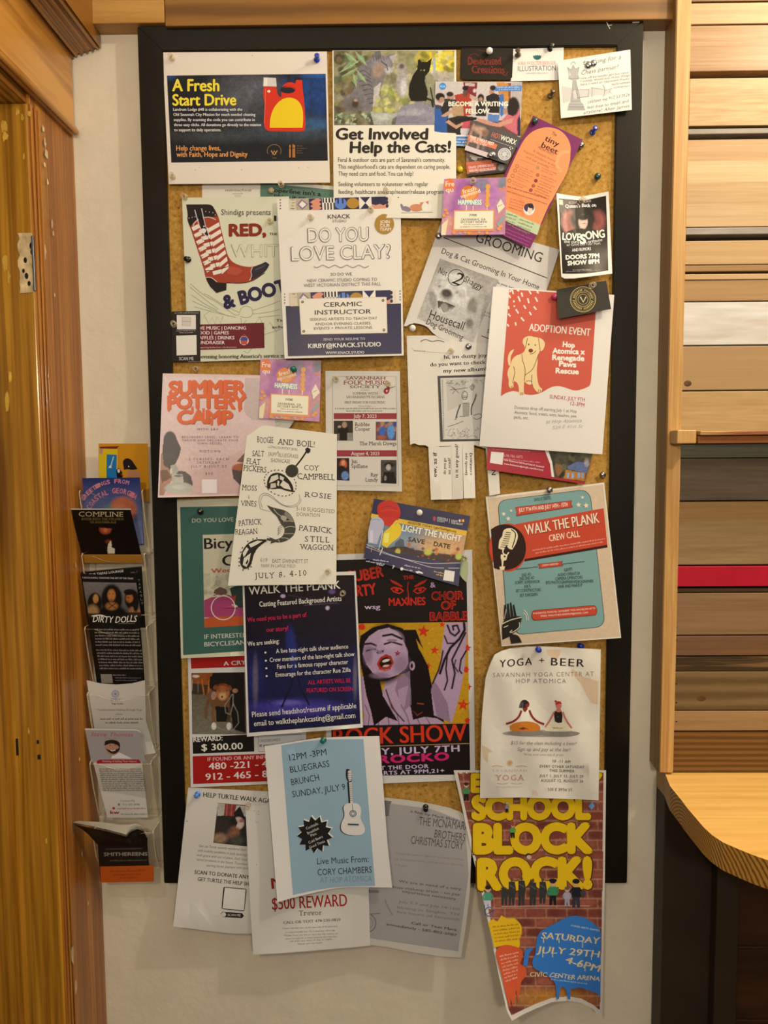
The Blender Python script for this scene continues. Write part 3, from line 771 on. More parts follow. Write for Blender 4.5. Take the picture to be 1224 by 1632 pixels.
s.lines(['Landrum Lodge #48 is collaborating with the', 'Old Savannah City Mission for much needed cleaning', 'supplies. By scanning the code you can contribute in', 'three easy clicks. All donations go directly to the mission', 'to support its daily operations.'],
        276, 176.6, 8.15, 4.6, '#e6ddd2', dx=.45, b=.02, x1s=[386, 407, 406, 416, 352.5])
s.T('Help change lives,', 281, 240, 351.5, 239.6, 8, '#f2a65c', b=.015).T('with Faith, Hope and Dignity', 281.4, 250, 394.5, 249.4, 8, '#f2a65c', b=.015)
s.ring(437, 240.5, 11, .9, '#8c6a3c', a0=150, a1=390, ry=10).L([(432, 240), (437, 247), (442, 240)], 1.5, '#c99a55').L([(434, 246), (437, 240), (440, 246)], 1.2, '#c99a55').T('1734', 434, 253, 440, 253, 2.5, '#8c6a3c')
for x in (461, 465.3, 468): s.P([(x, 231), (x + 2.2, 231 - (2 if x > 462 and x < 467 else 0)), (x + 2.2, 251), (x, 251)], '#c07a3e', False)
s.L([(460, 236), (470, 236)], 1, '#2a2018').L([(465.8, 229), (465.8, 252)], .8, '#2a2018')
for i in range(4): s.dash(473, 233.5 + i * 3.8, 473 + (9, 15, 9, 11)[i], 233.5 + i * 3.8, 2.4, '#6b5a44', i)
for x, y in ((311, 271), (318, 267), (385, 271), (476, 267.5), (491, 266.5), (402, 88.5)): s.E(x, y, .7, .7, '#8c7a60', n=8, up=False)
s.done()

# --- cats flyer
s = Sheet('flyer', 'flyer with a photo of a tabby and a black cat and bold black script title', 'flyer',
          [(529.7, 80.5), (727, 79.5), (727, 348), (532, 347)], (LV(1.5), LV(1.5), LV(4), LV(2)), flare(.004), paper='#efe3c8')
def cats(p):
    p.bg('#8d8a62').gv(80, 200, '#9c946a', '#8a8672')
    p.spots(140, 531, 80, 600, 200, 6, ['#3d3226', '#5b4a36', '#7c6a4a', '#4a5a34', '#8f8a55'], 1, .7)
    p.spots(120, 595, 80, 660, 200, 5, ['#a79a70', '#8a8a58', '#c9bd8a', '#6f6a48', '#b5a886'], 2, .6)
    p.p([(665, 80), (726, 80), (726, 130), (690, 120), (668, 100)], '#b8a43c', .8).spots(50, 665, 80, 726, 118, 5, ['#e3c62e', '#f0dd55', '#7d7a2c', '#c7b24c', '#d8d2b0'], 3, .85)
    p.p([(690, 92), (694, 92), (695, 125), (690, 122)], '#9ab0bb', .9).p([(690, 112), (726, 116), (726, 140), (692, 126)], '#b3a794', .9)
    p.spots(40, 595, 140, 660, 178, 5, ['#c4bc58', '#9aa04c', '#d8cf86', '#7f8444'], 4, .7)
    # stones and grass
    p.p([(590, 178), (632, 181), (634, 188), (625, 198), (596, 199)], '#a9ab98').p([(640, 170), (668, 162), (690, 170), (700, 199), (630, 199), (632, 185)], '#918b92').e(655, 180, 22, 6, '#a8a2a4', -6, .6).e(652, 190, 24, 6, '#857f88', 6, .5)
    p.e(610, 186, 16, 5, '#c2c4ae', 5, .6).p([(625, 190), (633, 185), (630, 198), (624, 199)], '#5e5648', .8)
    # tabby
    p.p([(569, 110), (590, 92), (600, 84), (612, 90), (628, 86), (626, 105), (614, 118), (608, 138), (600, 160), (592, 178), (570, 176), (556, 176), (544, 168), (552, 152), (562, 148), (568, 130)], '#7b7472')
    p.e(608, 103, 16, 14, '#8f8688', 10, .5).e(603, 112, 9, 12, '#a58a72', 20, .6).e(619, 112, 6, 5, '#b9aeb0', 0, .5).p([(596, 84), (606, 80), (608, 92), (600, 96)], '#6d6468').p([(620, 90), (632, 86), (627, 102)], '#b3a6a0')
    for i in range(8): p.l([(566 + i * 3.2, 116 + i * 7), (580 + i * 2.4, 112 + i * 7.4), (590 + i, 120 + i * 6)], 1.4, '#3f3a3c', .8)
    for i in range(5): p.l([(594 + i * 4, 88), (596 + i * 4, 96)], 1.2, '#453f44', .7)
    p.l([(608, 98), (616, 104), (618, 112)], 1.6, '#3c3438').p([(596, 140), (608, 130), (604, 152), (594, 172)], '#cfc4b4', .8)
    p.e(563, 168, 14, 12, '#6e645c', 0, .6).e(566, 166, 5, 6, '#4c3c32', 0, .6).e(567, 160, 3, 2, '#c29a80')
    # leaves
    for q in ([(541, 116), (555, 100), (572, 97), (560, 108)], [(545, 122), (560, 112), (570, 108), (562, 118)], [(566, 82), (580, 92), (584, 104), (572, 96)], [(550, 84), (562, 88), (571, 100), (556, 96)], [(563, 118), (570, 122), (568, 138), (562, 130)], [(569, 112), (580, 122), (584, 132), (572, 124)]):
        p.p(q, '#88a06c').l([q[0], q[2]], .8, '#c5d0a0', .7)
    p.spots(50, 534, 180, 590, 199, 3, ['#a9b58c', '#7c8f6a', '#c3c8a6', '#5d6a4c'], 7, .8, .5)
    # grey cat behind, black cat
    p.e(641, 132, 9, 22, '#aba39a', 5, .5).e(640, 108, 8, 9, '#a89d90', 0, .4).e(640, 106, 4, 4, '#6c5348', 0, .8).e(643, 140, 5, 14, '#cfc7bc', 0, .7)
    bk = '#14120d'
    p.p([(666, 96), (669, 94), (672, 99), (680, 99), (688, 93), (686, 106), (684, 114), (678, 121), (677, 130), (682, 146), (680, 161), (655, 161), (651, 150), (652, 136), (658, 120), (665, 110)], bk)
    p.e(665, 150, 14, 12, bk, 0, .2).l([(678, 156), (688, 160), (690, 170)], 3, bk).e(676, 112, 1.3, 1, '#c9c07a').e(671, 112, 1, 1, '#8d8750').l([(686, 140), (689, 155), (693, 168)], 2.2, '#1c1915')
    p.noise(.18, 1.6, 5).noise(.15, 5, 6)
s.pic([(531.6, 81), (724, 80.5), (724, 199), (532.6, 199.5)], cats)
s.T('Get Involved', 536, 222, 682, 222, 17.5, INK, b=.04, sh=.05).T('Help the Cats!', 558, 243.5, 718, 242.5, 17.5, INK, b=.04, sh=.05)
s.lines(["Feral & outdoor cats are part of Savannah's community.", "This neighborhood's cats are dependent on caring people.", 'They need care and food. You can help!'], 538.7, 258, 11, 6.8, '#4a3f37', dx=.3, b=.012, x1s=[709.5, 717.5, 658.5])
s.lines(['Seeking volunteers to voluneteer with regular', 'feeding, healthcare and trap/neuter/release programs'], 539.2, 296.6, 12.3, 6.8, '#4a3f37', b=.012, x1s=[682.5, 710])
s.E(648, 333, 7, 4, '#8c7f88', 20).E(641, 330, 2, 6, '#8c7f88', -20).E(664, 331, 11, 6, '#d48a62').E(673, 326, 4, 4, '#d48a62').E(680, 330, 8, 8, '#f0e8dc').P([(669, 322), (673, 325), (670, 327)], '#d48a62').P([(678, 322), (683, 320), (683, 326)], '#d8705c').L([(640, 339), (690, 338)], .6, '#a08a78')
for x, y in ((726, 79), (697, 83)): s.E(x, y, .9, .9, '#6b5a3c', n=8)
s.done()

# --- cards along the top
s = Sheet('business_card', 'black card with dark red blackletter at the top of the board', 'card',
          [(734.5, 76), (818, 76.5), (815.5, 127), (733, 127)], LV(2), paper='#1d1812', n=(2, 2),
          outline=[(736, 76), (816, 76.5), (818, 79), (816.3, 123), (812, 127.3), (737, 127), (733, 124), (734.3, 79)])
s.T('Desecrated', 746, 103, 799, 103, 12, '#7c2a1e', b=.03, serif=True).T('Creations', 752, 116.5, 804, 117, 12, '#7c2a1e', b=.03, serif=True)
s.L([(800, 117), (806, 121), (809, 114)], 1.2, '#7c2a1e').L([(747, 90), (756, 84), (764, 90)], 1.2, '#5f2018').L([(762, 79), (772, 83), (781, 80)], 1, '#5f2018').L([(746, 104), (752, 99), (750, 93)], 1.4, '#5f2018'); s.done()
s = Sheet('business_card', 'white illustration card with a teal lotus mark', 'card', [(817, 78), (898.5, 75.5), (897.5, 127.5), (814, 129.5)], (LV(1), LV(1), LV(1), LV(1.5)), paper='#efe4cf', n=(2, 2))
s.P(z4([(275, 155), (285, 163), (295, 153), (303, 160), (313, 150), (323, 160), (333, 152), (340, 163), (349, 155), (348, 178), (330, 194), (312, 198), (293, 193), (277, 178)], 5.564, 800, 60), '#2d6a66')
s.T('KIRA WOLTERSBERGER', 826, 103.6, 886, 102.6, 5.4, '#d99683').T('ILLUSTRATION', 825.5, 113.4, 886, 112.4, 8.2, '#6d706c').dash(839, 117.5, 873, 117, 1.8, '#a49a8c')
for x, y in ((844, 92), (857.5, 82), (881, 90), (888, 86)): s.E(x, y, .6, .6, '#cfc0a8', n=8)
s.done()
s = Sheet('note', 'handwritten note with pencil chess pieces hanging over the frame corner', 'note',
          [(889, 97), (1004.5, 79), (1007, 175), (894, 188.5)], (.0315, .034, .040, .036), paper='#efe6d2', n=(4, 4))
Z = lambda q: z4(q, 5.564, 800, 60); g1, g2 = '#b9b3a6', '#99948a'
s.P(Z([(580, 642), (590, 590), (612, 560), (628, 440), (630, 380), (592, 365), (600, 340), (612, 330), (580, 262), (612, 280), (630, 240), (650, 275), (684, 262), (664, 330), (678, 342), (688, 362), (655, 380), (672, 440), (694, 560), (725, 595), (738, 642)]), g1)
s.P(Z([(530, 430), (690, 460), (770, 455), (800, 440), (900, 455), (905, 420), (930, 470), (975, 450), (960, 490), (905, 520), (870, 500), (770, 525), (690, 530), (540, 580)]), '#d3ccbc', False)
for q in ([(580, 262), (600, 335), (590, 365), (688, 362), (668, 335), (684, 262)], [(630, 380), (625, 450), (612, 560)], [(655, 380), (672, 450), (694, 560)], [(612, 565), (690, 562)], [(590, 592), (722, 592)], [(580, 642), (738, 640)], [(585, 610), (730, 612)], [(580, 262), (612, 285), (630, 240), (652, 278), (684, 262)], [(612, 240), (618, 220), (635, 212), (650, 225), (648, 240)],
          [(770, 455), (765, 520)], [(800, 440), (798, 528)], [(895, 415), (915, 470), (900, 525)], [(790, 442), (900, 460)], [(690, 460), (770, 458)], [(690, 530), (770, 522)], [(915, 470), (975, 450), (950, 480), (975, 495)]):
    s.L(Z(q), .9, g2)
for i in range(14): s.L(Z([(598 + i * 9, 632), (602 + i * 9, 610)]), .5, '#8a857a')
for i in range(10): s.L(Z([(640 + i * 3, 400 + i * 16), (650 + i * 4, 396 + i * 16)]), .6, '#8a857a')
pn = '#7d776c'
s.T('Looking for a', 930, 103, 990, 94, 6.5, pn, sh=.3, jit=.7).T('Chess partner?', 927, 119, 987, 109, 6.5, pn, sh=.3, jit=.7)
s.T('nice off bartender girl but never', 925, 126.5, 1004, 117, 3.6, pn, sh=.3, jit=.4).T('I mostly would just move things', 925, 131.5, 1004, 121.5, 3.6, pn, sh=.3, jit=.4).T('here I need an opponent friend', 925, 136.5, 1003, 127, 3.6, pn, sh=.3, jit=.4).T('beautiful tournaments', 975, 136, 1005, 132, 3.4, pn, sh=.3).T('connection', 978, 141, 1004, 138, 3.4, pn, sh=.3)
s.T('call/text me 912 53 0126', 937, 165, 1004, 153, 5, pn, sh=.3, jit=.5).T('feel free to email and', 936, 174, 1003, 163, 5, pn, sh=.3, jit=.5).T('anytime! Allen James', 930, 182, 1004, 171, 5, pn, sh=.3, jit=.5)
s.L([(929, 99.5), (938, 97.5)], .7, pn); s.done()

# --- writing card, two fitness cards
s = Sheet('postcard', 'card with a photo of young people linking arms above a blue strip', 'card',
          [(694, 130), (832.3, 130.5), (828.5, 235), (691, 232)], (LV(2.5), LV(2.5), LV(4), LV(3)), mat=GLOSS, paper='#d9cbbd', n=(4, 4))
Z = lambda q: z4(q, 6.8, 680, 60)
def crew(p):
    zp = lambda q, c, a=1: p.p(Z(q), c, a)
    ze = lambda x, y, rx, ry, c, an=0, so=.25, a=1: p.e(680 + x / 6.8, 60 + y / 6.8, rx / 6.8, ry / 6.8, c, an, so, a)
    p.bg('#cdbfb4'); zp([(395, 480), (545, 485), (540, 640), (420, 620)], '#7d2436'); zp([(415, 490), (525, 495), (520, 530), (415, 520)], '#c9b0a4'); ze(520, 575, 18, 22, '#d0bdb2')
    zp([(755, 485), (885, 490), (890, 690), (790, 700), (780, 600)], '#c8873e'); zp([(885, 490), (915, 490), (910, 690), (888, 690)], '#8c4a2c')
    zp([(920, 490), (1035, 480), (1030, 760), (920, 700)], '#b9aaa2'); zp([(0, 900), (1035, 900), (1035, 1070), (0, 1070)], '#6a4a44')
    zp([(785, 620), (835, 610), (840, 830), (800, 860)], '#3d6fae')
    zp([(300, 620), (380, 608), (470, 600), (490, 690), (480, 840), (380, 850), (330, 740)], '#b03a2c'); ze(418, 600, 26, 40, '#6b4434'); ze(418, 548, 32, 26, '#1d1613'); ze(416, 590, 22, 20, '#5d4a42')
    ze(150, 660, 48, 50, '#b58a6e'); ze(145, 640, 52, 42, '#1c1715'); ze(165, 668, 28, 24, '#b58a6e')
    ze(258, 640, 40, 44, '#b98e74'); ze(252, 612, 38, 26, '#2a2120'); zp([(190, 660), (320, 670), (330, 760), (190, 760)], '#3a3436')
    zp([(85, 720), (150, 740), (240, 800), (215, 1055), (85, 1055)], '#2f5c9e'); zp([(90, 725), (160, 735), (170, 770), (100, 770)], '#3f3c4a')
    zp([(150, 780), (190, 700), (260, 710), (240, 800), (180, 850)], '#272228')
    ze(335, 790, 62, 80, '#a97f5a'); zp([(280, 730), (390, 720), (405, 860), (330, 880), (285, 850)], '#b8946a')
    zp([(215, 880), (330, 850), (430, 850), (545, 865), (530, 895), (400, 905), (365, 1055), (225, 1055)], '#2a2526'); zp([(300, 880), (540, 860), (540, 890), (320, 925)], '#1d191b')
    zp([(370, 920), (470, 900), (480, 985), (380, 985)], '#cc5560'); zp([(365, 985), (470, 985), (440, 1065), (370, 1065)], '#d6c9c2')
    zp([(150, 850), (200, 860), (300, 800), (260, 780)], '#c79a78'); zp([(205, 915), (320, 990), (400, 940), (390, 920), (320, 950), (235, 890)], '#c79a78')
    ze(587, 655, 36, 46, '#2a1d1b'); ze(587, 668, 20, 24, '#b5866c'); zp([(540, 700), (640, 690), (645, 850), (530, 850)], '#2b2226'); zp([(470, 610), (560, 660), (555, 690), (465, 650)], '#c7a08a')
    ze(705, 590, 28, 42, '#b98b70'); ze(718, 545, 34, 28, '#271d19'); zp([(640, 640), (720, 600), (785, 620), (790, 830), (670, 810)], '#221e20'); zp([(665, 830), (790, 830), (780, 915), (660, 905)], '#5d7fb4'); zp([(680, 812), (780, 818), (780, 835), (680, 830)], '#d9d0cc')
    ze(940, 770, 70, 120, '#1d1817'); zp([(870, 830), (940, 850), (935, 700), (990, 740), (1015, 830), (1000, 1060), (890, 1000), (800, 930), (830, 880)], '#cf6a72'); ze(940, 745, 58, 100, '#211b1a'); ze(850, 800, 22, 36, '#b58870')
    zp([(540, 865), (640, 890), (760, 930), (900, 880), (940, 870), (930, 920), (790, 970), (680, 950), (560, 910)], '#d0937a'); zp([(980, 900), (1010, 830), (1030, 1060), (985, 1060)], '#3a2440')
    p.noise(.12, 1.5, 3)
s.pic([(694, 130.5), (832, 131), (829, 217), (692, 214)], crew)
s.P([(692, 214), (829, 217), (828.8, 220), (691.8, 216.6)], '#e8e0da').P([(691.8, 216.6), (828.8, 220), (828.5, 235), (691, 232)], '#4a80c0')
s.T('Today people are constantly', 694, 221, 748, 223.5, 3, '#d7e2ee', b=.03).T('developing creative skills', 693.5, 226, 746, 228.4, 3, '#d7e2ee', b=.03).T('911 to say... (Courtney)', 693.5, 231, 742, 232.6, 3, '#d7e2ee', b=.03)
s.P([(790, 138), (831.5, 136), (831, 145), (789, 145)], '#4a7fc4'); s.dash(792, 140.5, 829, 139.8, 2.6, '#bcd0ea').dash(795, 144, 829, 143, 2.4, '#bcd0ea', 3)
s.E(705.5, 137.5, 5.6, 5.6, '#3d8fd0').T('826', 701.5, 139.3, 709.5, 139.3, 3.4, '#d4e6f4')
s.T('BECOME A WRITING', 715, 169, 809.5, 169, 7, '#fbf3e8', b=.035, dl=2).T('FELLOW', 742.5, 180.7, 780, 180.7, 7, '#fbf3e8', b=.035, dl=2); s.done()

def fitness(q, d, label, big):
    s = Sheet('promo_card', label, 'card', q, d, mat=GLOSS, paper='#57504c', n=(3, 3), group=None)
    def ph(p):
        p.bg('#5a5350')
        for i in range(7):
            a, b_ = s.p(.05 + .09 * i, .1 + .07 * i), s.p(.02 + .12 * i, .9)
            p.l([a, b_], 4, ['#c48d70', '#7a5c50', '#d9ae94', '#8d7468', '#4a3f3b'][i % 5], .6)
        x, y = s.p(.2, .2); p.e(x, y, 11, 6, '#caa083', 20, .8, .9).e(x + 7, y + 4, 5, 5, '#8a6550', 0, .8)
        p.noise(.2, 3, 5)
    s.pic([s.p(0.0, .02), s.p(.55, .02), s.p(.5, .9), s.p(0.0, .97)], ph)
    s.R(.0, .45 if big else .42, .62, .62 if big else .75, '#e07a52')
    if big:
        a, b_ = s.p(.43, .30), s.p(.62, .30); s.T('HOT', *s.p(.44, .27), *s.p(.62, .27), 8, '#d8755e', b=.02).T('WORX', *s.p(.625, .27), *s.p(.96, .27), 8, '#f3ebe2', b=.03)
        s.L([s.p(.44, .36), s.p(.93, .36)], .5, '#c9c0b8')
        s.T('FREE SWEAT FEST', *s.p(.04, .55), *s.p(.55, .53), 5, '#f7e6da', b=.03).T('SEE WHAT IS NEW', *s.p(.05, .66), *s.p(.42, .64), 4.4, '#f2c8b0', b=.03)
        x, y = s.p(.84, .68); s.E(x, y, 10.5, 10, '#d9d2c8'); s.ring(x, y, 8, .8, '#7d766e').ring(x, y, 5, .8, '#7d766e')
        for i in range(8): s.L([(x + 3 * math.cos(i), y + 3 * math.sin(i)), (x + 8 * math.cos(i), y + 8 * math.sin(i))], .6, '#8c857c')
        s.R(.0, .82, .55, 1.0, '#d8c4bc', ).R(.5, .86, .75, .97, '#3b3532'); s.E(*s.p(.62, .8), 3, 3, '#e8d8cc')
        for k in range(3): s.E(*s.p(.88 + .03 * k, .40 + .05 * (k % 2)), 1, 1, '#efe6dc', n=8)
    else:
        s.R(.0, .55, .74, .86, '#d8623c'); s.T('GRAND OPENING RATES', *s.p(.05, .69), *s.p(.68, .68), 4, '#f8dccb', b=.03).T('AVAILABLE', *s.p(.05, .83), *s.p(.30, .82), 4, '#f8dccb', b=.03)
        s.R(.32, .74, .72, .84, '#ecd0c0'); s.dash(*s.p(.34, .81), *s.p(.70, .81), 2.4, '#c4553a'); s.R(0, .9, 1, 1, '#3a3431')
        s.L([s.p(.1, .2), s.p(.35, .32), s.p(.5, .2)], 2.4, '#e8d8cc'); s.E(*s.p(.2, .3), 5, 3, '#efe4da', 15).E(*s.p(.86, .78), 5, 5, '#8c857c')
    s.done()
fitness([(741, 240), (812, 233), (806, 274.5), (744.7, 280.8)], (LV(2), LV(2), LV(3), LV(3)), 'small dark card with an orange strip tucked under the tilted fitness card', False)
fitness([(752.8, 191.5), (831, 219.6), (808.5, 261.5), (740.5, 239)], (LV(5), LV(5), LV(6), LV(6)), 'tilted grey fitness card with a round seal overlapping the linked arms photo card', True)

# --- orange and purple rack card
s = Sheet('rack_card', 'tilted purple rack card with an orange arch', 'card', [(849.5, 184), (928.5, 222.5), (844.5, 396.5), (766, 357.5)],
          (LV(5), LV(5), LV(8), LV(6)), flare(.004), mat=GLOSS, paper='#7d2a5c', n=(4, 8))
Z = lambda q: z4(q, 5.564, 800, 60); Y = lambda q: z4(q, 5.322, 690, 180)
s.P(Z([(38, 1240), (80, 1140), (140, 1010), (180, 930), (215, 880), (260, 838), (320, 808), (400, 792), (480, 805), (540, 838), (590, 900), (612, 970), (606, 1040)]) + Y([(1165, 400), (1140, 500), (1085, 600), (1010, 740), (985, 775), (910, 952), (616, 820), (616, 560)]), '#f2955c')
s.L(Y([(1160, 330), (1080, 330), (1040, 440), (1090, 500)]), 5, '#f4a36c').L(Y([(620, 640), (720, 690), (780, 790), (760, 880)]), 6, '#ef8c54')
s.P(Y([(600, 812), (912, 952), (884, 1036), (592, 905)]), '#c3cc9c')
d1 = (0.90, 0.437)
def rot_t(t, zx, zy, L, h, c, **k): s.T(t, zx, zy, zx + L * d1[0], zy + L * d1[1], h, c, **k)
rot_t('The', 879, 214, 8, 5, '#4a1c24', b=.01); rot_t('tiny', 867.5, 223.5, 24, 9, '#3a1420', b=.02); rot_t('beet', 862, 234, 28, 9, '#3a1420', b=.02)
s.L([(859, 233), (866, 237), (885, 246)], .6, '#b5623c'); rot_t('PEDIATRICS', 857, 236.5, 27, 3.6, '#8c4630')
rot_t('A lifestyle brand', 849, 241.5, 39, 3.6, '#a8503c'); rot_t('inspired products at the', 834, 241.5, 56, 3.6, '#a8503c'); rot_t('and our promise', 838, 251, 40, 3.6, '#a8503c')
s.L([(827, 253), (854, 264)], .5, '#c06a48').L([(862, 261), (893, 271)], .5, '#c06a48')
for i, (x, y) in enumerate(((824, 265), (821, 272), (817, 280), (812, 288))):
    s.ring(x, y, 2.6, .8, '#a8503c'); s.dash(x + 5, y + 1, x + 27, y + 11, 2, '#c2643f', i).dash(x + 4, y + 5, x + 20, y + 12, 2, '#c2643f', i + 5)
for i, (x, y) in enumerate(((857, 267), (857, 279), (854, 288), (850, 296), (846, 303))):
    s.E(x, y, 3, 3, ('#b98a5c', '#c2643f', '#8c3a30', '#b05a48', '#a04a40')[i]); s.dash(x + 6, y + 1, x + 30, y + 11, 2, '#c2643f', i + 9).dash(x + 5, y + 5, x + 24, y + 13, 2, '#c2643f', i + 15)
s.dash(809, 298, 874, 318, 2.4, '#a8503c').dash(808, 305, 872, 326, 2.2, '#b05a44', 4)
for i in range(4): s.dash(813 - i, 317 + i * 4.5, 835 - i, 324 + i * 4.5, 2.2, '#cf6a45', i)
s.E(843, 333.5, 9, 9.5, '#f3e4d2').E(843, 331, 8, 7, '#4a3348').P([(842, 330), (847, 328), (849, 336), (845, 341), (840, 338)], '#e5c9b4').E(846, 328, 4, 4, '#2e1d30')
for i in range(4): s.dash(808 - i * 2, 341 + i * 5, 824 - i * 2, 346 + i * 5, 2.2, '#7d8c5c', i).dash(828 - i * 2, 350 + i * 5, 850 - i * 2, 358 + i * 5, 2.2, '#7d8c5c', i + 7)
rot_t('Savannah area', 816, 362, 26, 3.2, '#c468a0'); 
for i in range(3): s.dash(806 - i * 2, 365 + i * 5, 846 - i * 2, 382 + i * 5, 2, '#b85c96', i + 3)
s.done()

# --- two square music cards with the same print
def happy(q, d, label):
    s = Sheet('promo_card', label, 'card', q, d, mat=GLOSS, paper='#c080a6', n=(4, 4))
    u = lambda *a: s.p(*a)
    def bgp(p):
        p.bg('#c586a8')
        for (a, b_, r1, r2, c) in ((.3, .2, .12, .2, '#a8609a'), (.6, .15, .2, .1, '#8c6aa0'), (.2, .55, .1, .25, '#b06aa2'), (.8, .35, .08, .2, '#b878ac'), (.92, .75, .1, .2, '#c98a8c'), (.1, .8, .1, .15, '#d99a8c'), (.5, .98, .4, .06, '#d98a6c'), (.95, .1, .08, .12, '#7f7f8c'), (.62, .1, .1, .1, '#8a7d92')):
            x, y = u(a, b_); p.e(x, y, r1 * 95, r2 * 95, c, 15, .8)
        p.noise(.12, 4, 8)
    s.pic([u(0, 0), u(1, 0), u(1, 1), u(0, 1)], bgp)
    s.E(*u(.09, .12), 9, 11, '#e8763c', n=20)
    s.T('Fre', *u(.03, .14), *u(.17, .14), 8, '#f6d9c0', b=.03).T('qu', *u(.04, .24), *u(.16, .24), 7, '#f6d9c0', b=.03).T('nd', *u(.90, .24), *u(.985, .23), 6, '#f08a50', b=.03)
    s.E(*u(.43, .26), 15, 12, '#ea8038').E(*u(.42, .3), 11, 8, '#f09a4c').P([u(.38, .1), u(.44, .13), u(.5, .08), u(.46, .16)], '#8a3a5c')
    s.T('fresh', *u(.32, .28), *u(.53, .22), 7, '#f7e7c6', b=.02).T('squeezed', *u(.29, .36), *u(.60, .26), 6, '#f7e7c6', b=.02)
    s.P([u(.25, .39), u(.6, .40), u(.61, .49), u(.26, .47)], '#8aa3ae'); s.T('HAPPINESS', *u(.25, .47), *u(.62, .48), 7.5, '#eef0ea', b=.04)
    for i in range(5): s.E(*u(.715 - .005 * (i % 2), .16 + i * .08), 4 - .4 * (i % 2), 4.2, '#e8a04a', n=14)
    s.L([u(.71, .5), u(.71, .57)], 1.2, '#f2e2cc').L([u(.38, .48), u(.38, .58)], 1.4, '#f2e2cc').L([u(.49, .5), u(.49, .58)], 1.2, '#f2e2cc')
    s.R(.18, .57, .83, .94, '#e8935a').R(.2, .59, .81, .90, '#f3e6c4')
    s.T('7/08', *u(.43, .68), *u(.55, .68), 3.6, INK, b=.02).T('SAVANNAH, GA', *u(.31, .755), *u(.69, .755), 3.6, INK, b=.02, sp=1.2).T('VICTORY NORTH', *u(.30, .80), *u(.71, .80), 3.6, INK, b=.02, sp=1.2)
    s.dash(*u(.35, .83), *u(.66, .83), 1.6, '#8c7a62').dash(*u(.30, .87), *u(.71, .87), 2, '#6d5d4a')
    s.P([u(.0, .82), u(.1, .72), u(.07, 1.0), u(0, 1.0)], '#f0d9ae').P([u(.86, .5), u(.92, .38), u(.99, .52), u(.89, .64)], '#efe0bc').P([u(.87, .82), u(.97, .66), u(.99, .72), u(.89, .87)], '#93a39a').L([u(.88, .52), u(.95, .48)], .7, '#8c7c50')
    for a, b_ in ((.05, .56), (.08, .62), (.03, .66), (.9, .9), (.93, .86), (.2, .96), (.44, .97), (.72, .97)): s.E(*u(a, b_), 3, 2.6, '#ec9a50', n=12)
    for a, b_ in ((.3, .97), (.38, .96), (.6, .96)): s.E(*u(a, b_), 2, 1.5, '#a9b9c0', n=10)
    s.done()

# --- boot flyer and its scan card
s = Sheet('flyer', 'cream flyer with a red striped cowboy boot and pencil eagle', 'flyer',
          [(290, 315), (461, 313), (463, 572), (300, 577)], (LV(1), LV(1), LV(2), LV(2)), flare(.002), paper='#ddd8b6', n=(8, 10))
Z = lambda q: z4(q, 5.265, 270, 280)
for q in ([(175, 905), (280, 1000), (400, 1060), (560, 1180), (590, 1160)], [(180, 940), (300, 1040), (410, 1120)], [(185, 1000), (300, 1080), (400, 1130)], [(190, 1050), (320, 1110), (500, 1180)], [(210, 1100), (350, 1140), (560, 1190)], [(290, 990), (320, 1000), (460, 1090), (590, 1150)],
          [(350, 1130), (290, 1170), (330, 1240), (360, 1190), (380, 1245), (400, 1180), (430, 1240), (450, 1180)], [(590, 1150), (600, 1110), (650, 1090), (700, 1120), (695, 1180), (640, 1195), (595, 1180)], [(600, 1195), (605, 1260), (650, 1210)], [(700, 1130), (800, 1100), (930, 1050)], [(700, 1160), (820, 1150), (930, 1120)], [(740, 1190), (850, 1180), (930, 1170)], [(720, 1240), (760, 1190), (800, 1290), (840, 1230), (900, 1310)],
          [(640, 1330), (700, 1360), (780, 1340), (930, 1290)], [(700, 1380), (720, 1460), (740, 1400), (760, 1460), (780, 1400), (800, 1440)], [(620, 1470), (660, 1490), (690, 1450)], [(175, 930), (185, 950)]):
    s.L(Z(q), .9, '#a39d7c')
boot = [(140, 242), (355, 240), (385, 290), (415, 350), (430, 430), (455, 530), (480, 640), (500, 690), (530, 725), (580, 750), (650, 765), (700, 765), (760, 745), (808, 722), (840, 745), (815, 795), (760, 840), (690, 885), (600, 905), (520, 895), (480, 900), (478, 960), (395, 985), (340, 930), (305, 870), (290, 790), (255, 680), (215, 560), (180, 450), (148, 370), (155, 330)]
s.P(Z(boot), '#a8402a')
s.P(Z([(140, 242), (355, 240), (385, 290), (400, 340), (330, 350), (250, 355), (195, 400), (175, 430), (148, 370), (155, 330)]), '#241a1c')
for i in range(7):
    y = 395 + i * 58; x0 = 185 + i * 19; x1 = 410 + i * 13
    s.P(Z([(x0, y + 40), (x0 + 55, y + 10), (x0 + 70, y + 42), (x0 + 15, y + 70)]), '#efe0c8', False)
    s.P(Z([(x0 + 62, y + 60), (x0 + 140, y + 40), (x0 + 138, y + 75), (x0 + 70, y + 92)]), '#efe0c8', False)
    s.P(Z([(x0 + 140, y + 48), (x1 + 5, y - 5), (x1 + 14, y + 28), (x0 + 142, y + 84)]), '#efe0c8', False)
for i in range(1, 6): s.L(Z([(190 + i * 17, 470 + i * 55), (215 + i * 17, 455 + i * 55)]), .8, '#8c2c1e')
s.L(Z([(330, 520), (350, 620), (380, 730), (400, 790)]), 1.2, '#7a2a1c').L(Z([(300, 800), (400, 790), (500, 760), (495, 690)]), 1.4, '#7a2a1c')
s.L(Z([(195, 440), (205, 395), (260, 355), (340, 345), (390, 370)]), 1.3, '#d9cfc4').L(Z([(212, 285), (255, 440), (300, 500), (325, 520), (330, 490), (300, 420), (270, 275)]), 1.3, '#d9cfc4')
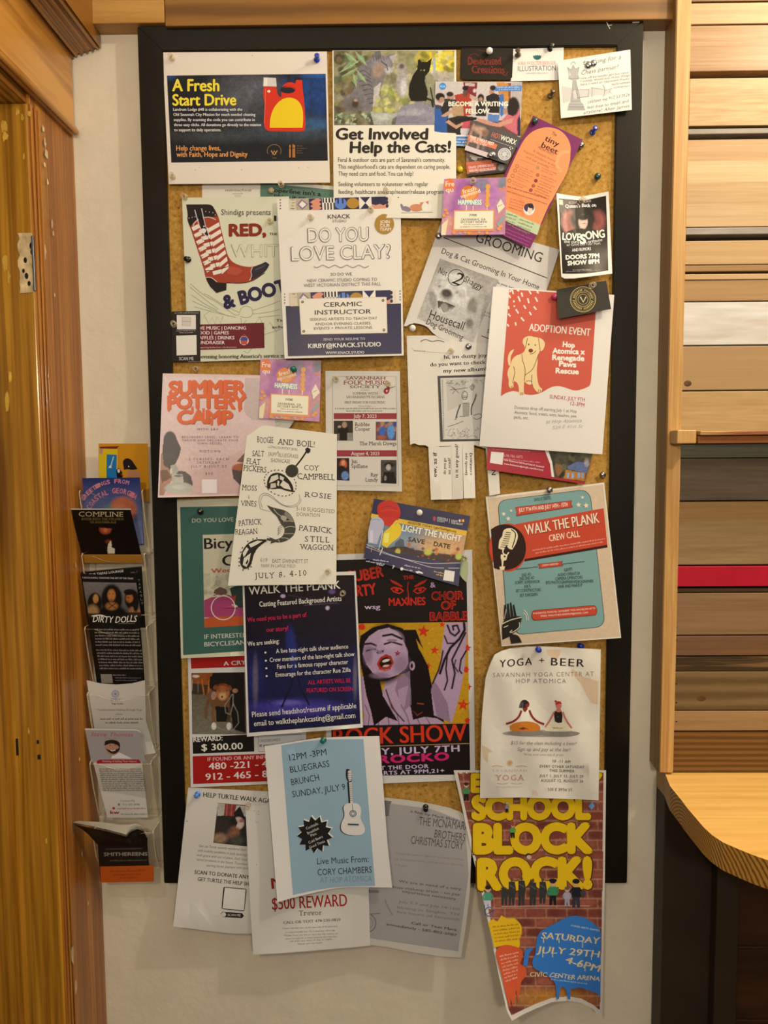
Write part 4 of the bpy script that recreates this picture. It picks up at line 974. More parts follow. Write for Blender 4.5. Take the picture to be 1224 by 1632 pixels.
s.P(Z([(220, 285), (265, 280), (300, 420), (328, 480), (322, 510), (300, 490), (262, 430)]), '#1d1516')
s.E(*Z([(287, 462)])[0], 4, 4, '#e8ddcf').E(*Z([(290, 425)])[0], 1.3, 1.3, '#d8cfc4', n=10)
for x, y in ((165, 355), (190, 350), (215, 345), (305, 300), (335, 305), (365, 310), (385, 330)): s.E(*Z([(x, y)])[0], .8, .8, '#cfc8c0', n=8, up=False)
s.P(Z([(695, 768), (760, 745), (808, 722), (840, 745), (815, 795), (760, 840), (690, 875), (680, 830)]), '#2f2c33').L(Z([(697, 768), (682, 800), (692, 840), (672, 880)]), 1, '#e0d6c8').L(Z([(720, 790), (780, 765), (805, 750)]), 1.5, '#55525a')
s.P(Z([(305, 852), (350, 855), (395, 895), (478, 900), (478, 960), (395, 985), (340, 930)]), '#1f1a1a').L(Z([(303, 855), (350, 850), (400, 892)]), 1, '#e0d6c8').L(Z([(480, 898), (600, 905), (700, 885), (800, 815)]), 1.2, '#2a1c18')
s.P(Z([(500, 760), (580, 770), (620, 800), (560, 840), (480, 820)]), '#b85038', False)
s.T('Shindigs presents', 352.5, 342.5, 431.5, 342.5, 9, '#3a3530').T('RED,', 366, 376, 423, 375, 18, '#8c2a1c', b=.05).T('THE', 429.5, 375, 442, 375, 4, INK, b=.02)
s.TO('WHITE', 369, 409.5, 458, 409, 19.5, '#8a8268', '#ddd8b6', w=.016).T('& BOOTS', 359, 492, 470, 461, 20, '#2a2144', b=.05)
s.R(0, .765, .745, .925, '#6d2228'); P0 = lambda u, v: s.p(u, v)
s.P(z4([(200, 1252), (692, 1246), (702, 1450), (200, 1458)], 5.265, 270, 280), '#70242a')
s.lines(['LIVE MUSIC | DANCING', 'FOOD | GAMES', 'RAFFLES | DRINKS', 'FUNDRAISER'], 313, 525.3, 7.75, 5.3, '#efdcd2', b=.02, x1s=[392, 364.5, 373.5, 358])
s.T('supporting families from x the Boomerocs', 318, 555, 377, 554.3, 2.4, '#e0c4bc'); s.E(389, 543, 7.3, 7, '#e9dccc').E(389, 541, 6, 4.5, '#4a4a86').P([(383, 543), (395, 543), (393, 549), (385, 549)], '#c05048').L([(384, 537), (389, 533), (394, 537)], 1, '#c05048')
s.T("evening honoring America's service members", 320, 571, 480, 569.5, 5.6, '#2f2a20', b=.02, serif=True).T('Tickets', 440, 513, 470, 512, 4.5, INK, b=.02).T('schedule', 434, 523.5, 475, 522.5, 4.5, INK, b=.02); s.T('II', 437.5, 352, 445, 352, 8, INK, b=.04)
s.done()
s = Sheet('business_card', 'black scan card with two white squares on the corner of the boot flyer', 'card', [(273.5, 496.5), (319, 495.5), (319.5, 576), (274, 576.5)], LV(3.2), paper='#1b1314', n=(2, 3), mat=GLOSS)
s.P([(281.6, 502), (312, 502), (312.2, 525), (282, 525)], '#eee2d2').P([(281, 535), (313, 534), (313.5, 565.5), (281.5, 566.5)], '#efe6d8')
s.P([(289.5, 505.5), (304, 505.5), (304, 518.5), (289.5, 518.5)], '#ddd0bc').L([(290, 512.5), (304, 512.5)], .7, '#a89c88').L([(290, 505.5), (304, 505.5), (304, 519), (290, 519), (290, 505.5)], .5, '#a89c88')
s.T('SCAN ME', 285.5, 574, 308.5, 574, 5, '#e8ddd0').dash(278, 499.5, 316, 499.5, 1.8, '#b8a89c').dash(281, 528, 312, 527.8, 1.8, '#b8a89c').dash(286, 531, 308, 530.8, 1.6, '#b8a89c'); s.done()

# --- clay studio flyer
NV = '#26264a'
s = Sheet('flyer', 'flyer with outlined title about clay between geometric pattern bands over navy', 'flyer',
          [(441, 317.5), (638, 312), (643.5, 566.5), (453.5, 571.5)], (LV(4), LV(4), LV(6), LV(7)), lambda u, v: .006 * np.clip(v, 0, 1) ** 2 * (1 - u) + .004 * np.sin(np.pi * np.clip(u, 0, 1)) * v, mat=GLOSS, paper='#ebdfcb', n=(8, 10))
Z = lambda q: z4(q, 5.322, 430, 290)
def band(q):
    """eight pattern squares along a band with corners q"""
    Hb = homog(q)
    def B(u, v): w = Hb @ np.array([u, v, 1]); return (w[0] / w[2], w[1] / w[2])
    R_ = lambda a, b_, c_, d_, k, up=False: s.P([B(a, b_), B(c_, b_), B(c_, d_), B(a, d_)], k, up)
    R_(0, 0, .07, 1, '#d9c8a8', True)
    for i in range(4): s.P([B(0, .05 + .25 * i), B(.07, .05 + .25 * i), B(.04, .15 + .25 * i)], NV, False)
    R_(.07, 0, .2, 1, '#b9a888'); s.P([B(.13, .02), B(.195, .5), B(.13, .98), B(.08, .5)], '#8a7590').P([B(.133, .2), B(.175, .5), B(.133, .8), B(.1, .5)], '#efe2cc')
    R_(.2, 0, .33, 1, NV); s.P([B(.21, 0)] + [B(.30 + .025 * (k % 2), k / 6) for k in range(7)] + [B(.21 + .03 * ((6 - k) % 2), (6 - k) / 6) for k in range(7)], '#dc8f72')
    R_(.33, 0, .455, 1, '#efe2cc')
    for k in range(4): R_(.335 + .03 * k, 0, .35 + .03 * k, .4, '#1d1b20', k == 0); R_(.35 + .03 * k, .42, .364 + .03 * k, 1, '#1d1b20')
    R_(.455, 0, .57, 1, NV); s.E(*B(.512, .5), 9.5, 9, '#5d80c4'); R_(.48, .05, .495, .5, NV, True); R_(.525, .05, .54, .5, NV)
    R_(.57, 0, .69, 1, NV); s.E(*B(.63, .5), 10, 8.5, '#b5842c')
    R_(.69, 0, .81, 1, '#efe2cc'); s.P([B(.7, 0), B(.8, 0), B(.75, .5)], NV).P([B(.7, 1), B(.8, 1), B(.75, .5)], NV, False)
    R_(.81, 0, .95, 1, '#dc9678'); s.P([B(.81, 0), B(.95, 0), B(.95, .62), B(.92, .75), B(.89, .6), B(.85, .72), B(.81, .6)], NV)
    R_(.95, 0, 1, 1, '#e8d6ba')
    for i in range(3): s.E(*B(.957, .2 + .3 * i), 2.2, 3, NV, n=12)
band(Z([(160, 145), (1030, 122), (1035, 222), (165, 242)]))
for k in range(4): s.P(Z([(85, 145 + 25 * k), (98, 150 + 25 * k), (86, 158 + 25 * k)]), INK, False).P(Z([(1095, 125 + 25 * k), (1082, 130 + 25 * k), (1094, 138 + 25 * k)]), INK, False)
s.T('KNACK', 522.5, 348.5, 558.5, 347.7, 6.5, INK, b=.01).T('STUDIO', 530, 354.3, 552, 354, 3.8, '#4a423a')
s.E(430 + 972 / 5.322, 290 + 357 / 5.322, 15.6, 16, '#ad8031').lines(['JOIN', 'OUR', 'TEAM'], 613.5, 356, 5.9, 5, '#f0e3cc', al='c', b=.02, ang=-1, dx=.3)
s.TO('DO YOU', 491.5, 386, 587, 383.5, 21.5, '#5d5348', '#eee2d0', w=.026).TO('LOVE CLAY?', 465, 415.5, 622, 411, 21.5, '#5d5348', '#eee2d0', w=.026)
s.L([(500 + i * 2.2, 424.5 + 1.9 * math.sin(i * .72)) for i in range(41)], .8, '#5d5348')
s.T('SO DO WE.', 527, 439.3, 562, 438.6, 4.4, '#3d342c').T('NEW CERAMIC STUDIO COMING TO', 490, 449.7, 601, 447.4, 5, '#6d6256').T('WEST VICTORIAN DISTRICT THIS FALL', 484, 457.3, 607.5, 454.6, 5, '#6d6256')
s.P(Z([(135, 1052), (1112, 1030), (1118, 1455), (155, 1476)]), NV); band(Z([(165, 940), (1070, 915), (1072, 1032), (175, 1055)]))
for k in range(4): s.P(Z([(122, 945 + 25 * k), (134, 950 + 25 * k), (123, 958 + 25 * k)]), INK, False).P(Z([(1110, 918 + 25 * k), (1098, 923 + 25 * k), (1109, 931 + 25 * k)]), INK, False)
s.P(Z([(246, 990), (990, 975), (998, 1282), (265, 1295)]), '#c9b79a').P(Z([(250, 993), (988, 978), (994, 1278), (268, 1290)]), '#ecdfc8')
for x, y in ((277, 1018), (960, 1005), (968, 1255), (288, 1266)): s.E(*Z([(x, y)])[0], 2.3, 2.3, '#6d5f4c', n=12).E(*Z([(x - 1, y - 1)])[0], 1, 1, '#b09c7c', n=8)
s.T('CERAMIC', 516, 489, 577, 487.6, 7, INK, b=.01).T('INSTRUCTOR', 502, 501.5, 591.5, 499.6, 7, INK, b=.01)
s.T('SEEKING ARTISTS TO TEACH DAY', 494, 511.2, 601.5, 508.8, 4.2, '#544a3f').T('AND/OR EVENING CLASSES.', 502, 518.6, 592, 516.8, 4.2, '#544a3f').T('EVENTS + PRIVATE LESSONS.', 500.5, 525.5, 594.5, 523.6, 4.2, '#544a3f')
s.T('SEND YOUR RESUME TO', 515.5, 543, 582, 541.7, 3.8, '#d8cfc4').T('KIRBY@KNACK.STUDIO', 491.5, 555, 607, 552, 7, '#f0e8da', b=.02).T('WWW.KNACK.STUDIO', 519, 564.6, 580.5, 563.4, 4.2, '#e2d9cc', b=.01); s.done()

# --- dog grooming sheet with a torn lower edge
s = Sheet('flyer', 'tilted dog grooming flyer with torn lower edge and grey poodle photo', 'flyer', [(706, 345), (892, 398), (817, 634), (622, 580)], (LV(1), LV(2), LV(3), LV(4)),
          lambda u, v: .006 * np.clip(1 - u, 0, 1) * np.clip(v, 0, 1) ** 2,
          outline=[(706, 345), (892, 398), (840, 560), (775, 600), (742, 558), (730, 551), (718, 546), (700, 538), (690, 531), (682, 522), (677, 519), (668, 516), (660, 515), (652, 517), (648, 520), (643.5, 519.5)], paper='#ddd2c0', n=(6, 8))
s.T('GROOMING', 757, 384.5, 861.5, 418.5, 15.5, '#3a352f').L([(708, 379), (872, 443)], 1.3, '#2b2621').T('Dog & Cat Grooming In Your Home', 703, 403.5, 858, 461.8, 8.8, '#423c35', b=.005).T('Is your hair getting long?', 793, 452, 850, 472, 3.4, '#3a342d', b=.02)
Z = lambda q: z4(q, 4.708, 640, 360)
def poodle(p):
    p.bg('#b1a898').gv(410, 545, '#a39a8c', '#c2b9aa')
    p.e(722, 470, 36, 38, '#cfc7b8', 15, .4).e(720, 462, 30, 24, '#dbd4c6', 15, .5).spots(60, 690, 445, 758, 495, 6, ['#e3ddd0', '#c2baac', '#d6cfc1', '#b3ab9c'], 3, .5)
    p.e(752, 490, 8, 16, '#8b8376', 10, .6).e(690, 478, 6, 16, '#9d9588', -10, .6).e(712, 470, 10, 8, '#8d8679', 15, .7)
    p.e(712, 467, 8, 6, '#4a443d', 15, .5).e(700, 456, 2.4, 2, '#7a7268', 0, .8, .7).e(728, 466, 2.4, 2, '#7d766c', 0, .8, .7).p([(697, 479), (712, 482), (726, 488), (718, 496), (706, 498), (698, 490)], '#4d463f').e(708, 489, 6, 6, '#99907f', 10, .5).l([(701, 490), (706, 499), (714, 499), (718, 493)], 1.4, '#ece6d8')
    p.e(735, 505, 26, 12, '#c4bcae', 15, .7).e(748, 515, 6, 8, '#7d766a', 0, .8).noise(.15, 2, 2).noise(.12, 5, 3)
s.pic([(701, 412), (795, 446), (754, 546), (664.5, 507)], poodle)
s.T('Not', 698, 435, 711, 440.5, 10, '#25201c', b=0, jit=.4).T('Shaggy', 738.5, 448.5, 767, 462.5, 10, '#25201c').T('2', 719, 450.5, 733, 456, 20, '#1d1916', sh=.2).ring(727, 442.5, 13, 1.1, '#3a342f')
s.T('Housecall', 683, 506.5, 737.5, 526, 13.5, '#1d1916', b=.0).T('Dog Grooming', 678.5, 515.8, 736.5, 542.5, 9.5, '#1d1916')
s.T('Is your baby friend', 772, 498, 800, 508, 3.4, '#4d463d').T('and not getting all', 771, 503, 800, 513, 3.4, '#4d463d').T('Saturday', 776, 530, 800, 538, 6, '#3a342d', b=.02).L([(767, 535), (795, 546)], 1.2, '#2b2621'); s.done()
happy([(708, 285), (806.5, 282.5), (805, 373.8), (703, 374.8)], (LV(8), LV(8), LV(10), LV(10)), 'square purple music card below the yellow pin, over the cats flyer')
happy([(415, 571.5), (512, 575), (509, 672), (413, 666.5)], (LV(4), LV(4), LV(6), LV(6)), 'square purple music card with a green pin below the clay flyer')

# --- black concert photo card, black emblem card
s = Sheet('flyer', 'small white edged black concert flyer with a big haired singer', 'flyer', [(887, 308), (970, 305), (975.8, 436), (894.5, 442)], (.034, .033, .044, .052),
          lambda u, v: -.010 * np.sin(np.pi * np.clip(u, 0, 1)) * (1 - v) + .006 * np.sin(np.pi * np.clip(u, 0, 1)) * v, mat=GLOSS, paper='#ece0cb', n=(6, 6),
          outline=[(887, 308), (905, 311), (926, 313.5), (948, 309.5), (970, 305), (973, 370), (975.8, 436), (940, 440.5), (915, 443.8), (900, 444), (894.5, 441)])
Z = lambda q: z4(q, 7.092, 870, 290)
def singer(p):
    ze = lambda x, y, rx, ry, c, an=0, so=.3, a=1: p.e(870 + x / 7.092, 290 + y / 7.092, rx / 7.092, ry / 7.092, c, an, so, a)
    p.bg('#191412'); ze(260, 450, 80, 130, '#b06a5c', 0, .5); ze(590, 440, 80, 110, '#98524a', 0, .7); ze(420, 430, 150, 100, '#4a2a28', 0, .8)
    ze(360, 420, 70, 110, '#3a302e', 0, .4); ze(420, 400, 120, 110, '#1d1716', 0, .4); ze(480, 430, 60, 110, '#1b1514', 0, .4); ze(420, 450, 52, 80, '#d9b8a2', 0, .25); ze(420, 400, 60, 34, '#211a19', 0, .4)
    ze(405, 415, 16, 6, '#3a2622'); ze(450, 415, 14, 6, '#3a2622'); ze(430, 468, 18, 6, '#a8402f'); ze(410, 535, 40, 18, '#c9a892', 0, .4); p.p(Z([(240, 560), (340, 525), (500, 530), (620, 560), (640, 620), (230, 620)]), '#171211'); p.noise(.15, 2, 4)
s.P(Z([(145, 185), (390, 208), (450, 205), (680, 155), (692, 500), (706, 1000), (500, 1032), (300, 1038), (188, 1035), (165, 600)]), '#191412')
s.pic(Z([(150, 300), (684, 290), (690, 620), (166, 630)]), singer)
s.P(Z([(150, 198), (192, 205), (195, 262), (152, 255)]), '#c9c2a4').T('VICTORY', 906, 325, 920, 324.5, 3.8, '#c9a49a', b=.01).T('NORTH', 930, 323.5, 942, 322, 3.8, '#c9a49a', b=.01)
s.T("Queen's Back on", 901, 331, 950, 329.5, 5.6, '#ded5c6', b=.035, jit=.5)
s.T('LOVE', 896.5, 382, 924.5, 383.5, 11, '#f3ece0', b=.04).T('S', 925, 388, 933, 388, 14, '#f3ece0', b=.05).T('ONG', 934, 381.5, 964, 378, 12, '#f3ece0', b=.04)
s.T('the cure', 899, 387, 923, 387.5, 4.6, '#e3dacc', b=.01).T('tribute', 938, 387.5, 960, 384, 4.6, '#e3dacc', b=.01).T('w/ Good and Your Hurt', 903, 392.5, 957, 389.5, 4.4, '#d8cec0', jit=.3).T('AND RUMORS', 912, 401, 942, 398.5, 4.6, '#e3dacc', b=.03)
s.T('DOORS 7PM', 902, 413.5, 955, 410.5, 6.6, '#efe7da', b=.05).T('SHOW 8PM', 905, 423, 955, 419.5, 6.6, '#efe7da', b=.05).dash(913, 431, 943, 429.8, 2, '#a39a8e').dash(902, 433.5, 957, 431, 1.7, '#8c847a'); s.done()

# --- adoption flyer
s = Sheet('flyer', 'white and coral flyer with a sitting cream dog drawing', 'flyer', [(786, 457), (979, 470), (960, 724), (764, 711)], (.042, .036, .041, .048),
          lambda u, v: .010 * np.clip(1 - u, 0, 1) ** 1.5 * np.sin(np.pi * np.clip(v, 0, 1)) + .006 * np.clip(u - .55, 0, 1) * v, paper='#ebdfcc', n=(8, 10))
Z = lambda q: z4(q, 5.564, 760, 440); CO = '#cf5b45'
s.P(Z([(288, 117), (1065, 170), (1010, 968), (970, 990), (930, 1005), (890, 1014), (850, 1013), (800, 994), (750, 978), (710, 974), (670, 980), (630, 1000), (580, 1030), (530, 1048), (480, 1056), (430, 1050), (380, 1030), (330, 1018), (290, 1025), (250, 1040), (212, 1066)]), CO)
for x, y, a, l in ((300, 128, -70, 30), (365, 128, 30, 22), (400, 165, 75, 38), (472, 145, 60, 34), (540, 145, 40, 22), (292, 182, 70, 28), (375, 202, 68, 50), (456, 218, 76, 46), (528, 208, 62, 44), (330, 245, 84, 58), (318, 140, 75, 40), (425, 274, 60, 34), (516, 284, 52, 36), (357, 312, 58, 44), (474, 332, 62, 32), (288, 346, 50, 30), (405, 383, 50, 42), (344, 424, 80, 28), (276, 436, 60, 26), (282, 280, 80, 26)):
    cx, cy = Z([(x, y)])[0]; dx, dy = math.cos(math.radians(a)) * l / 11, math.sin(math.radians(a)) * l / 11
    s.L([(cx - dx, cy - dy), (cx + dx, cy + dy)], 2.4, '#f5e3cc')
s.T('ADOPTION EVENT', 843, 527, 940.5, 535.5, 11.5, '#f5e6d3', b=.02)
for t, xa, xb, y in (('Hop', 762, 865, 632), ('Atomica x', 672, 955, 690), ('Renegade', 670, 950, 748), ('Paws', 730, 878, 805), ('Rescue', 700, 900, 866)):
    (a, b_), (c_, d_) = Z([(xa, y - 6), (xb, y + 4)]); s.T(t, a, b_, c_, d_, 8.2, '#f6e9d8', b=.045)
s.T('SUNDAY, JULY 9TH', 876, 635, 931.5, 640, 6, '#b8434c', b=.01).T('12-3PM', 909, 645.5, 931, 648.5, 6, '#b8434c', b=.01)
s.T('Donation drop off starting July 1 at Hop', 820, 651.5, 919, 658, 5, '#6f675e').T('Atomica: food, treats, toys, leashes, pee', 819.5, 659.5, 918.5, 665.5, 5, '#6f675e').T('pads, etc.', 819, 667, 842.5, 668.6, 5, '#6f675e')
s.T('at Hop Atomica', 870, 675, 927, 673, 6, '#a29a90', sh=.3, jit=.6).T('539 E 41st St', 880, 684, 929, 682, 5.5, '#b3aba0', sh=.3, jit=.5)
CR, LN = '#efcf94', '#6d4c2c'
dog = [(405, 575), (415, 550), (440, 535), (475, 530), (500, 540), (545, 545), (575, 555), (600, 580), (605, 610), (590, 650), (570, 668), (560, 655), (548, 690), (538, 720), (540, 760), (530, 830), (535, 900), (545, 960), (560, 985), (580, 1000), (575, 1025), (545, 1035), (520, 1015), (500, 985), (490, 955), (470, 965), (440, 955), (420, 930), (415, 1000), (420, 1050), (395, 1060), (370, 1050), (375, 1000), (360, 945), (330, 930), (322, 955), (330, 985), (300, 995), (280, 975), (285, 920), (270, 880), (275, 830), (300, 790), (310, 740), (345, 705), (395, 690), (420, 670), (430, 645), (418, 610), (408, 600)]
s.P(Z([(330, 648), (300, 660), (278, 700), (272, 745), (282, 790), (300, 795), (298, 745), (302, 705), (322, 672)]), CR); s.P(Z(dog), CR)
for q in ([(400, 690), (402, 745), (425, 800), (430, 855), (420, 930)], [(548, 690), (520, 770), (495, 830), (440, 870), (425, 880)], [(325, 800), (340, 850), (325, 905), (318, 950)], [(430, 640), (440, 590), (450, 550)], [(545, 545), (552, 590), (560, 655)], [(488, 875), (485, 945), (495, 975)], [(435, 935), (465, 925), (490, 940)], [(305, 975), (308, 990)], [(320, 970), (322, 988)], [(390, 1030), (392, 1055)], [(405, 1030), (407, 1055)], [(550, 1005), (545, 1028)], [(565, 1008), (565, 1028)], [(470, 690), (490, 690), (515, 675), (522, 660)]):
    s.L(Z(q), 1.0, LN)
s.E(*Z([(478, 661)])[0], 3.6, 3.2, '#7a3a22').E(*Z([(460, 606)])[0], 1.1, 1.4, '#5d4630', n=10).E(*Z([(518, 612)])[0], 1.1, 1.4, '#5d4630', n=10); s.done()
s = Sheet('business_card', 'black card with a round gold emblem over the corner of the coral dog flyer', 'card', [(887, 461.7), (966, 447), (974, 492.5), (890, 508)], (.047, .045, .052, .056), paper='#2e2b25', n=(3, 3))
s.ring(929.2, 477, 20, 1.2, '#b59a55').ring(929.2, 477, 18, .6, '#8c753c').ring(929.2, 477, 11.5, 2, '#8c7740').ring(929.2, 477, 8, .8, '#b59a55')
for i in range(36):
    if i % 9 not in (0,): a = i * math.pi / 18; s.L([(929.2 + 13.4 * math.cos(a), 477 + 13.4 * math.sin(a)), (929.2 + 16.4 * math.cos(a + .05), 477 + 16.4 * math.sin(a + .05))], 1.2, '#c9ae68')
s.L([(925, 473), (929.5, 481.5), (934, 473)], 2, '#d9c384').E(929.3, 476.5, 1, 1.4, '#2e2b25', n=8); s.done()

# --- album sheet with tear-off tabs
s = Sheet('flyer', 'white album flyer with pencil drawing and tear off tabs at the foot', 'flyer', [(648, 535), (800, 541), (800, 715), (653, 708)], (LV(4), LV(4), LV(6), LV(6)), flare(.004),
          outline=[(648, 535), (700, 534.6), (722, 541), (728, 544.5), (800, 549), (800, 716), (771, 714), (755, 709), (682, 712), (678, 709.5), (668, 709.5), (660, 706.5), (653.5, 709)], paper='#e8dcc6', n=(6, 7))
s.L([(670, 544.5), (678, 540), (688, 545), (698, 542), (708, 545)], 1.2, '#4d463f').L([(657, 554), (658, 559), (678, 560.5), (712, 563)], .6, '#b3a890').T('dusty.joy', 660, 560, 678, 560.4, 2.6, '#8c8272')
s.T('hi, im dusty joy', 708, 572, 776, 569, 6, INK, b=.02).T('do you want to check out', 686, 584, 790, 579, 6, INK, b=.02).T('my new album?', 707, 594, 776, 590.5, 6, INK, b=.02)
Z = lambda q: z4(q, 5.626, 630, 520)
s.P(Z([(378, 446), (900, 428), (900, 1025), (402, 1036)]), '#4f4b45').P(Z([(403, 465), (900, 450), (900, 1008), (428, 1014)]), '#d6cdbb')
s.P(Z([(455, 480), (640, 470), (600, 700), (470, 760)]), '#c6bdac')
for i in range(40): s.E(*Z([(422 + i * .35, 483 + i * 13.2)])[0], .9, .7, '#4a453e', n=6, up=False)
dr = '#57524a'
for q in ([(500, 540), (540, 570), (510, 605)], [(520, 550), (570, 600)], [(490, 570), (590, 560), (650, 550)], [(690, 525), (665, 545), (690, 575), (710, 545), (690, 525)], [(682, 530), (682, 575)], [(698, 535), (695, 572)], [(598, 610), (610, 585), (630, 580), (645, 600), (645, 640), (630, 660), (605, 655), (596, 630), (598, 610)], [(597, 625), (648, 628)], [(598, 640), (645, 640)],
          [(600, 690), (660, 685), (658, 805), (575, 808)], [(625, 690), (622, 806)], [(640, 688), (640, 806)], [(725, 600), (715, 660), (685, 720), (680, 800)], [(470, 900), (540, 880), (610, 850)], [(540, 830), (550, 835)], [(560, 810), (530, 840)], [(700, 800), (760, 780), (780, 810), (730, 840), (700, 820)]):
    s.L(Z(q), .9, dr)
s.L(Z([(584, 700), (560, 760), (545, 822)]), 2.2, dr).L(Z([(727, 610), (712, 665), (680, 725), (683, 795)]), 2, dr).P(Z([(603, 690), (655, 688), (655, 800), (605, 805)]), '#aaa292')
for i in range(90):
    rr = random.Random(i); x, y = (rr.uniform(465, 740), rr.uniform(915, 1000)) if i < 55 else (rr.uniform(455, 790), rr.uniform(475, 530)); s.L(Z([(x, y), (x + rr.uniform(-18, 18), y + rr.uniform(-12, 12)), (x + rr.uniform(-18, 18), y + 8)]), .6, '#7a7468')
par = s.done()
def tab(q, d, txt, xs, y1, h, two=None, k=4):
    t = Sheet('tear_off_tab', None, None, q, d, flare(.003), paper='#e8dcc6', n=(2, 4))
    t.T(txt, xs, y1[0], xs, y1[1], h, INK, b=.02)
    if two: t.T(two, xs + 7.5, y1[0], xs + 7.5, y1[1], h, INK, b=.02)
    t.done(par)
D1, D2 = LV(6) + .004, LV(6) + .006
tab(Z([(296, 1078), (395, 1078), (412, 1553), (320, 1557)]), (D1, D1, D2 + .002, D2), 'ew, as if', 696, (760, 721), 6)
tab(Z([(393, 1082), (500, 1075), (510, 1552), (412, 1554)]), (D1, D1, D2, D2 + .002), 'do you go', 710.5, (756, 730), 4.2, 'to scad?')
tab(Z([(500, 1040), (602, 1040), (608, 1546), (512, 1553)]), (D1, D1, D2 + .004, D2), 'is it any good?', 730, (761, 708), 4.8)
tab(Z([(603, 1040), (704, 1036), (718, 1541), (614, 1543)]), (D1, D1, D2, D2 + .003), '(avoids eye', 744.5, (757, 722), 4.2, 'contact)')
tab([(774, 712), (793, 713), (797, 787), (780, 790)], (D1 - .002, D1 - .002, D1 - .001, D1 - .001), 'No', 790, (757, 742), 6.5)

# --- red real estate card
s = Sheet('postcard', 'red card with a house photo, half hidden below the coral dog flyer', 'card', [(778, 690), (947, 704), (932, 771.5), (775.5, 748)], (LV(9), LV(6), LV(7), LV(10)), mat=GLOSS, paper='#ab2736', n=(4, 3))
Z = lambda q: z4(q, 4.8, 760, 700)
def house(p):
    p.bg('#4d4a3a').spots(60, 870, 700, 945, 765, 5, ['#3a3a2c', '#6a6a4c', '#57503c', '#2c2a22'], 2, .7); p.p(Z([(690, 210), (770, 170), (860, 190), (840, 260), (700, 230)]), '#5d6d92').p(Z([(600, 190), (640, 190), (660, 240), (620, 290), (600, 240)]), '#8c6038').p(Z([(680, 235), (830, 258), (825, 320), (665, 300)]), '#b5782f')
    for x in (690, 725, 770, 800): p.p(Z([(x, 255), (x + 18, 258), (x + 16, 300), (x - 2, 296)]), '#8fa0bb')
    p.e(*Z([(840, 180)])[0], 4, 6, '#a89a9a', 0, .8).noise(.2, 2, 3)
s.pic(Z([(545, 85), (885, 112), (825, 325), (590, 290)]), house)
s.P(Z([(520, 85), (545, 85), (575, 170), (592, 290), (572, 286), (560, 190)]), '#eadfce').P(Z([(110, 95), (207, 103), (195, 196), (100, 180)]), '#e9dfcf')
s.T('678-786-5872', 803, 728, 833, 730.5, 4, '#e3a0a0').dash(803, 732, 860, 738, 2.2, '#d98a8c').T('1526 Richmond Hill Road Suite B, Savannah', 803, 734, 867, 745.5, 2.6, '#f2dcd4', b=.02).T('www.homesteadgeorgia.com/directory', 803, 740, 866, 750.5, 2.6, '#f2dcd4', b=.02).dash(785, 716.5, 845, 720.5, 2, '#cf7078'); s.done()

# --- pottery flyer, lined note card, folk flyer, boogie flyer
s = Sheet('flyer', 'pink pottery camp flyer with dripping orange bubble letters', 'flyer', [(259.4, 595), (442, 598.5), (432, 789), (251.6, 793)], (.040, .033, .036, .055),
          lambda u, v: .016 * np.clip(.5 - u, 0, 1) ** 2 * 4 * (v * .6 + .25), mat=GLOSS, paper='#dfc0b4', n=(8, 8))
Z = lambda q: z4(q, 6.442, 240, 570)
def pots(p):
    ze = lambda x, y, rx, ry, c, an=0, so=.2, a=1: p.e(240 + x / 6.442, 570 + y / 6.442, rx / 6.442, ry / 6.442, c, an, so, a)
    p.bg('#dcc0b6').gv(600, 790, '#e3c8c0', '#d2aea2'); p.p(Z([(410, 1200), (560, 1120), (940, 950), (1000, 1420), (410, 1420)]), '#c9a296', .55)
    p.p(Z([(970, 180), (1300, 180), (1300, 640), (1040, 640), (960, 560)]), '#bfa9a0', .8)
    p.p(Z([(85, 1000), (120, 980), (200, 1150), (240, 1220), (180, 1320), (130, 1416), (85, 1416)]), '#a47a66'); p.p(Z([(90, 1160), (170, 1150), (215, 1230), (120, 1290)]), '#6d4a3e')
    ze(200, 830, 62, 74, '#4a4648'); p.p(Z([(140, 800), (262, 820), (312, 930), (290, 1020), (255, 1090), (215, 1110), (170, 1110), (128, 1040), (120, 950)]), '#4a4648'); ze(190, 1080, 60, 50, '#45403f')
    p.p(Z([(185, 1110), (260, 1095), (290, 1160), (330, 1180), (340, 1215), (240, 1215), (190, 1180)]), '#a8a294'); p.p(Z([(180, 1120), (200, 1090), (215, 1200), (195, 1190)]), '#3f2f2a'); ze(210, 1165, 14, 30, '#cfc6b4')
    p.p(Z([(290, 1160), (360, 1170), (415, 1220), (435, 1300), (420, 1330), (300, 1290), (250, 1210)]), '#57504a'); ze(290, 1340, 145, 62, '#b5b09f'); p.p(Z([(225, 1190), (330, 1200), (345, 1330), (215, 1330)]), '#b5b09f'); ze(290, 1330, 70, 22, '#c4bfae'); ze(285, 1215, 45, 10, '#6d655a'); ze(150, 1275, 20, 6, '#c9744a')
    ze(930, 1140, 95, 55, '#a85a38'); p.p(Z([(835, 1150), (1000, 1170), (1000, 1310), (920, 1310), (850, 1240)]), '#4a423c'); p.p(Z([(880, 1070), (1000, 940), (1000, 1080)]), '#7a5444'); p.noise(.06, 3, 5)
s.pic([s.p(.01, .025), s.p(.99, .025), s.p(.985, .985), s.p(.012, .985)], pots)
OR, SH = '#dd5a1f', '#8c4a40'
def bubble(t, q0, q1, h, b_):
    (a, c_), (d_, e_) = Z([q0, q1])
    s.T(t, a + 1.0, c_ + 1, d_ + 1.0, e_ + 1, h, SH, b=b_, dl=1, sp=.95, arc=1.5); s.T(t, a, c_, d_, e_, h, OR, b=b_, dl=2, sp=.95, arc=1.5)
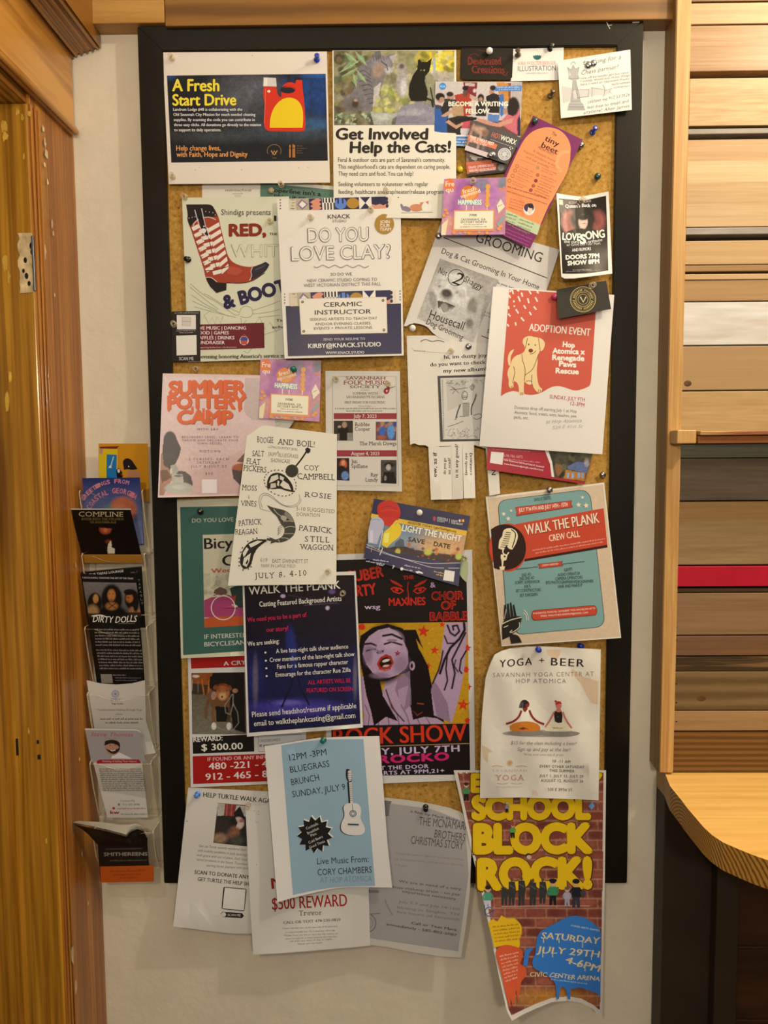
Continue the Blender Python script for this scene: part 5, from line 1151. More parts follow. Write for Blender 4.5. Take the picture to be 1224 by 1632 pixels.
bubble('SUMMER', (195, 385), (968, 380), 21, .05); bubble('POTTERY', (180, 525), (975, 525), 20, .05); bubble('CAMP', (280, 680), (835, 680), 20, .05)
for x, y, l in ((210, 350, 30), (188, 520, 38), (430, 520, 60), (545, 540, 90), (760, 560, 140), (915, 500, 60), (860, 400, 60), (630, 640, 60), (700, 640, 60)):
    (a, c_), (d_, e_) = Z([(x, y - 20), (x, y + l - 10)]); s.L([(a, c_), (d_, e_ - 1)], 4.2, OR, True).E(d_, e_ - 1, 2.1, 2.6, OR, n=12, up=False)
tx = '#6d5560'
s.T('WITH SAV', 313.5, 686, 348, 686, 3.8, '#4d3d44', sp=1.3).T('BEGINNERS LEVEL- LEARN TO', 290, 698.3, 380, 698.3, 3.4, tx, sp=1.3).T('THROW AND DECORATE YOUR', 290, 703.4, 380, 703.4, 3.4, tx, sp=1.3).T('OWN VESSEL', 315, 708.4, 354, 708.4, 3.4, tx, sp=1.3)
s.T('MIDTOWN', 318, 721, 351, 721, 3.8, tx, sp=1.4).T('2 CLASSES- EACH', 301, 733.5, 364, 733.5, 3.8, tx, sp=1.4).T('SATURDAY', 314, 739, 351, 739, 3.8, tx, sp=1.4).T('JULY 8-JULY 22', 304, 745, 361, 745, 3.8, tx, sp=1.4).T('$50', 327.5, 757, 339, 757, 4, tx, sp=1.4)
s.P(Z([(525, 1250), (680, 1250), (682, 1392), (525, 1392)]), '#e9d9d2'); s.done()
s = Sheet('note_card', 'lined rounded corner card peeking out between the pottery and boogie flyers', 'note card', [(368, 668), (465, 628), (492, 700), (400, 745)], LV(4), paper='#cfc8b2', n=(3, 3),
          outline=[(375, 665), (440, 640), (466, 632), (478, 655), (462, 681), (448, 690), (405, 745), (396, 738), (375, 684), (373, 672)])
s.L([(377.5, 670), (379, 682), (396, 725)], .7, '#8f8a76')
for i in range(9): s.L([(380 + i * 1.6, 674 + i * 5.2), (440 + i * 1.6, 650 + i * 5.2)], .5, '#9b9682')
s.done()
s = Sheet('flyer', 'white folk music flyer with red date bars and four small photos', 'flyer', [(518.5, 591), (637.5, 591.5), (640.8, 783.5), (520, 781)], (LV(1.5), LV(2), LV(3), LV(2)), paper='#ddd2bd', n=(4, 6))
s.L([(530, 600), (631, 600), (635, 774), (530, 774), (530, 600)], .6, '#8a8074')
rd = '#8c3238'
s.T('SAVANNAH', 551, 605, 615, 605, 4.6, rd, serif=True, b=.01).T('FOLK MUSIC', 547, 612.8, 618, 612.8, 6.3, rd, serif=True, b=.01).T('SOCIETY', 557.5, 618.5, 607, 618.5, 4.2, '#4a3a36', serif=True, b=.01).T('presents', 575, 622.5, 588, 622.5, 2.4, '#7a7066')
s.T('SUMMER WITH', 562, 629, 602, 629, 4, '#5d4f4a', serif=True).T('SAVANNAH MUSICIANS', 552, 634.6, 613, 634.6, 4, '#5d4f4a', serif=True).T('FIRST FRIDAY FOR FOLK MUSIC', 549, 643, 614, 643, 3.6, '#4a403a', serif=True).T('7:30 to 9:30pm', 571, 648.5, 592, 648.5, 2.4, '#7a7066').dash(534, 652, 630, 652, 2.2, '#7a7066').dash(552, 656, 609, 656, 2.2, '#7a7066')
s.P([(532, 658.5), (632, 658.5), (632, 668), (532, 668)], '#9c3a40').P([(534, 717.5), (632.5, 717.5), (632.5, 727.5), (534, 727.5)], '#9c3a40')
s.T('July 7, 2023', 563.5, 666, 600, 666, 5.4, '#efe2d2', serif=True).T('August 4, 2023', 559, 725.5, 604.5, 725.5, 5.4, '#efe2d2', serif=True)
s.T('Robbie', 565.5, 679, 589, 679, 5.8, INK, serif=True).T('Cooper', 565.5, 686.5, 590, 686.5, 5.8, INK, serif=True).T('The Marsh Dawgs', 573, 709.5, 632, 709.5, 5.8, INK, serif=True).T('Jan', 560, 738, 570, 738, 5.8, INK, serif=True).T('Spillane', 560, 745.7, 586, 745.7, 5.8, INK, serif=True).T('Ray', 590.5, 759.5, 603, 759.5, 5.8, INK, serif=True).T('Lundy', 582, 767.5, 603, 767.5, 5.8, INK, serif=True)
s.pic([(532, 670.5), (562.5, 670.5), (562.5, 702.5), (532, 702)], lambda p: p.bg('#3a332c').e(547, 690, 9, 14, '#1b1712').e(549, 677, 4, 5, '#b08a70').e(541, 680, 3, 2, '#b39a84').p([(553, 690), (562, 690), (562, 703), (553, 703)], '#8c857a').p([(534, 693), (541, 690), (541, 702), (534, 702)], '#6d665c').noise(.15, 2))
s.pic([(599, 672), (632, 672), (631.5, 702), (599, 701.5)], lambda p: p.bg('#6a4a5a').spots(30, 600, 673, 631, 685, 3, ['#8c3a4a', '#3a4a8c', '#b5784a'], 3).e(609, 688, 5, 8, '#3a68b5').e(623, 688, 6, 12, '#5d95cc').e(609, 676, 2.5, 3, '#b58a74').e(622, 675, 2.5, 3, '#b58a74').e(608, 697, 8, 4, '#9c5a40').noise(.2, 2))
s.pic([(535, 730), (556.5, 730), (557, 766), (535, 765)], lambda p: p.bg('#2a1f24').e(547, 740, 6, 8, '#cf5a2c').e(547, 738, 3, 4, '#d99a74').e(544, 750, 8, 8, '#1d181c').e(550, 758, 6, 7, '#6d8ab5').noise(.2, 2))
s.pic([(607, 733), (632, 733), (632, 771), (607, 770)], lambda p: p.bg('#4a443e').e(620, 741, 8, 4, '#24201d').e(619, 745, 4, 5, '#b5aa9c').p([(608, 770), (612, 752), (628, 752), (632, 770)], '#1b1815').e(614, 762, 2, 4, '#8c8478').noise(.3, 2))
s.E(616, 623, 4.5, 5, '#a03038', 30).E(618.5, 619.5, 3, 3.4, '#a03038', 30).L([(618, 619), (630, 616)], .8, '#3a2a24').E(616.5, 623, 1.4, 1.6, '#e8d8c8', n=10); s.done()

s = Sheet('flyer', 'cream boogie flyer stamped in black with a banjo, oyster and shrimp', 'flyer', [(396, 675), (537, 692), (536, 931), (363, 933.5)], (.036, .034, .040, .044),
          lambda u, v: .012 * np.sin(np.pi * np.clip(u, 0, 1)) * v + .012 * np.clip(.25 - u, 0, 1) * v * 4, paper='#ebe0c6', n=(7, 10))
Z = lambda q: z4(q, 5.829, 350, 660)
def zt(t, x0, y0, x1, y1, h, c='#3a342c', **k): (a, b_), (c_, d_) = Z([(x0, y0), (x1, y1)]); s.T(t, a, b_, c_, d_, h, c, **{'serif': True, **k})
zt('BOOGIE', 345, 265, 498, 272, 9.5, jit=.8); zt('AND', 535, 278, 685, 290, 9, jit=.6); zt("BOIL!", 712, 298, 882, 308, 9.5, jit=.6)
zt('LOWCOUNTRY BOIL', 452, 315, 726, 340, 4, '#6d6558', serif=False, jit=.4); zt('&', 535, 362, 548, 363, 3.6, '#4d463c', serif=False); zt('SKIFF BLUEGRASS', 450, 388, 730, 410, 6, '#857c6c', serif=False, jit=.5); zt('SHOWCASE', 475, 445, 652, 458, 6, '#5d564a', serif=False, jit=.5)
zt('SALT', 302, 388, 412, 396, 8.8, jit=.5); zt('FLAT', 245, 462, 378, 472, 9, jit=.6); zt('PICKERS', 217, 525, 434, 542, 9, jit=.8)
zt('COY', 785, 520, 925, 525, 8.2, jit=.4); zt('CAMPBELL', 722, 605, 1070, 612, 9.2, jit=.6); zt('MOSS', 205, 706, 345, 714, 8.6, jit=.5); zt('&', 265, 785, 277, 786, 6, jit=.3); zt('VINES', 192, 852, 342, 860, 8.6, jit=.7); zt('ROSIE', 785, 765, 1035, 788, 8, sp=1.15, jit=.6)
zt('5-10 SUGGESTED', 712, 895, 1068, 922, 6.2, '#7a7162', serif=False, jit=.4); zt('DONATION', 715, 945, 930, 957, 5.8, '#7a7162', serif=False, jit=.4)
zt('PATRICK', 175, 1040, 395, 1022, 8.8, jit=.8); zt('REAGAN', 145, 1120, 355, 1108, 8.4, jit=.8); zt('PATRICK', 730, 1075, 1045, 1110, 8.6, jit=.8); zt('STILL', 790, 1185, 1022, 1192, 8.8, sp=1.2, jit=.4); zt('WAGGON', 742, 1255, 1058, 1268, 8.6, jit=.7)
zt('619', 378, 1375, 442, 1375, 6.4, '#8c8372', serif=False, jit=.4); zt('EAST GWINNETT ST', 490, 1380, 822, 1385, 6.2, '#7d7464', serif=False, jit=.5); zt('PARK IN LARGE FIELD', 388, 1422, 705, 1425, 5, '#8c8372', serif=False, jit=.4); zt('JULY 8, 4-10', 328, 1528, 808, 1502, 8.6, sp=1.3, jit=.7)
bk = '#25211c'
s.E(*Z([(672, 528)])[0], 9.8, 9.8, '#3a352d'); s.ring(*Z([(672, 528)])[0], 9.6, 1.6, '#524c42'); s.L(Z([(705, 487), (760, 420), (805, 350), (812, 335)]), 2.6, bk).P(Z([(800, 355), (795, 325), (815, 308), (845, 325), (842, 352), (820, 368)]), bk)
oy = [(440, 690), (440, 620), (470, 560), (530, 540), (590, 555), (640, 600), (680, 660), (690, 725), (620, 715), (560, 690), (500, 700)]
s.P(Z(oy), bk).P(Z([(458, 640), (480, 580), (540, 560), (548, 600), (500, 625)]), '#ddd2b8').P(Z([(470, 690), (475, 645), (520, 640), (525, 680)]), '#cfc4aa').P(Z([(560, 570), (600, 590), (590, 620), (560, 605)]), '#ddd2b8').P(Z([(560, 660), (590, 615), (640, 650), (665, 705), (600, 690)]), '#e3d8be').P(Z([(540, 615), (556, 625), (550, 670), (532, 660)]), '#ddd2b8')
for i in range(26):
    t = i / 26 * 2 * math.pi; cx, cy = Z([(565 + 150 * math.cos(t) * (1 if math.cos(t) < 0 else .98), 640 + 118 * math.sin(t) + 26 * math.cos(t))])[0]; s.E(cx, cy, 1.6, .8, bk, math.degrees(t) + 90, n=8, up=False)
for q in ([(380, 880), (362, 820), (375, 750), (430, 728), (490, 760), (560, 830), (640, 860), (720, 840), (752, 780), (735, 745)], [(400, 870), (378, 820), (395, 760), (435, 745), (500, 785), (580, 850), (680, 870), (740, 840), (760, 790)], [(380, 880), (430, 895), (470, 905)]): s.L(Z(q), .6, '#6d6454')
s.P(Z([(440, 845), (500, 870), (580, 885), (640, 910), (680, 960), (705, 1030), (708, 1085), (680, 1140), (620, 1180), (560, 1195), (520, 1190), (520, 1165), (570, 1150), (600, 1110), (605, 1060), (560, 1010), (535, 950), (480, 905)]), '#4a453c')
for q in ([(500, 880), (540, 930), (600, 960), (660, 965)], [(560, 1000), (640, 990), (690, 1000)], [(600, 1060), (650, 1040), (705, 1050)], [(600, 1110), (650, 1110), (690, 1110)], [(575, 1150), (620, 1150), (650, 1165)], [(545, 1165), (560, 1195)]): s.L(Z(q), 1.1, '#b9ae96')
s.E(*Z([(595, 965)])[0], 5, 4, '#b0a68f', 30); s.P(Z([(610, 900), (660, 930), (690, 1000), (650, 985), (600, 930)]), '#8c8370')
for i in range(5): s.L(Z([(590 - i * 6, 1030 + i * 18), (548 - i * 2, 1045 + i * 18), (545, 1075 + i * 14)]), .7, '#6d6454')
s.P(Z([(520, 1165), (430, 1130), (470, 1150), (425, 1170), (480, 1180), (470, 1205), (520, 1190)]), '#4a453c')
tl = [(440, 1165), (340, 1160), (270, 1190), (220, 1250), (190, 1330), (190, 1400), (225, 1440), (275, 1430), (300, 1380), (320, 1290), (370, 1225), (425, 1190)]
s.P(Z(tl), bk).P(Z([(270, 1210), (350, 1175), (400, 1180), (340, 1215), (290, 1240)]), '#e3d8be').P(Z([(215, 1290), (250, 1235), (270, 1255), (240, 1310), (222, 1330)]), '#e3d8be').P(Z([(215, 1400), (225, 1340), (262, 1310), (290, 1290), (275, 1370), (250, 1420)]), '#e3d8be').P(Z([(240, 1385), (262, 1345), (268, 1370), (250, 1400)]), bk)
for i, (x, y) in enumerate(tl + [(305, 1170), (205, 1290), (300, 1410), (190, 1365)]):
    s.E(*Z([(x * 1.0 + (6 if x > 300 else -8), y + (8 if y > 1300 else -8))])[0], 1.6, .9, bk, i * 40, n=8, up=False)
s.done()

# --- light night card
s = Sheet('postcard', 'tilted dusk walk card with red, white and yellow lanterns', 'card', [(596, 794.5), (749.8, 822.5), (727, 926.5), (580, 889.5)], (LV(6), LV(6), LV(9), LV(7)), flare(.005), mat=GLOSS, paper='#22244c', n=(5, 4))
Z = lambda q: z4(q, 6.12, 570, 780)
def dusk(p):
    p.bg('#2a2c4e').p(Z([(140, 235), (1070, 405), (1035, 720), (90, 560)]), '#6a7f90'); p.e(740, 870, 60, 26, '#d8a060', 10, 1.2, .8).e(690, 870, 40, 10, '#e8b060', 10, 1, .7).e(640, 862, 26, 18, '#7f95a4', 0, 1, .8)
    p.p(Z([(90, 560), (300, 570), (420, 540), (560, 590), (760, 620), (1030, 650), (1000, 715), (700, 700), (520, 680), (330, 640), (80, 560)]), '#2c1c1c', .95)
    p.spots(45, 630, 874, 735, 896, 2.2, ['#7a2418', '#3a1a18', '#b5451f', '#1a1214', '#5d1e1a', '#d8842c'], 2, .85).e(682, 880, 6, 5, '#c9c24a', 0, .5).e(731, 887, 5, 5, '#b9c24a', 0, .5).e(634, 879, 4, 5, '#c0b44a', 0, .5).e(652, 868, 3, 4, '#b5713c')
    p.noise(.12, 2, 3)
s.pic(Z([(138, 235), (1068, 402), (1005, 735), (75, 565)]), dusk)
s.P(Z([(135, 236), (1068, 408), (1058, 452), (128, 278)]), '#e8b62c')
s.P(Z([(75, 560), (320, 640), (520, 695), (700, 715), (1005, 715), (985, 945), (60, 670)]), '#22244c').L(Z([(80, 560), (320, 645), (520, 692), (700, 725), (1000, 716)]), 1, '#b8b0b8').L(Z([(85, 535), (300, 630), (520, 700), (720, 765), (990, 768)]), .8, '#cfc6c8')
s.P(Z([(200, 250), (185, 180), (215, 130), (280, 105), (340, 108), (395, 145), (422, 215), (410, 280), (360, 340), (330, 370), (260, 350), (215, 300)]), '#c8281c'); s.L(Z([(230, 180), (300, 160), (380, 185)]), .8, '#8c1a14').L(Z([(220, 215), (310, 195), (395, 215)]), .8, '#e04a34')
s.P(Z([(120, 330), (130, 285), (175, 265), (225, 275), (262, 320), (250, 390), (215, 450), (190, 535), (105, 520), (98, 430)]), '#b9b7c4').L(Z([(135, 300), (170, 290), (220, 300)]), .8, '#8c8aa0').P(Z([(120, 400), (150, 400), (150, 520), (112, 515)]), '#d3d0d6')
s.P(Z([(300, 380), (390, 325), (425, 350), (430, 430), (390, 480), (330, 520), (285, 570), (235, 540), (250, 420)]), '#ecc81e').P(Z([(260, 430), (310, 420), (300, 520), (255, 520)]), '#f2e46a').P(Z([(375, 300), (400, 300), (320, 385), (300, 385)]), '#ecc81e')
s.L(Z([(245, 400), (228, 500), (205, 590)]), 1, '#e8e0dc').L(Z([(245, 570), (215, 640)]), 1.2, '#e8e0dc').L(Z([(140, 540), (132, 610)]), 1, '#c08a80')
s.P(Z([(360, 560), (365, 520), (415, 480), (450, 490), (455, 560)]), '#4a5560')
s.T('LIGHT THE NIGHT', *Z([(430, 403)])[0], *Z([(1005, 512)])[0], 10, '#f6efe4', b=.025).T('REGISTER TODAY LightTheNight.org', *Z([(490, 332)])[0], *Z([(960, 420)])[0], 3.6, '#3d3020', b=.02)
s.T('SAVE', *Z([(490, 505)])[0], *Z([(652, 535)])[0], 7, '#201c22', b=.03).T('the', *Z([(668, 525)])[0], *Z([(720, 535)])[0], 4, '#6d8a8c', sh=.3).T('DATE', *Z([(740, 550)])[0], *Z([(898, 580)])[0], 7, '#201c22', b=.03)
s.E(*Z([(748, 285)])[0], 2.2, 4, '#c23a4a'); s.lines(['LEUKEMIA &', 'LYMPHOMA', 'SOCIETY'], *Z([(775, 280)])[0], 2.7, 2.2, '#d8d4da', ang=9, b=.02); s.L(Z([(898, 285), (893, 330)]), .5, '#d8d4da').T('LIGHT', *Z([(912, 312)])[0], *Z([(975, 322)])[0], 3, '#e6e0e0', b=.02).T('THE NIGHT', *Z([(910, 335)])[0], *Z([(1025, 350)])[0], 3, '#e6e0e0', b=.02)
for x, c_ in ((995, '#e8e0dc'), (1012, '#c83a2c'), (1030, '#e8c83a')): s.E(*Z([(x, 305)])[0], 1.7, 2.2, c_, n=10)
for x0, y0, x1, y1 in ((150, 690, 300, 710), (80, 705, 260, 735), (185, 735, 250, 748), (455, 745, 610, 775), (445, 785, 530, 800)): s.dash(*Z([(x0, y0)])[0], *Z([(x1, y1)])[0], 2.6, '#cfc8d0')
s.T('7', *Z([(335, 770)])[0], *Z([(355, 775)])[0], 5, '#e6e0e0', b=.03).E(*Z([(430, 775)])[0], 2.4, 2.6, '#e6e0e0').P(Z([(560, 800), (600, 795), (640, 815), (635, 825), (600, 815), (580, 820)]), '#e6e0e0').dash(*Z([(740, 805)])[0], *Z([(830, 825)])[0], 2.6, '#d8b24a').dash(*Z([(765, 835)])[0], *Z([(825, 848)])[0], 2.4, '#d8b24a')
s.P(Z([(850, 785), (948, 800), (935, 900), (833, 885)]), '#e9e2d8'); s.done()

# --- bicycle flyer and lost dog flyer
s = Sheet('flyer', 'dark teal bicycle flyer with a pink wheel picture', 'flyer', [(282, 796.5), (478, 792), (484, 1041), (288.5, 1049.5)], (.0315, LV(3), LV(4), .034), mat=GLOSS, paper='#d3cba8', n=(5, 8))
Z = lambda q: z4(q, 5.83, 270, 780)
s.P([(287, 808), (470, 805), (476, 1032), (292, 1044)], '#3d6356')
s.P(Z([(310, 422), (900, 405), (900, 1250), (325, 1284)]), '#cfc4a4').P(Z([(322, 1030), (420, 990), (900, 980), (900, 1190), (324, 1190)]), '#a8426a').P(Z([(324, 1200), (430, 1180), (900, 1175), (900, 1250), (325, 1284)]), '#c2582c')
def mist(p): p.bg('#cfc4a4').spots(30, 325, 915, 375, 945, 4, ['#a8a184', '#b9b094', '#8f8a74'], 5, .5).noise(.05, 3)
s.pic(Z([(316, 780), (560, 775), (560, 985), (322, 1010)]), mist)
s.P(Z([(410, 965), (420, 935), (470, 905), (530, 930), (540, 965), (480, 985)]), '#6d5044').P(Z([(560, 920), (640, 890), (760, 900), (760, 1090), (650, 1100), (600, 1060)]), '#2c3f38').P(Z([(580, 1000), (620, 980), (610, 1040), (585, 1050)]), '#b03a30').E(*Z([(605, 1080)])[0], 5, 1.8, '#d0c8b4', 15)
s.ring(*Z([(500, 1100)])[0], 19, 1.6, '#e3d2c2', 40).L(Z([(500, 1100), (600, 1080)]), 1, '#c9605c').L(Z([(500, 1100), (640, 1110)]), 1, '#7a2a3c').L(Z([(410, 985), (470, 965), (560, 985)]), 1.2, '#7a4a3c')
s.T('DO YOU LOVE COFFEE AND BIKES', 306, 833, 462, 828, 6.4, '#c9c4b0', b=.005).T('Bicycles &', 326, 875, 440, 870, 17, '#1d1a18', b=.02).T('Coffee', 355, 902, 440, 898, 17, '#1d1a18', b=.02).T('Weekly Ride', 337, 913.5, 420, 909, 7, '#b5503c', b=.02)
s.T('IF INTERESTED PLEASE EMAIL', 326, 1018.5, 462, 1012, 7, '#d3ceba', b=.01).T('BICYCLESANDCOFFEE', 326, 1030.5, 440, 1024.5, 7, '#d3ceba', b=.015); s.done()
s = Sheet('flyer', 'lost dog flyer with red bands and reward in white on black', 'flyer', [(299, 1036), (484, 1028), (490, 1247), (304, 1255)], (LV(1), LV(1), LV(2), LV(3)), flare(.003), paper='#d9d2c6', n=(4, 6))
Z = lambda q: z4(q, 6.8, 270, 1030)
s.P(Z([(230, 90), (1440, 60), (1440, 200), (236, 243)]), '#a81614')
def ldog(p):
    ze = lambda x, y, rx, ry, c, an=0, so=.25, a=1: p.e(270 + x / 6.8, 1030 + y / 6.8, rx / 6.8, ry / 6.8, c, an, so, a)
    p.bg('#6b6353').gv(1075, 1170, '#5d4a36', '#77705f'); p.p(Z([(240, 285), (480, 285), (440, 480), (420, 530), (240, 500)]), '#8c4a1c'); p.p(Z([(240, 400), (420, 420), (400, 520), (240, 520)]), '#3a2f22'); ze(285, 325, 40, 14, '#cfc6bc')
    p.l(Z([(250, 360), (245, 480)]), 1, '#a89a84').l(Z([(350, 360), (375, 520)]), 1.6, '#d0702c').l(Z([(430, 380), (425, 500)]), 1.4, '#c86a28').l(Z([(310, 380), (310, 500)]), 1, '#8c8270')
    p.p(Z([(470, 285), (810, 285), (830, 940), (690, 900), (650, 600), (430, 450)]), '#15110f'); p.p(Z([(440, 330), (560, 300), (700, 420), (500, 470), (430, 430)]), '#15110f')
    p.l(Z([(440, 540), (395, 680), (395, 770)]), 5, '#6d4a2a'); p.l(Z([(470, 640), (480, 860)]), 6, '#7a5430').l(Z([(640, 640), (645, 860)]), 6, '#4a3620'); p.p(Z([(390, 520), (520, 520), (660, 560), (640, 700), (470, 680)]), '#6d4a2a'); p.p(Z([(500, 650), (640, 660), (620, 820), (510, 820)]), '#120e0c')
    ze(580, 500, 72, 88, '#a8683a'); ze(580, 440, 60, 34, '#9c5a2c'); ze(575, 540, 40, 40, '#c99a6a', 0, .5); ze(570, 550, 13, 10, '#3a221a'); ze(545, 480, 9, 6, '#3a2418'); ze(620, 478, 9, 6, '#3a2418'); ze(498, 445, 22, 30, '#7a4622', 30); ze(655, 450, 20, 30, '#7a4622', -30); ze(712, 482, 30, 24, '#a87a60'); ze(480, 535, 28, 46, '#a87a60', 10); p.p(Z([(515, 440), (545, 425), (530, 500)]), '#8a5026').p(Z([(615, 425), (648, 445), (630, 505)]), '#8a5026'); p.l(Z([(515, 430), (580, 415), (650, 440)]), 2, '#7a1c18')
    p.e(270 + 482 / 6.8, 1030 + 865 / 6.8, 4, 6, '#d9d0c2').e(270 + 645 / 6.8, 1030 + 865 / 6.8, 4, 6, '#d9d0c2'); p.l(Z([(680, 520), (600, 640), (610, 720), (660, 740), (690, 620), (740, 720), (750, 830), (690, 910), (600, 915), (510, 870)]), 1.3, '#8d877a'); p.l(Z([(690, 520), (690, 650)]), 1, '#a39c8e'); p.noise(.2, 2, 2)
s.pic(Z([(238, 290), (830, 280), (850, 955), (247, 952)]), ldog)
s.P(Z([(250, 985), (915, 955), (920, 1140), (255, 1165)]), '#14100f').P(Z([(252, 1192), (1440, 1150), (1450, 1450), (258, 1492)]), '#a91614')
s.L(Z([(960, 970), (1430, 955), (1430, 1130), (965, 1140), (960, 970)]), .6, '#6d665c').T('CROSSBOARDS', 413.5, 1183, 447, 1180.5, 4, '#6d665c').T('If missing since', 414, 1190.5, 460, 1187, 4, '#3a352f', b=.02)
s.T('A CRY FOR HELP', 356.5, 1061, 450, 1055, 6.6, '#ddcfc6', b=.02).T('REWARD:', 308.5, 1182.5, 354.5, 1180, 8, '#ebe2d8', b=.025).T('$ 300.00', 321.5, 1196.5, 387, 1194, 10.5, '#efe7dc', b=.02)
s.T('IF FOUND OR ANY INFO', 331, 1213, 428, 1209, 5.8, '#d9b4ac', b=.02).T('480 -221 - 4410', 333, 1226.5, 455, 1221, 10.5, '#eeddd4', b=.02).T('912 - 465 - 8080', 328, 1243.5, 455, 1237, 10.5, '#eeddd4', b=.02); s.done()

# --- rock show poster
s = Sheet('poster', 'rock show poster of a singing woman with a tattooed arm on yellow stars', 'poster', [(521, 884), (752.5, 876), (757.5, 1243), (519, 1252)], (LV(1), LV(2), LV(3), LV(2)), mat=GLOSS, paper='#ded6c8', n=(6, 8))
Z = lambda q: z4(q, 4.185, 510, 870)
BK = '#1f1716'
s.P(Z([(60, 96), (975, 70), (1002, 1525), (80, 1535)]), BK).P(Z([(60, 520), (985, 507), (995, 1185), (90, 1200)]), '#c9961c')
rr = random.Random(5)
for _ in range(150): s.E(*Z([(rr.uniform(600, 985), rr.uniform(515, 1180))])[0], .5, .5, rr.choice(['#e8c048', '#a8781c', '#f0d87a']), n=5, up=False)
def star(x, y, r, c, ang=0):
    (cx, cy), = Z([(x, y)]); s.P([(cx + (r if i % 2 == 0 else r * .42) / 4.185 * math.sin(math.pi * i / 5 + ang), cy - (r if i % 2 == 0 else r * .42) / 4.185 * math.cos(math.pi * i / 5 + ang)) for i in range(10)], c, False)
s.layer += 1
for x, y, r, a in ((695, 570, 52, .2), (765, 697, 38, 0), (815, 525, 28, .3), (720, 800, 30, .2), (955, 1060, 50, 0), (975, 825, 24, .2), (985, 680, 26, .1), (990, 940, 26, .2), (985, 1165, 22, 0), (280, 540, 26, .3)): star(x, y, r, '#d8341c', a)
def woman(p):
    sk, sd, dk = '#b99ab0', '#8c7086', '#191012'
    zp = lambda q, c, a=1: p.p(Z(q), c, a)
    ze = lambda x, y, rx, ry, c, an=0, so=.2, a=1: p.e(510 + x / 4.185, 870 + y / 4.185, rx / 4.185, ry / 4.185, c, an, so, a)
    zp([(440, 900), (610, 850), (620, 1190), (350, 1200)], sk); zp([(300, 1100), (420, 1150), (700, 1130), (780, 1185), (280, 1205)], sk); zp([(640, 1120), (760, 1130), (830, 1185), (600, 1190)], sk)
    zp([(265, 860), (300, 880), (330, 980), (340, 1110), (300, 1130), (270, 1080)], sk)
    ze(430, 720, 165, 200, dk, 10); zp([(270, 600), (350, 545), (450, 520), (550, 550), (620, 620), (680, 720), (720, 800), (740, 900), (760, 1000), (800, 1080), (830, 1180), (780, 1150), (700, 1140), (620, 1160), (600, 1050), (605, 900), (560, 850), (400, 900), (420, 1000), (520, 1170), (440, 1140), (360, 1200), (340, 1100), (310, 1000), (290, 880), (268, 760), (262, 660)], dk)
    zp([(545, 560), (600, 600), (660, 690), (640, 620), (690, 690), (640, 560)], dk)
    face = [(300, 640), (330, 600), (390, 560), (460, 545), (520, 575), (560, 640), (585, 700), (590, 780), (570, 820), (520, 860), (460, 880), (400, 875), (350, 845), (310, 790), (285, 720)]
    zp(face, sk); ze(480, 630, 70, 60, '#c7aabc', 0, .6); ze(320, 720, 30, 70, sd, 0, .8, .8); ze(540, 790, 50, 60, sd, 20, .8, .7); ze(400, 865, 60, 20, sd, 0, .8, .8); zp([(520, 880), (600, 830), (610, 1060), (560, 1100), (500, 960)], sd, .8); zp([(520, 960), (590, 930), (560, 1090), (530, 1060)], sk, .8)
    p.l(Z([(300, 655), (340, 650), (375, 665)]), 3, dk).l(Z([(420, 600), (480, 590), (545, 620)]), 3.4, dk); p.l(Z([(310, 700), (345, 690), (370, 690)]), 2.2, dk).l(Z([(430, 655), (480, 640), (545, 660)]), 2.8, dk); ze(345, 685, 22, 8, sd); ze(480, 630, 36, 10, '#a07c92')
    zp([(375, 690), (400, 700), (430, 690), (425, 712), (385, 725)], sd); ze(383, 712, 6, 5, dk); ze(418, 702, 6, 5, dk); p.l(Z([(375, 660), (372, 700)]), 1.5, sd)
    zp([(378, 790), (400, 745), (440, 722), (475, 735), (492, 780), (470, 818), (430, 828), (395, 820)], '#b03024'); zp([(395, 785), (415, 752), (445, 740), (470, 755), (478, 785), (440, 812), (405, 808)], '#2a0f10'); ze(440, 765, 26, 9, '#e8dccb', -15); ze(440, 800, 22, 7, '#e0c8b4', -10); p.l(Z([(395, 822), (435, 834), (470, 822)]), 1.6, '#d04a34')
    ze(615, 800, 18, 30, sk); ze(612, 800, 8, 18, dk)
    zp([(600, 860), (700, 860), (760, 1010), (800, 1110), (640, 1120), (610, 1000)], dk); p.l(Z([(440, 960), (480, 1080), (560, 1170)]), 2, dk).l(Z([(620, 1100), (650, 1130), (680, 1110)]), 1.5, '#8c3a28').l(Z([(470, 1040), (490, 1090)]), 1.6, '#8c3a30').l(Z([(650, 1050), (690, 1055)]), 1.6, '#a84a30')
    for i in range(7): p.l(Z([(300 + i * 60, 1060), (330 + i * 62, 1130), (320 + i * 70, 1200)]), 1.2, dk, .8)
    # raised tattooed arm
    zp([(835, 512), (985, 508), (975, 640), (965, 800), (950, 900), (920, 1040), (880, 1180), (760, 1130), (740, 960), (760, 900), (800, 790), (815, 660)], sk); zp([(740, 960), (760, 900), (790, 940), (850, 1050), (870, 1180), (780, 1140)], sd, .8)
    for q, w in (([(960, 510), (965, 560), (930, 620), (870, 680), (830, 760), (800, 850)], 4), ([(970, 580), (920, 680), (880, 760), (900, 850), (880, 950)], 3), ([(850, 530), (870, 580), (900, 600), (930, 570), (915, 530), (885, 535), (890, 560)], 3), ([(975, 700), (940, 760), (930, 830), (945, 850)], 2.6), ([(830, 600), (850, 650), (900, 650)], 2.4), ([(820, 700), (810, 760), (790, 830), (750, 920)], 2.4), ([(850, 720), (840, 820), (850, 900), (830, 960)], 2.6), ([(905, 760), (895, 800), (920, 840)], 2)): p.l(Z(q), w, dk)
    p.noise(.06, 2, 3)
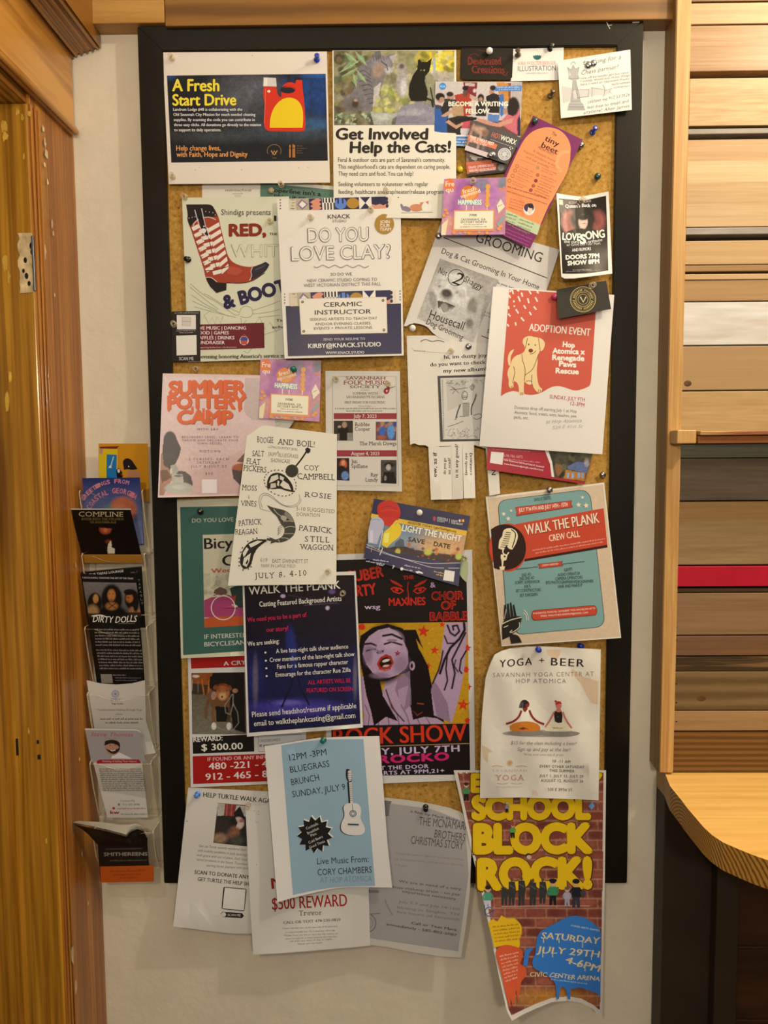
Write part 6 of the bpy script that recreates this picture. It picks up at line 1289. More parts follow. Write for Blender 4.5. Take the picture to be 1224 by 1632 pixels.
def womanbg(p):
    p.bg('#c9961c'); p.noise(.1, 2, 7)
    for x, y, r in ((690, 570, 44), (765, 697, 32), (720, 800, 24), (955, 1060, 42), (815, 525, 22)):
        cx, cy = 510 + x / 4.185, 870 + y / 4.185
        p.p([(cx + (r if i % 2 == 0 else r * .42) / 4.185 * math.sin(math.pi * i / 5 + .1), cy - (r if i % 2 == 0 else r * .42) / 4.185 * math.cos(math.pi * i / 5 + .1)) for i in range(10)], '#d8341c')
    rd_ = random.Random(8)
    for x, y, r in ((975, 825, 20), (984, 680, 20), (280, 540, 22), (984, 1165, 18)): p.e(510 + x / 4.185, 870 + y / 4.185, r / 4.185, r / 4.185, '#d8341c')
    p.spots(110, 640, 992, 742, 1150, .7, ['#f0d070', '#a87818'], 4, .8)
    woman(p)
s.pic(Z([(60, 520), (985, 508), (995, 1185), (90, 1200)]), womanbg, (260, 200))
star(518, 717, 24, '#c8284a'); RD = '#d3301f'
s.T('CUBER', 553, 929, 612, 918, 17, RD, b=.04, jit=1).T('PARTY', 548, 953, 600, 946, 17, RD, b=.04, jit=1).T('wsg', 581, 971, 606, 970.5, 7.5, '#d5bcd4', b=.02)
s.T('THE', 643, 923.5, 659, 922.5, 5.5, RD, b=.05).T('MAXINES', 620, 966, 678, 964, 12, RD, b=.03, jit=1).T('&', 686, 936.5, 694, 936, 8.5, '#d5bcd4', b=.02)
for k in (1, -1):
    E_ = lambda q: Z([(590 + k * (x - 590), y) for x, y in q])
    s.P(E_([(625, 270), (670, 240), (715, 222), (700, 245), (640, 275)]), RD).P(E_([(618, 300), (640, 280), (690, 272), (712, 285), (690, 310), (650, 322)]), RD).P(E_([(630, 302), (650, 288), (690, 284), (698, 290), (680, 305), (650, 312)]), BK).E(*E_([(668, 294)])[0], 3, 2.6, RD)
s.L(Z([(590, 240), (582, 285), (592, 330), (580, 400)]), 1.4, RD)
for t, x0, x1, y in (('CHOIR', 747, 955, 360), ('OF', 812, 905, 424), ('BABBLE', 735, 982, 497)):
    (a, b_), (c_, d_) = Z([(x0, y), (x1, y - 5)]); s.T(t, a, b_, c_, d_, 12.5, RD, b=.045).T(t, a + .8, b_ - .6, c_ - .8, d_ - .6, 11.2, '#5d1a14', b=-.02, dl=2)
s.P(Z([(90, 1200), (995, 1185), (998, 1315), (92, 1340)]), BK).L(Z([(92, 1345), (1000, 1318)]), 1, '#d8a070')
s.T('ROCK SHOW', 532, 1188, 743.5, 1180, 26, '#dc3a1c', b=.02).T('FRIDAY, JULY 7TH', 545, 1205.5, 732, 1197.5, 10, '#cdb8d0', b=.03, sp=1.15).T('EL-ROCKO', 560, 1218.5, 715, 1211, 11.5, '#d02a6c', b=.05, sp=1.15)
s.T('$10 AT THE DOOR', 575, 1228.5, 683, 1224, 6, '#cdb8d0', b=.03, sp=1.1).T('STARTS AT 9PM,21+', 588, 1236, 708, 1231, 6, '#cdb8d0', b=.03, sp=1.1); s.done()

s = Sheet('paper_scrap', 'pale green torn scrap at the corner of the rock show poster', 'scrap of paper', [(736, 886), (746, 896), (743.5, 928), (732, 915)], LV(3.5), paper='#b9c08e', n=(2, 2),
          outline=[(736, 888), (741, 889), (746, 897), (745.5, 915), (743, 928), (737, 922), (732, 915)]); s.done()

# --- casting flyer
s = Sheet('flyer', 'dark blue stage photo flyer with white casting text', 'flyer', [(386, 917), (567, 910.5), (578.5, 1159.5), (393.5, 1174)], (LV(6), LV(6), LV(11), .046), lambda u, v: .006 * np.sin(np.pi * np.clip(u, 0, 1)) * v, mat=GLOSS, paper='#e6ddcc', n=(7, 10))
Z = lambda q: z4(q, 5.564, 370, 900)
def stage(p):
    p.bg('#1c1420').gv(915, 1170, '#1a1216', '#1c1a36'); p.e(475, 1105, 110, 60, '#1c2048', 0, 1.2, .8).e(405, 1085, 14, 40, '#242a66', 0, 1, .7).e(565, 1085, 12, 40, '#232866', 0, 1, .7).e(470, 1128, 70, 12, '#4a3f9c', 0, 1, .8).e(460, 1120, 20, 4, '#7d70c4', 0, 1, .6)
    p.e(462, 1018, 6, 20, '#222c6c', 0, .9).e(468, 1045, 5, 30, '#2c3478', 0, 1, .8); p.l(Z([(440, 1260), (520, 1080), (560, 960)]), 3, '#16142c').l(Z([(680, 1240), (600, 1080), (580, 960)]), 3, '#16142c')
    p.e(451, 950, 4, 3, '#c4a8c4').e(529, 943, 5, 3.5, '#6d4f86', 0, .8).e(522, 969, 3, 3, '#cfc2d8', 0, .8).e(407, 1085, 4, 34, '#8c7a7c', 0, 1, .5).e(566, 1080, 3, 30, '#8c807c', 0, 1, .5); p.l(Z([(500, 270), (950, 345)]), .8, '#4a3f55').l(Z([(640, 360), (930, 340)]), .6, '#6d5f74'); p.noise(.2, 3, 2)
s.pic([(389, 920), (564.5, 916.5), (574.5, 1153.5), (397, 1168)], stage)
wt = '#efe6dc'
s.T('WALK THE PLANK', 397, 948, 542.5, 938, 12.5, wt, b=.015).T('Casting Featured Background Artists', 413.5, 967, 544.5, 957.5, 8.2, wt, b=.012)
pk = '#d8234c'; s.T('We need you to be a part of', 394.5, 991.5, 489, 983, 7.4, pk, b=.01).T('our story!', 425, 1007.5, 459.5, 1004.5, 7.4, pk, b=.01).T('We are seeking:', 395, 1029.8, 445, 1025, 7.2, wt, b=.01)
for t, x0, y0, x1, y1 in (('A live late-night talk show audience', 440, 1041.3, 555, 1033.5), ('Crew members of the late-night talk show', 430, 1055.3, 565, 1045.5), ('Fans for a famous rapper character', 442, 1066, 555, 1058), ('Entourage for the character Rue Zilla', 439.5, 1079, 559, 1070.5)): s.T(t, x0, y0, x1, y1, 7, wt, b=.005)
for x, y in ((423, 1040), (423.7, 1053), (424.5, 1065), (425, 1077.5)): s.E(x, y, 1.6, 1.6, wt, n=10)
s.T('ALL ARTISTS WILL BE', 491, 1091, 559, 1087.5, 6.6, pk).T('FEATURED ON SCREEN', 489, 1103.8, 562.5, 1101, 6.6, pk).T('Please send headshot/resume if applicable', 402, 1143, 568, 1128.5, 8.6, wt, b=.005).T('email to walktheplankcasting@gmail.com', 405, 1157.5, 566.5, 1144, 8.6, wt, b=.005); s.done()

# --- crew call flyer
s = Sheet('flyer', 'teal and red crew call flyer with microphone and clapping hands', 'flyer', [(774, 791.7), (963, 769), (990, 1016.7), (799.6, 1030)], (.040, .035, .041, .046), lambda u, v: .005 * np.sin(np.pi * np.clip(v, 0, 1)) * (1 - u) + .004 * v * v, paper='#e8dcc4', n=(8, 10))
Z = lambda q: z4(q, 4.8, 760, 700); TE, RE = '#7fa39a', '#c8472c'
def spk(p): p.bg('#d8bd9a').noise(.05, 3, 4)
s.pic(Z([(80, 455), (965, 345), (1095, 1510), (195, 1575)]), spk)
oc = [(160, 505), (195, 463), (822, 385), (872, 432), (980, 1395), (938, 1440), (315, 1497), (225, 1380)]
s.P(Z(oc), '#3f5550').P(Z([(166, 507), (198, 467), (820, 390), (867, 434), (975, 1393), (936, 1435), (320, 1492), (232, 1380)]), TE)
s.P(Z([(295, 655), (970, 530), (1000, 828), (365, 936)]), '#3a1614').P(Z([(295, 650), (970, 528), (998, 808), (355, 918)]), RE)
s.T('WALK THE PLANK', *Z([(380, 738)])[0], *Z([(944, 642)])[0], 16, '#8c2a1c', b=.03).T('WALK THE PLANK', *Z([(376, 733)])[0], *Z([(940, 637)])[0], 16, '#f0dfbe', b=.02, dl=2).T('CREW CALL', *Z([(556, 782)])[0], *Z([(790, 745)])[0], 10, '#f0dfbe', b=.015)
s.dash(*Z([(425, 855)])[0], *Z([(980, 765)])[0], 2.4, '#e8a890').dash(*Z([(450, 875)])[0], *Z([(965, 790)])[0], 2.4, '#e8a890')
s.E(*Z([(240, 828)])[0], 30.5, 38.5, RE, 0).P(Z([(107, 690), (160, 655), (240, 650), (310, 680), (360, 740), (380, 830), (365, 910), (320, 970), (250, 1000), (180, 1003), (130, 985)]), '#2b1715')
mc = '#efdcae'
s.P(Z([(200, 700), (225, 682), (265, 680), (300, 700), (318, 740), (300, 800), (270, 845), (245, 840), (225, 810), (205, 850), (165, 835), (170, 770), (195, 745)]), mc)
for i in range(8): s.L(Z([(222 - i * 6, 712 + i * 16), (262 - i * 4, 716 + i * 16)]), 1.2, '#2b1715')
s.L(Z([(262, 690), (305, 720), (270, 830)]), 1.6, '#2b1715').L(Z([(205, 835), (195, 870), (225, 890), (245, 865)]), 2, mc).P(Z([(185, 880), (235, 885), (225, 925), (205, 930), (200, 975), (190, 975), (190, 930), (180, 905)]), mc).E(*Z([(213, 895)])[0], 3.6, 3.6, mc).E(*Z([(213, 897)])[0], 1.6, 1.6, '#2b1715').P(Z([(172, 975), (215, 972), (210, 1000), (178, 1001)]), mc)
s.P(Z([(292, 520), (728, 468), (722, 495), (735, 520), (300, 588), (305, 555)]), '#5d1f18').P(Z([(294, 522), (726, 471), (718, 495), (730, 517), (302, 584), (307, 555)]), RE)
s.T('JULY 7TH-9TH AND JULY 14TH - 15TH', *Z([(322, 558)])[0], *Z([(695, 512)])[0], 6, '#f0dcc4', b=.025).T('SHOOT DATES', *Z([(440, 475)])[0], *Z([(568, 460)])[0], 5, '#3a4a46', b=.01)
def st(x, y, r): (cx, cy), = Z([(x, y)]); s.P([(cx + (r if i % 2 == 0 else r * .45) * math.sin(math.pi * i / 5 - .1), cy - (r if i % 2 == 0 else r * .45) * math.cos(math.pi * i / 5 - .1)) for i in range(10)], '#ecdcb4', False)
s.layer += 1
for x, y, r in ((205, 572, 4), (262, 547, 2.8), (240, 608, 4.2), (808, 445, 3.2), (778, 502, 4.4), (836, 507, 4.6)): st(x, y, r)
s.L(Z([(298, 995), (468, 975)]), 1, '#2f4540').L(Z([(655, 955), (825, 935)]), 1, '#2f4540').P(Z([(466, 955), (657, 932), (650, 952), (662, 968), (472, 990), (480, 973)]), '#5d1f18').P(Z([(470, 957), (653, 935), (646, 952), (656, 966), (477, 986), (484, 972)]), RE).T('CREW NEEDED', *Z([(500, 973)])[0], *Z([(625, 958)])[0], 2.8, '#f0c8b0', b=.02)
cd_ = '#33423e'
for t, x0, x1, y in (('2ND AD', 345, 415, 1048), ('2ND 2ND AD', 327, 440, 1075), ('SCRIPT SUPERVISOR', 292, 482, 1105), ("PA'S", 368, 412, 1138), ('SET CONSTRUCTORS', 300, 490, 1168), ('SET DRESSERS', 330, 466, 1203)): s.T(t, *Z([(x0, y + 4)])[0], *Z([(x1, y - 6)])[0], 4.8, cd_, b=.01)
for t, x0, x1, y in (('GRIPS', 670, 732, 1010), ('AUDIO OPERATOR', 620, 790, 1045), ('CAMERA OPERATORS', 602, 810, 1075), ('BTS PHOTOGRAPHER/VIDEOGRAPHER', 530, 893, 1105), ('HAIR AND MAKEUP', 622, 808, 1135)): s.T(t, *Z([(x0, y + 4)])[0], *Z([(x1, y - 9)])[0], 4.8, cd_, b=.01)
def rr_(q, r, c):  # rounded bar
    Hb = homog(q); o = []
    for cx, cy, a0 in ((1 - r, .5, -90), (r, .5, 90)):
        for k in range(9):
            a = math.radians(a0 + 180 * k / 8); w = Hb @ np.array([cx + r * math.cos(a), cy + .5 * math.sin(a), 1]); o.append((w[0] / w[2], w[1] / w[2]))
    s.P(o, c)
rr_(Z([(415, 1310), (915, 1268), (925, 1345), (420, 1390)]), .05, '#5d1f18'); rr_(Z([(419, 1313), (912, 1272), (921, 1342), (424, 1386)]), .05, RE)
s.T('IF INTERESTED, PLEASE FILL OUT/SUBMIT YOUR INFO BELOW OR TO', *Z([(432, 1340)])[0], *Z([(905, 1300)])[0], 2.8, '#f2d0bc', b=.02).T('EMAIL WALKTHEPLANKFILM@GMAIL.COM', *Z([(490, 1360)])[0], *Z([(850, 1332)])[0], 2.8, '#f2d0bc', b=.02)
hk = '#221e1a'
for i in range(4): s.P(Z([(205 + i * 28, 1385), (208 + i * 22, 1270 - i * 8 + (i == 3) * 24), (222 + i * 21, 1262 - i * 8 + (i == 3) * 24), (232 + i * 26, 1380)]), hk)
s.P(Z([(190, 1440), (205, 1380), (300, 1350), (350, 1358), (335, 1400), (330, 1450), (270, 1490), (320, 1500), (345, 1555), (262, 1565), (250, 1510), (195, 1535)]), hk); s.L(Z([(190, 1415), (260, 1380), (345, 1362)]), 1.4, '#e0d2b4').L(Z([(205, 1440), (240, 1425)]), 1.2, '#e0d2b4').L(Z([(325, 1400), (330, 1440), (270, 1480), (250, 1478), (270, 1460)]), 1.2, '#e0d2b4').L(Z([(210, 1375), (225, 1300)]), .8, '#e0d2b4')
s.L(Z([(355, 1325), (378, 1345), (382, 1385)]), 1, '#e8dcc4').L(Z([(360, 1305), (390, 1335), (395, 1385)]), 1, '#e8dcc4'); s.done()

# --- school block rock poster
s = Sheet('poster', 'long brick wall poster with fat yellow letters curling off the board foot', 'poster', [(723, 1227.5), (966, 1227.5), (959.5, 1623.6), (816, 1626)], (.033, .033, .046, .115),
          lambda u, v: -.010 * np.sin(np.pi * np.clip(u, 0, 1)) * v ** 2 - .006 * np.sin(np.pi * np.clip(v, 0, 1)) * (1 - u), mat=GLOSS, paper='#dfd3bf', n=(8, 14),
          outline=[(723, 1227.5), (966, 1227.5), (964, 1400), (959.5, 1623.6), (945, 1608), (925, 1598), (905, 1595), (880, 1597), (855, 1607), (835, 1616), (816, 1627), (808, 1612), (795, 1555), (775, 1455), (762, 1400), (749, 1347), (735, 1280)])
Z = lambda q: z4(q, 3.868, 710, 1210)
def brick(p):
    p.bg('#8c4a3a'); rb = random.Random(3)
    for r in range(26):
        y0 = 1230 + r * 15.5
        p.l([(700, y0), (980, y0 + 1)], 2.2, '#b58a6c', .8)
        for c_ in range(10):
            x = 705 + c_ * 33 + (r % 2) * 16; p.l([(x, y0), (x + 1, y0 + 15.5)], 2, '#b0846a', .7); p.e(x + 16, y0 + 8, 14, 6, rb.choice(['#9c5642', '#7d3c32', '#a8604a', '#8c4a3c', '#6d352e']), 0, .6, .8)
    p.e(880, 1590, 60, 14, '#c08434', 0, 1, .8).noise(.15, 2.5, 4).noise(.12, 7, 5)
s.pic([(728, 1231), (963, 1231), (958, 1620), (812, 1624)], brick, (200, 330),
      [(728, 1231), (962.5, 1231), (961, 1400), (956.5, 1611), (944, 1601), (925, 1591.5), (905, 1588.5), (880, 1590.5), (855, 1600), (835, 1609), (815, 1619), (811, 1610), (799, 1555), (779, 1455), (766, 1400), (753, 1347), (739, 1280)])
# blocks of print at the bottom follow the curl
YE, YD = '#edc01c', '#5d3a10'
def fat(t, x0, y0, x1, y1, h):
    (a, b_), (c_, d_) = Z([(x0, y0), (x1, y1)]); s.T(t, a - 1, b_ + 1, c_ + 1, d_ + 1, h + 1, YD, b=.09, dl=1).T(t, a, b_, c_, d_, h, YE, b=.07, dl=2)
fat('ELEMENTARY', 165, 198, 960, 195, 26); fat('SCHOOL', 172, 365, 885, 362, 34); fat('BLOCK', 185, 572, 895, 568, 42); fat('ROCK!', 212, 795, 890, 785, 44)
ppl = [(340, 740, 900), (385, 735, 900), (445, 728, 905), (515, 740, 910), (575, 735, 890)]
for x, y0, y1 in ppl:
    s.P(Z([(x + 5, y0 + 20), (x + 42, y0 + 20), (x + 52, y0 + 80), (x + 44, y0 + 100), (x + 40, y1), (x + 26, y1), (x + 24, y0 + 110), (x + 18, y1), (x + 4, y1), (x + 4, y0 + 90)]), '#3a3a38').E(*Z([(x + 24, y0 + 8)])[0], 2.2, 3.2, '#6d4a38', n=12)
    s.L(Z([(x + 10, y0 + 40), (x + 40, y0 + 60)]), 1.4, '#6d6450')
s.L(Z([(345, 908), (560, 905), (890, 905)]), 1.4, '#c9a090')
def kid(x, y, sc, hair, shirt, leg='#22201f', skin='#d8a884'):
    s.P(Z([(x - 22 * sc, y + 40 * sc), (x + 22 * sc, y + 40 * sc), (x + 26 * sc, y + 95 * sc), (x - 26 * sc, y + 95 * sc)]), shirt).P(Z([(x - 20 * sc, y + 95 * sc), (x + 20 * sc, y + 95 * sc), (x + 22 * sc, y + 155 * sc), (x + 6 * sc, y + 155 * sc), (x, y + 110 * sc), (x - 6 * sc, y + 155 * sc), (x - 22 * sc, y + 155 * sc)]), leg)
    (cx, cy), = Z([(x, y + 18 * sc)]); s.E(cx, cy, 5.2 * sc, 5.6 * sc, skin, n=16).E(cx, cy - 3 * sc, 5.4 * sc, 3.6 * sc, hair, n=16)
    for k in (-1, 1): s.L(Z([(x + k * 22 * sc, y + 48 * sc), (x + k * 36 * sc, y + 70 * sc), (x + k * 24 * sc, y + 90 * sc)]), 2 * sc, shirt); s.E(cx + k * 1.8 * sc, cy + .5, .6, .6, '#2a1c18', n=6)
kid(662, 745, 1.0, '#2a2220', '#3f8c5c'); s.P(Z([(635, 750), (690, 750), (680, 738), (645, 738)]), '#1d1a1a')
kid(262, 785, .9, '#2c2424', '#4f9c7c', '#c9c4cc'); s.ring(*Z([(270, 940)])[0], 7, 1.6, '#5d6d94', 20); s.L(Z([(240, 900), (245, 960), (300, 930)]), 1.4, '#4a4a5c')
kid(805, 745, 1.1, '#241c1a', '#23242c', '#3a3a42', '#dba860'); kid(750, 790, .75, '#6d5a54', '#b0a8b0', '#a8a0a8'); s.E(*Z([(850, 830)])[0], 4, 6, '#4a4440')
kid(128, 148, .7, '#4a2c20', '#4f8c50'); kid(415, 400, .55, '#b0442c', '#5f9c50'); kid(380, 268, .4, '#d9d0c4', '#8c8ca0'); s.E(*Z([(512, 595)])[0], 4.5, 4, '#2a1c1a').E(*Z([(515, 603)])[0], 4, 3.4, '#dbb49a'); s.P(Z([(880, 290), (905, 262), (920, 290), (900, 312)]), '#6d9cc4'); s.T('.. -.', *Z([(700, 492)])[0], *Z([(745, 492)])[0], 3, '#e8d8c8')
sp1 = [(262, 1010), (290, 985), (320, 1000), (345, 962), (380, 985), (420, 975), (450, 1000), (472, 1030), (470, 1080), (455, 1110), (462, 1150), (440, 1170), (400, 1160), (350, 1150), (300, 1160), (285, 1090)]
s.P(Z(sp1), '#eab81e')
sp2 = [(305, 1190), (330, 1155), (370, 1142), (420, 1150), (470, 1170), (478, 1210), (460, 1260), (500, 1290), (495, 1340), (465, 1370), (460, 1420), (448, 1500), (436, 1420), (425, 1480), (415, 1530), (402, 1470), (395, 1540), (382, 1480), (365, 1420), (345, 1330), (325, 1260)]
s.P(Z(sp2), '#d85a34')
bl = [(560, 1120), (575, 1070), (620, 1040), (680, 1010), (740, 975), (800, 962), (860, 975), (910, 1010), (945, 1040), (958, 1060), (955, 1460), (930, 1440), (880, 1425), (830, 1405), (770, 1420), (770, 1480), (755, 1480), (745, 1420), (720, 1400), (705, 1410), (700, 1478), (685, 1478), (680, 1380), (640, 1340), (590, 1310), (545, 1290), (530, 1250), (555, 1200)]
s.P(Z(bl), '#3a7cc4').P(Z([(478, 1270), (490, 1180), (520, 1158), (540, 1170), (515, 1200), (505, 1275)]), '#3a7cc4')
lt = '#e3cf9c'
for t, x0, y0, x1, y1, h in (('SATURDAY', 590, 1105, 950, 1140, 10), ('JULY 29TH', 562, 1190, 950, 1225, 10.5), ('4-6PM', 738, 1255, 950, 1315, 11), ('CIVIC CENTER ARENA', 520, 1335, 950, 1368, 7)): (a, b_), (c_, d_) = Z([(x0, y0), (x1, y1)]); s.T(t, a, b_, c_, d_, h, lt, b=.02, jit=1, sh=.1)
for x, y, l in ((605, 1110, 30), (700, 1115, 25), (845, 1130, 40), (600, 1195, 35), (660, 1200, 30), (900, 1215, 30), (860, 1290, 25)): (a, b_), (c_, d_) = Z([(x, y - 10), (x, y + l - 8)]); s.L([(a, b_), (c_, d_)], 1.3, lt)
s.T('FOOD ARTS GAMES', *Z([(775, 1030)])[0], *Z([(948, 1062)])[0], 2.8, '#bcd4ee', b=.02).dash(*Z([(650, 1360)])[0], *Z([(870, 1388)])[0], 2.6, '#a8c4e6')
for i in range(5): s.dash(*Z([(290 + i * 4, 1040 + i * 22)])[0], *Z([(450 + i * 4, 1022 + i * 22)])[0], 3, '#a8741c', i)
for i in range(8): s.dash(*Z([(335 + i * 5, 1220 + i * 22)])[0], *Z([(450 - i, 1195 + i * 22)])[0], 3, '#f0b498', i)
s.done()

# --- yoga flyer (crumpled)
s = Sheet('flyer', 'crumpled cream yoga flyer with two seated women', 'flyer', [(771, 1036), (957.6, 1035), (954, 1275.5), (765, 1272)], (.050, .040, .046, .050),
          lambda u, v: .004 * np.sin(9 * u + 3 * v) * np.sin(7 * v) + .003 * np.sin(16 * u - 8 * v) + .010 * np.clip(.35 - u, 0, 1) * np.sin(np.pi * np.clip(v, 0, 1)), mat=CRUMPLE, paper='#eadec6', n=(12, 16),
          outline=[(788.5, 1043), (800, 1037), (814, 1033), (840, 1030.5), (863, 1030), (895, 1031.5), (920, 1033), (957.6, 1035), (956, 1150), (954, 1275.5), (900, 1273), (830, 1271), (765, 1272), (766, 1200), (768, 1142), (771.6, 1101), (774, 1080), (778, 1067), (783, 1054)])
Z = lambda q: z4(q, 5.322, 750, 1020)
s.P(Z([(640, 80), (770, 82), (755, 130), (720, 190), (690, 150), (655, 125)]), '#e2c5a0').P(Z([(860, 240), (930, 300), (1000, 330), (1085, 350), (1080, 550), (1020, 530), (980, 460), (940, 370), (890, 320), (855, 270)]), '#e2c5a0').P(Z([(95, 890), (150, 920), (190, 945), (150, 960), (145, 1040), (110, 1000)]), '#e2c5a0').P(Z([(520, 1270), (560, 1280), (575, 1320), (525, 1310)]), '#e6ccb0')
s.T('YOGA', *Z([(252, 232)])[0], *Z([(520, 210)])[0], 11.5, INK, b=.015, sp=1.2, sh=.1).T('+', *Z([(582, 200)])[0], *Z([(625, 200)])[0], 10, INK).T('BEER', *Z([(682, 215)])[0], *Z([(962, 228)])[0], 12, INK, b=.015, sp=1.2)
s.T('SAVANNAH YOGA CENTER AT', *Z([(190, 316)])[0], *Z([(1045, 305)])[0], 7, '#948a7c', sp=1.25).T('HOP ATOMICA', *Z([(385, 365)])[0], *Z([(810, 366)])[0], 6.8, '#857b6e', sp=1.25)
s.E(*Z([(600, 792)])[0], 62, 5.5, '#a59b8c').E(*Z([(470, 788)])[0], 30, 5, '#8d8376').E(*Z([(760, 795)])[0], 30, 5, '#948a7c')
S1, S2 = '#8a2f26', '#cf7a6a'
s.P(Z([(335, 765), (330, 730), (365, 705), (430, 692), (500, 690), (560, 705), (592, 735), (590, 765), (540, 775), (380, 775)]), '#cf7a26').L(Z([(400, 730), (470, 748), (490, 760)]), 1.2, '#8a3a20').L(Z([(520, 735), (455, 750)]), 1.2, '#8a3a20').P(Z([(405, 752), (450, 740), (470, 755), (440, 762)]), S1)
s.P(Z([(425, 690), (430, 590), (460, 583), (490, 585), (500, 690)]), '#f0e6cc').L(Z([(432, 598), (410, 655), (360, 695), (300, 712)]), 3.4, S1).L(Z([(498, 595), (520, 650), (560, 690), (625, 715)]), 3.4, S1).P(Z([(440, 580), (455, 565), (480, 565), (485, 585), (466, 612), (448, 605)]), S1)
s.E(*Z([(478, 545)])[0], 4, 5.2, S1).P(Z([(412, 575), (420, 530), (440, 508), (470, 507), (490, 525), (485, 540), (465, 545), (470, 576)]), '#2a2024').L(Z([(430, 530), (425, 570)]), .7, '#8c8484').L(Z([(445, 525), (440, 572)]), .7, '#8c8484')
s.P(Z([(625, 765), (630, 735), (680, 712), (760, 695), (800, 700), (850, 738), (862, 770), (820, 778), (660, 776)]), '#f0e2ba').L(Z([(690, 740), (760, 752), (800, 738)]), 1, '#b58a5c').L(Z([(700, 752), (740, 742)]), 1, '#c98a6a').P(Z([(715, 690), (706, 610), (725, 598), (770, 598), (780, 640), (775, 700), (740, 704)]), '#2b2622')
s.L(Z([(708, 610), (685, 660), (660, 700), (635, 738)]), 3, S2).L(Z([(782, 610), (800, 660), (830, 710), (858, 748)]), 3, S2).P(Z([(722, 605), (735, 575), (760, 575), (772, 603), (750, 614)]), S2).E(*Z([(748, 555)])[0], 4.6, 6, S2).P(Z([(720, 555), (722, 530), (740, 518), (765, 522), (775, 545), (760, 540), (735, 545)]), '#b8343a').E(*Z([(722, 520)])[0], 2, 1.6, '#b8343a').E(*Z([(740, 652)])[0], .8, .8, '#8c8470')
s.T('$15 for the class including a beer!', *Z([(340, 885)])[0], *Z([(900, 892)])[0], 5.6, '#938a7c', sh=.25).T('Sign up and pay at the bar!', *Z([(395, 940)])[0], *Z([(850, 944)])[0], 5.6, '#938a7c', sh=.25).T('*bring your own mat & props', *Z([(450, 978)])[0], *Z([(790, 983)])[0], 3.8, '#b0a696', sh=.25)
for t, x0, x1, y in (('10 -11 AM', 697, 845, 1040), ('EVERY OTHER SATURDAY', 588, 965, 1085), ('THIS SUMMER', 668, 880, 1120), ('JULY 1, JULY 15, JULY 29', 585, 955, 1165), ('AUGUST 12, AUGUST 26', 597, 955, 1205), ('535 E 39TH ST.', 658, 870, 1280)): s.T(t, *Z([(x0, y - 3)])[0], *Z([(x1, y + 4)])[0], 4.3, '#3d362f', b=.01, sp=1.15)
s.E(*Z([(333, 1042)])[0], 3, 3, '#d8a060').ring(*Z([(333, 1042)])[0], 4.4, .7, '#d8a878', 16).L(Z([(182, 1075), (220, 1062), (270, 1075)]), .8, '#c98f6c').L(Z([(380, 1075), (430, 1065), (480, 1075)]), .8, '#c98f6c').T('SAVANNAH', *Z([(185, 1118)])[0], *Z([(478, 1118)])[0], 4, '#cbbcaa', sp=1.3).T('YOGA', *Z([(208, 1190)])[0], *Z([(458, 1190)])[0], 8.5, '#c98a74', serif=True, sp=1.25).L(Z([(225, 1215), (270, 1222), (320, 1212)]), .8, '#c9a890').L(Z([(340, 1212), (390, 1222), (435, 1215)]), .8, '#c9a890').dash(*Z([(225, 1250)])[0], *Z([(440, 1250)])[0], 2, '#d3c4b0'); s.done()

# --- bottom row
s = Sheet('flyer', 'creased white flyer asking help for a pet, blue pin at its corner', 'flyer', [(300, 1255), (446, 1262), (432, 1490), (276, 1477)], (.032, LV(4), .042, .052), lambda u, v: .005 * np.sin(8 * v + 2 * u) * v, paper='#dcd2bf', n=(7, 10),
          outline=[(300, 1255), (446, 1262), (432, 1490), (401, 1488), (370, 1488), (340, 1484.5), (305, 1480), (276, 1476.5)])
Z = lambda q: z4(q, 6.279, 260, 1240)
s.T('HELP TURTLE WALK AGAIN', *Z([(400, 188)])[0], *Z([(1130, 258)])[0], 7.4, INK, b=.02)
s.pic(Z([(548, 248), (860, 275), (840, 685), (502, 648)]), lambda p: p.bg('#2e2a28').p(Z([(545, 250), (620, 255), (610, 375), (540, 380)]), '#b8ae9e').p(Z([(620, 255), (735, 270), (715, 380), (610, 375)]), '#8c3a34').l(Z([(640, 260), (635, 375)]), 1.4, '#b0705c').l(Z([(690, 265), (680, 375)]), 1.4, '#b0705c').p(Z([(735, 270), (850, 280), (845, 400), (760, 350), (715, 350)]), '#c4b8a8').p(Z([(705, 350), (770, 280), (790, 330), (820, 400), (720, 400)]), '#1d1a1c').e(380, 1312, 9, 10, '#cbb8a4').p(Z([(660, 420), (720, 390), (745, 450), (700, 560), (650, 540)]), '#231d1e').e(372, 1327, 10, 10, '#8c5f44', 0, .6).e(385, 1308, 4, 3, '#b86a60').e(352, 1318, 16, 12, '#3a2f2c', 0, .8).e(350, 1336, 12, 8, '#9c7a5c', 0, .7).e(378, 1340, 12, 8, '#4a4a3c', 0, .8).noise(.2, 3))
for t, x0, y0, x1, y1 in (('Our cat Turtle recently wandered back', 357, 690, 830, 730), ('with mobility problems in both back legs', 347, 735, 840, 782), ('with grace and out of place. Each step', 335, 780, 840, 828), ('tunnel problems in the future. Treatment', 335, 825, 845, 875), ('starting donet payment with care', 430, 885, 850, 915)): s.T(t, *Z([(x0, y0)])[0], *Z([(x1, y1)])[0], 4, '#7d7468', sh=.25)
s.T('SCAN TO DONATE ANYTHING', *Z([(312, 958)])[0], *Z([(1010, 1025)])[0], 6, '#2f2924', b=.02).T('GET TURTLE THE HELP SHE NEEDS', *Z([(345, 1028)])[0], *Z([(1020, 1095)])[0], 6, '#2f2924', b=.02)
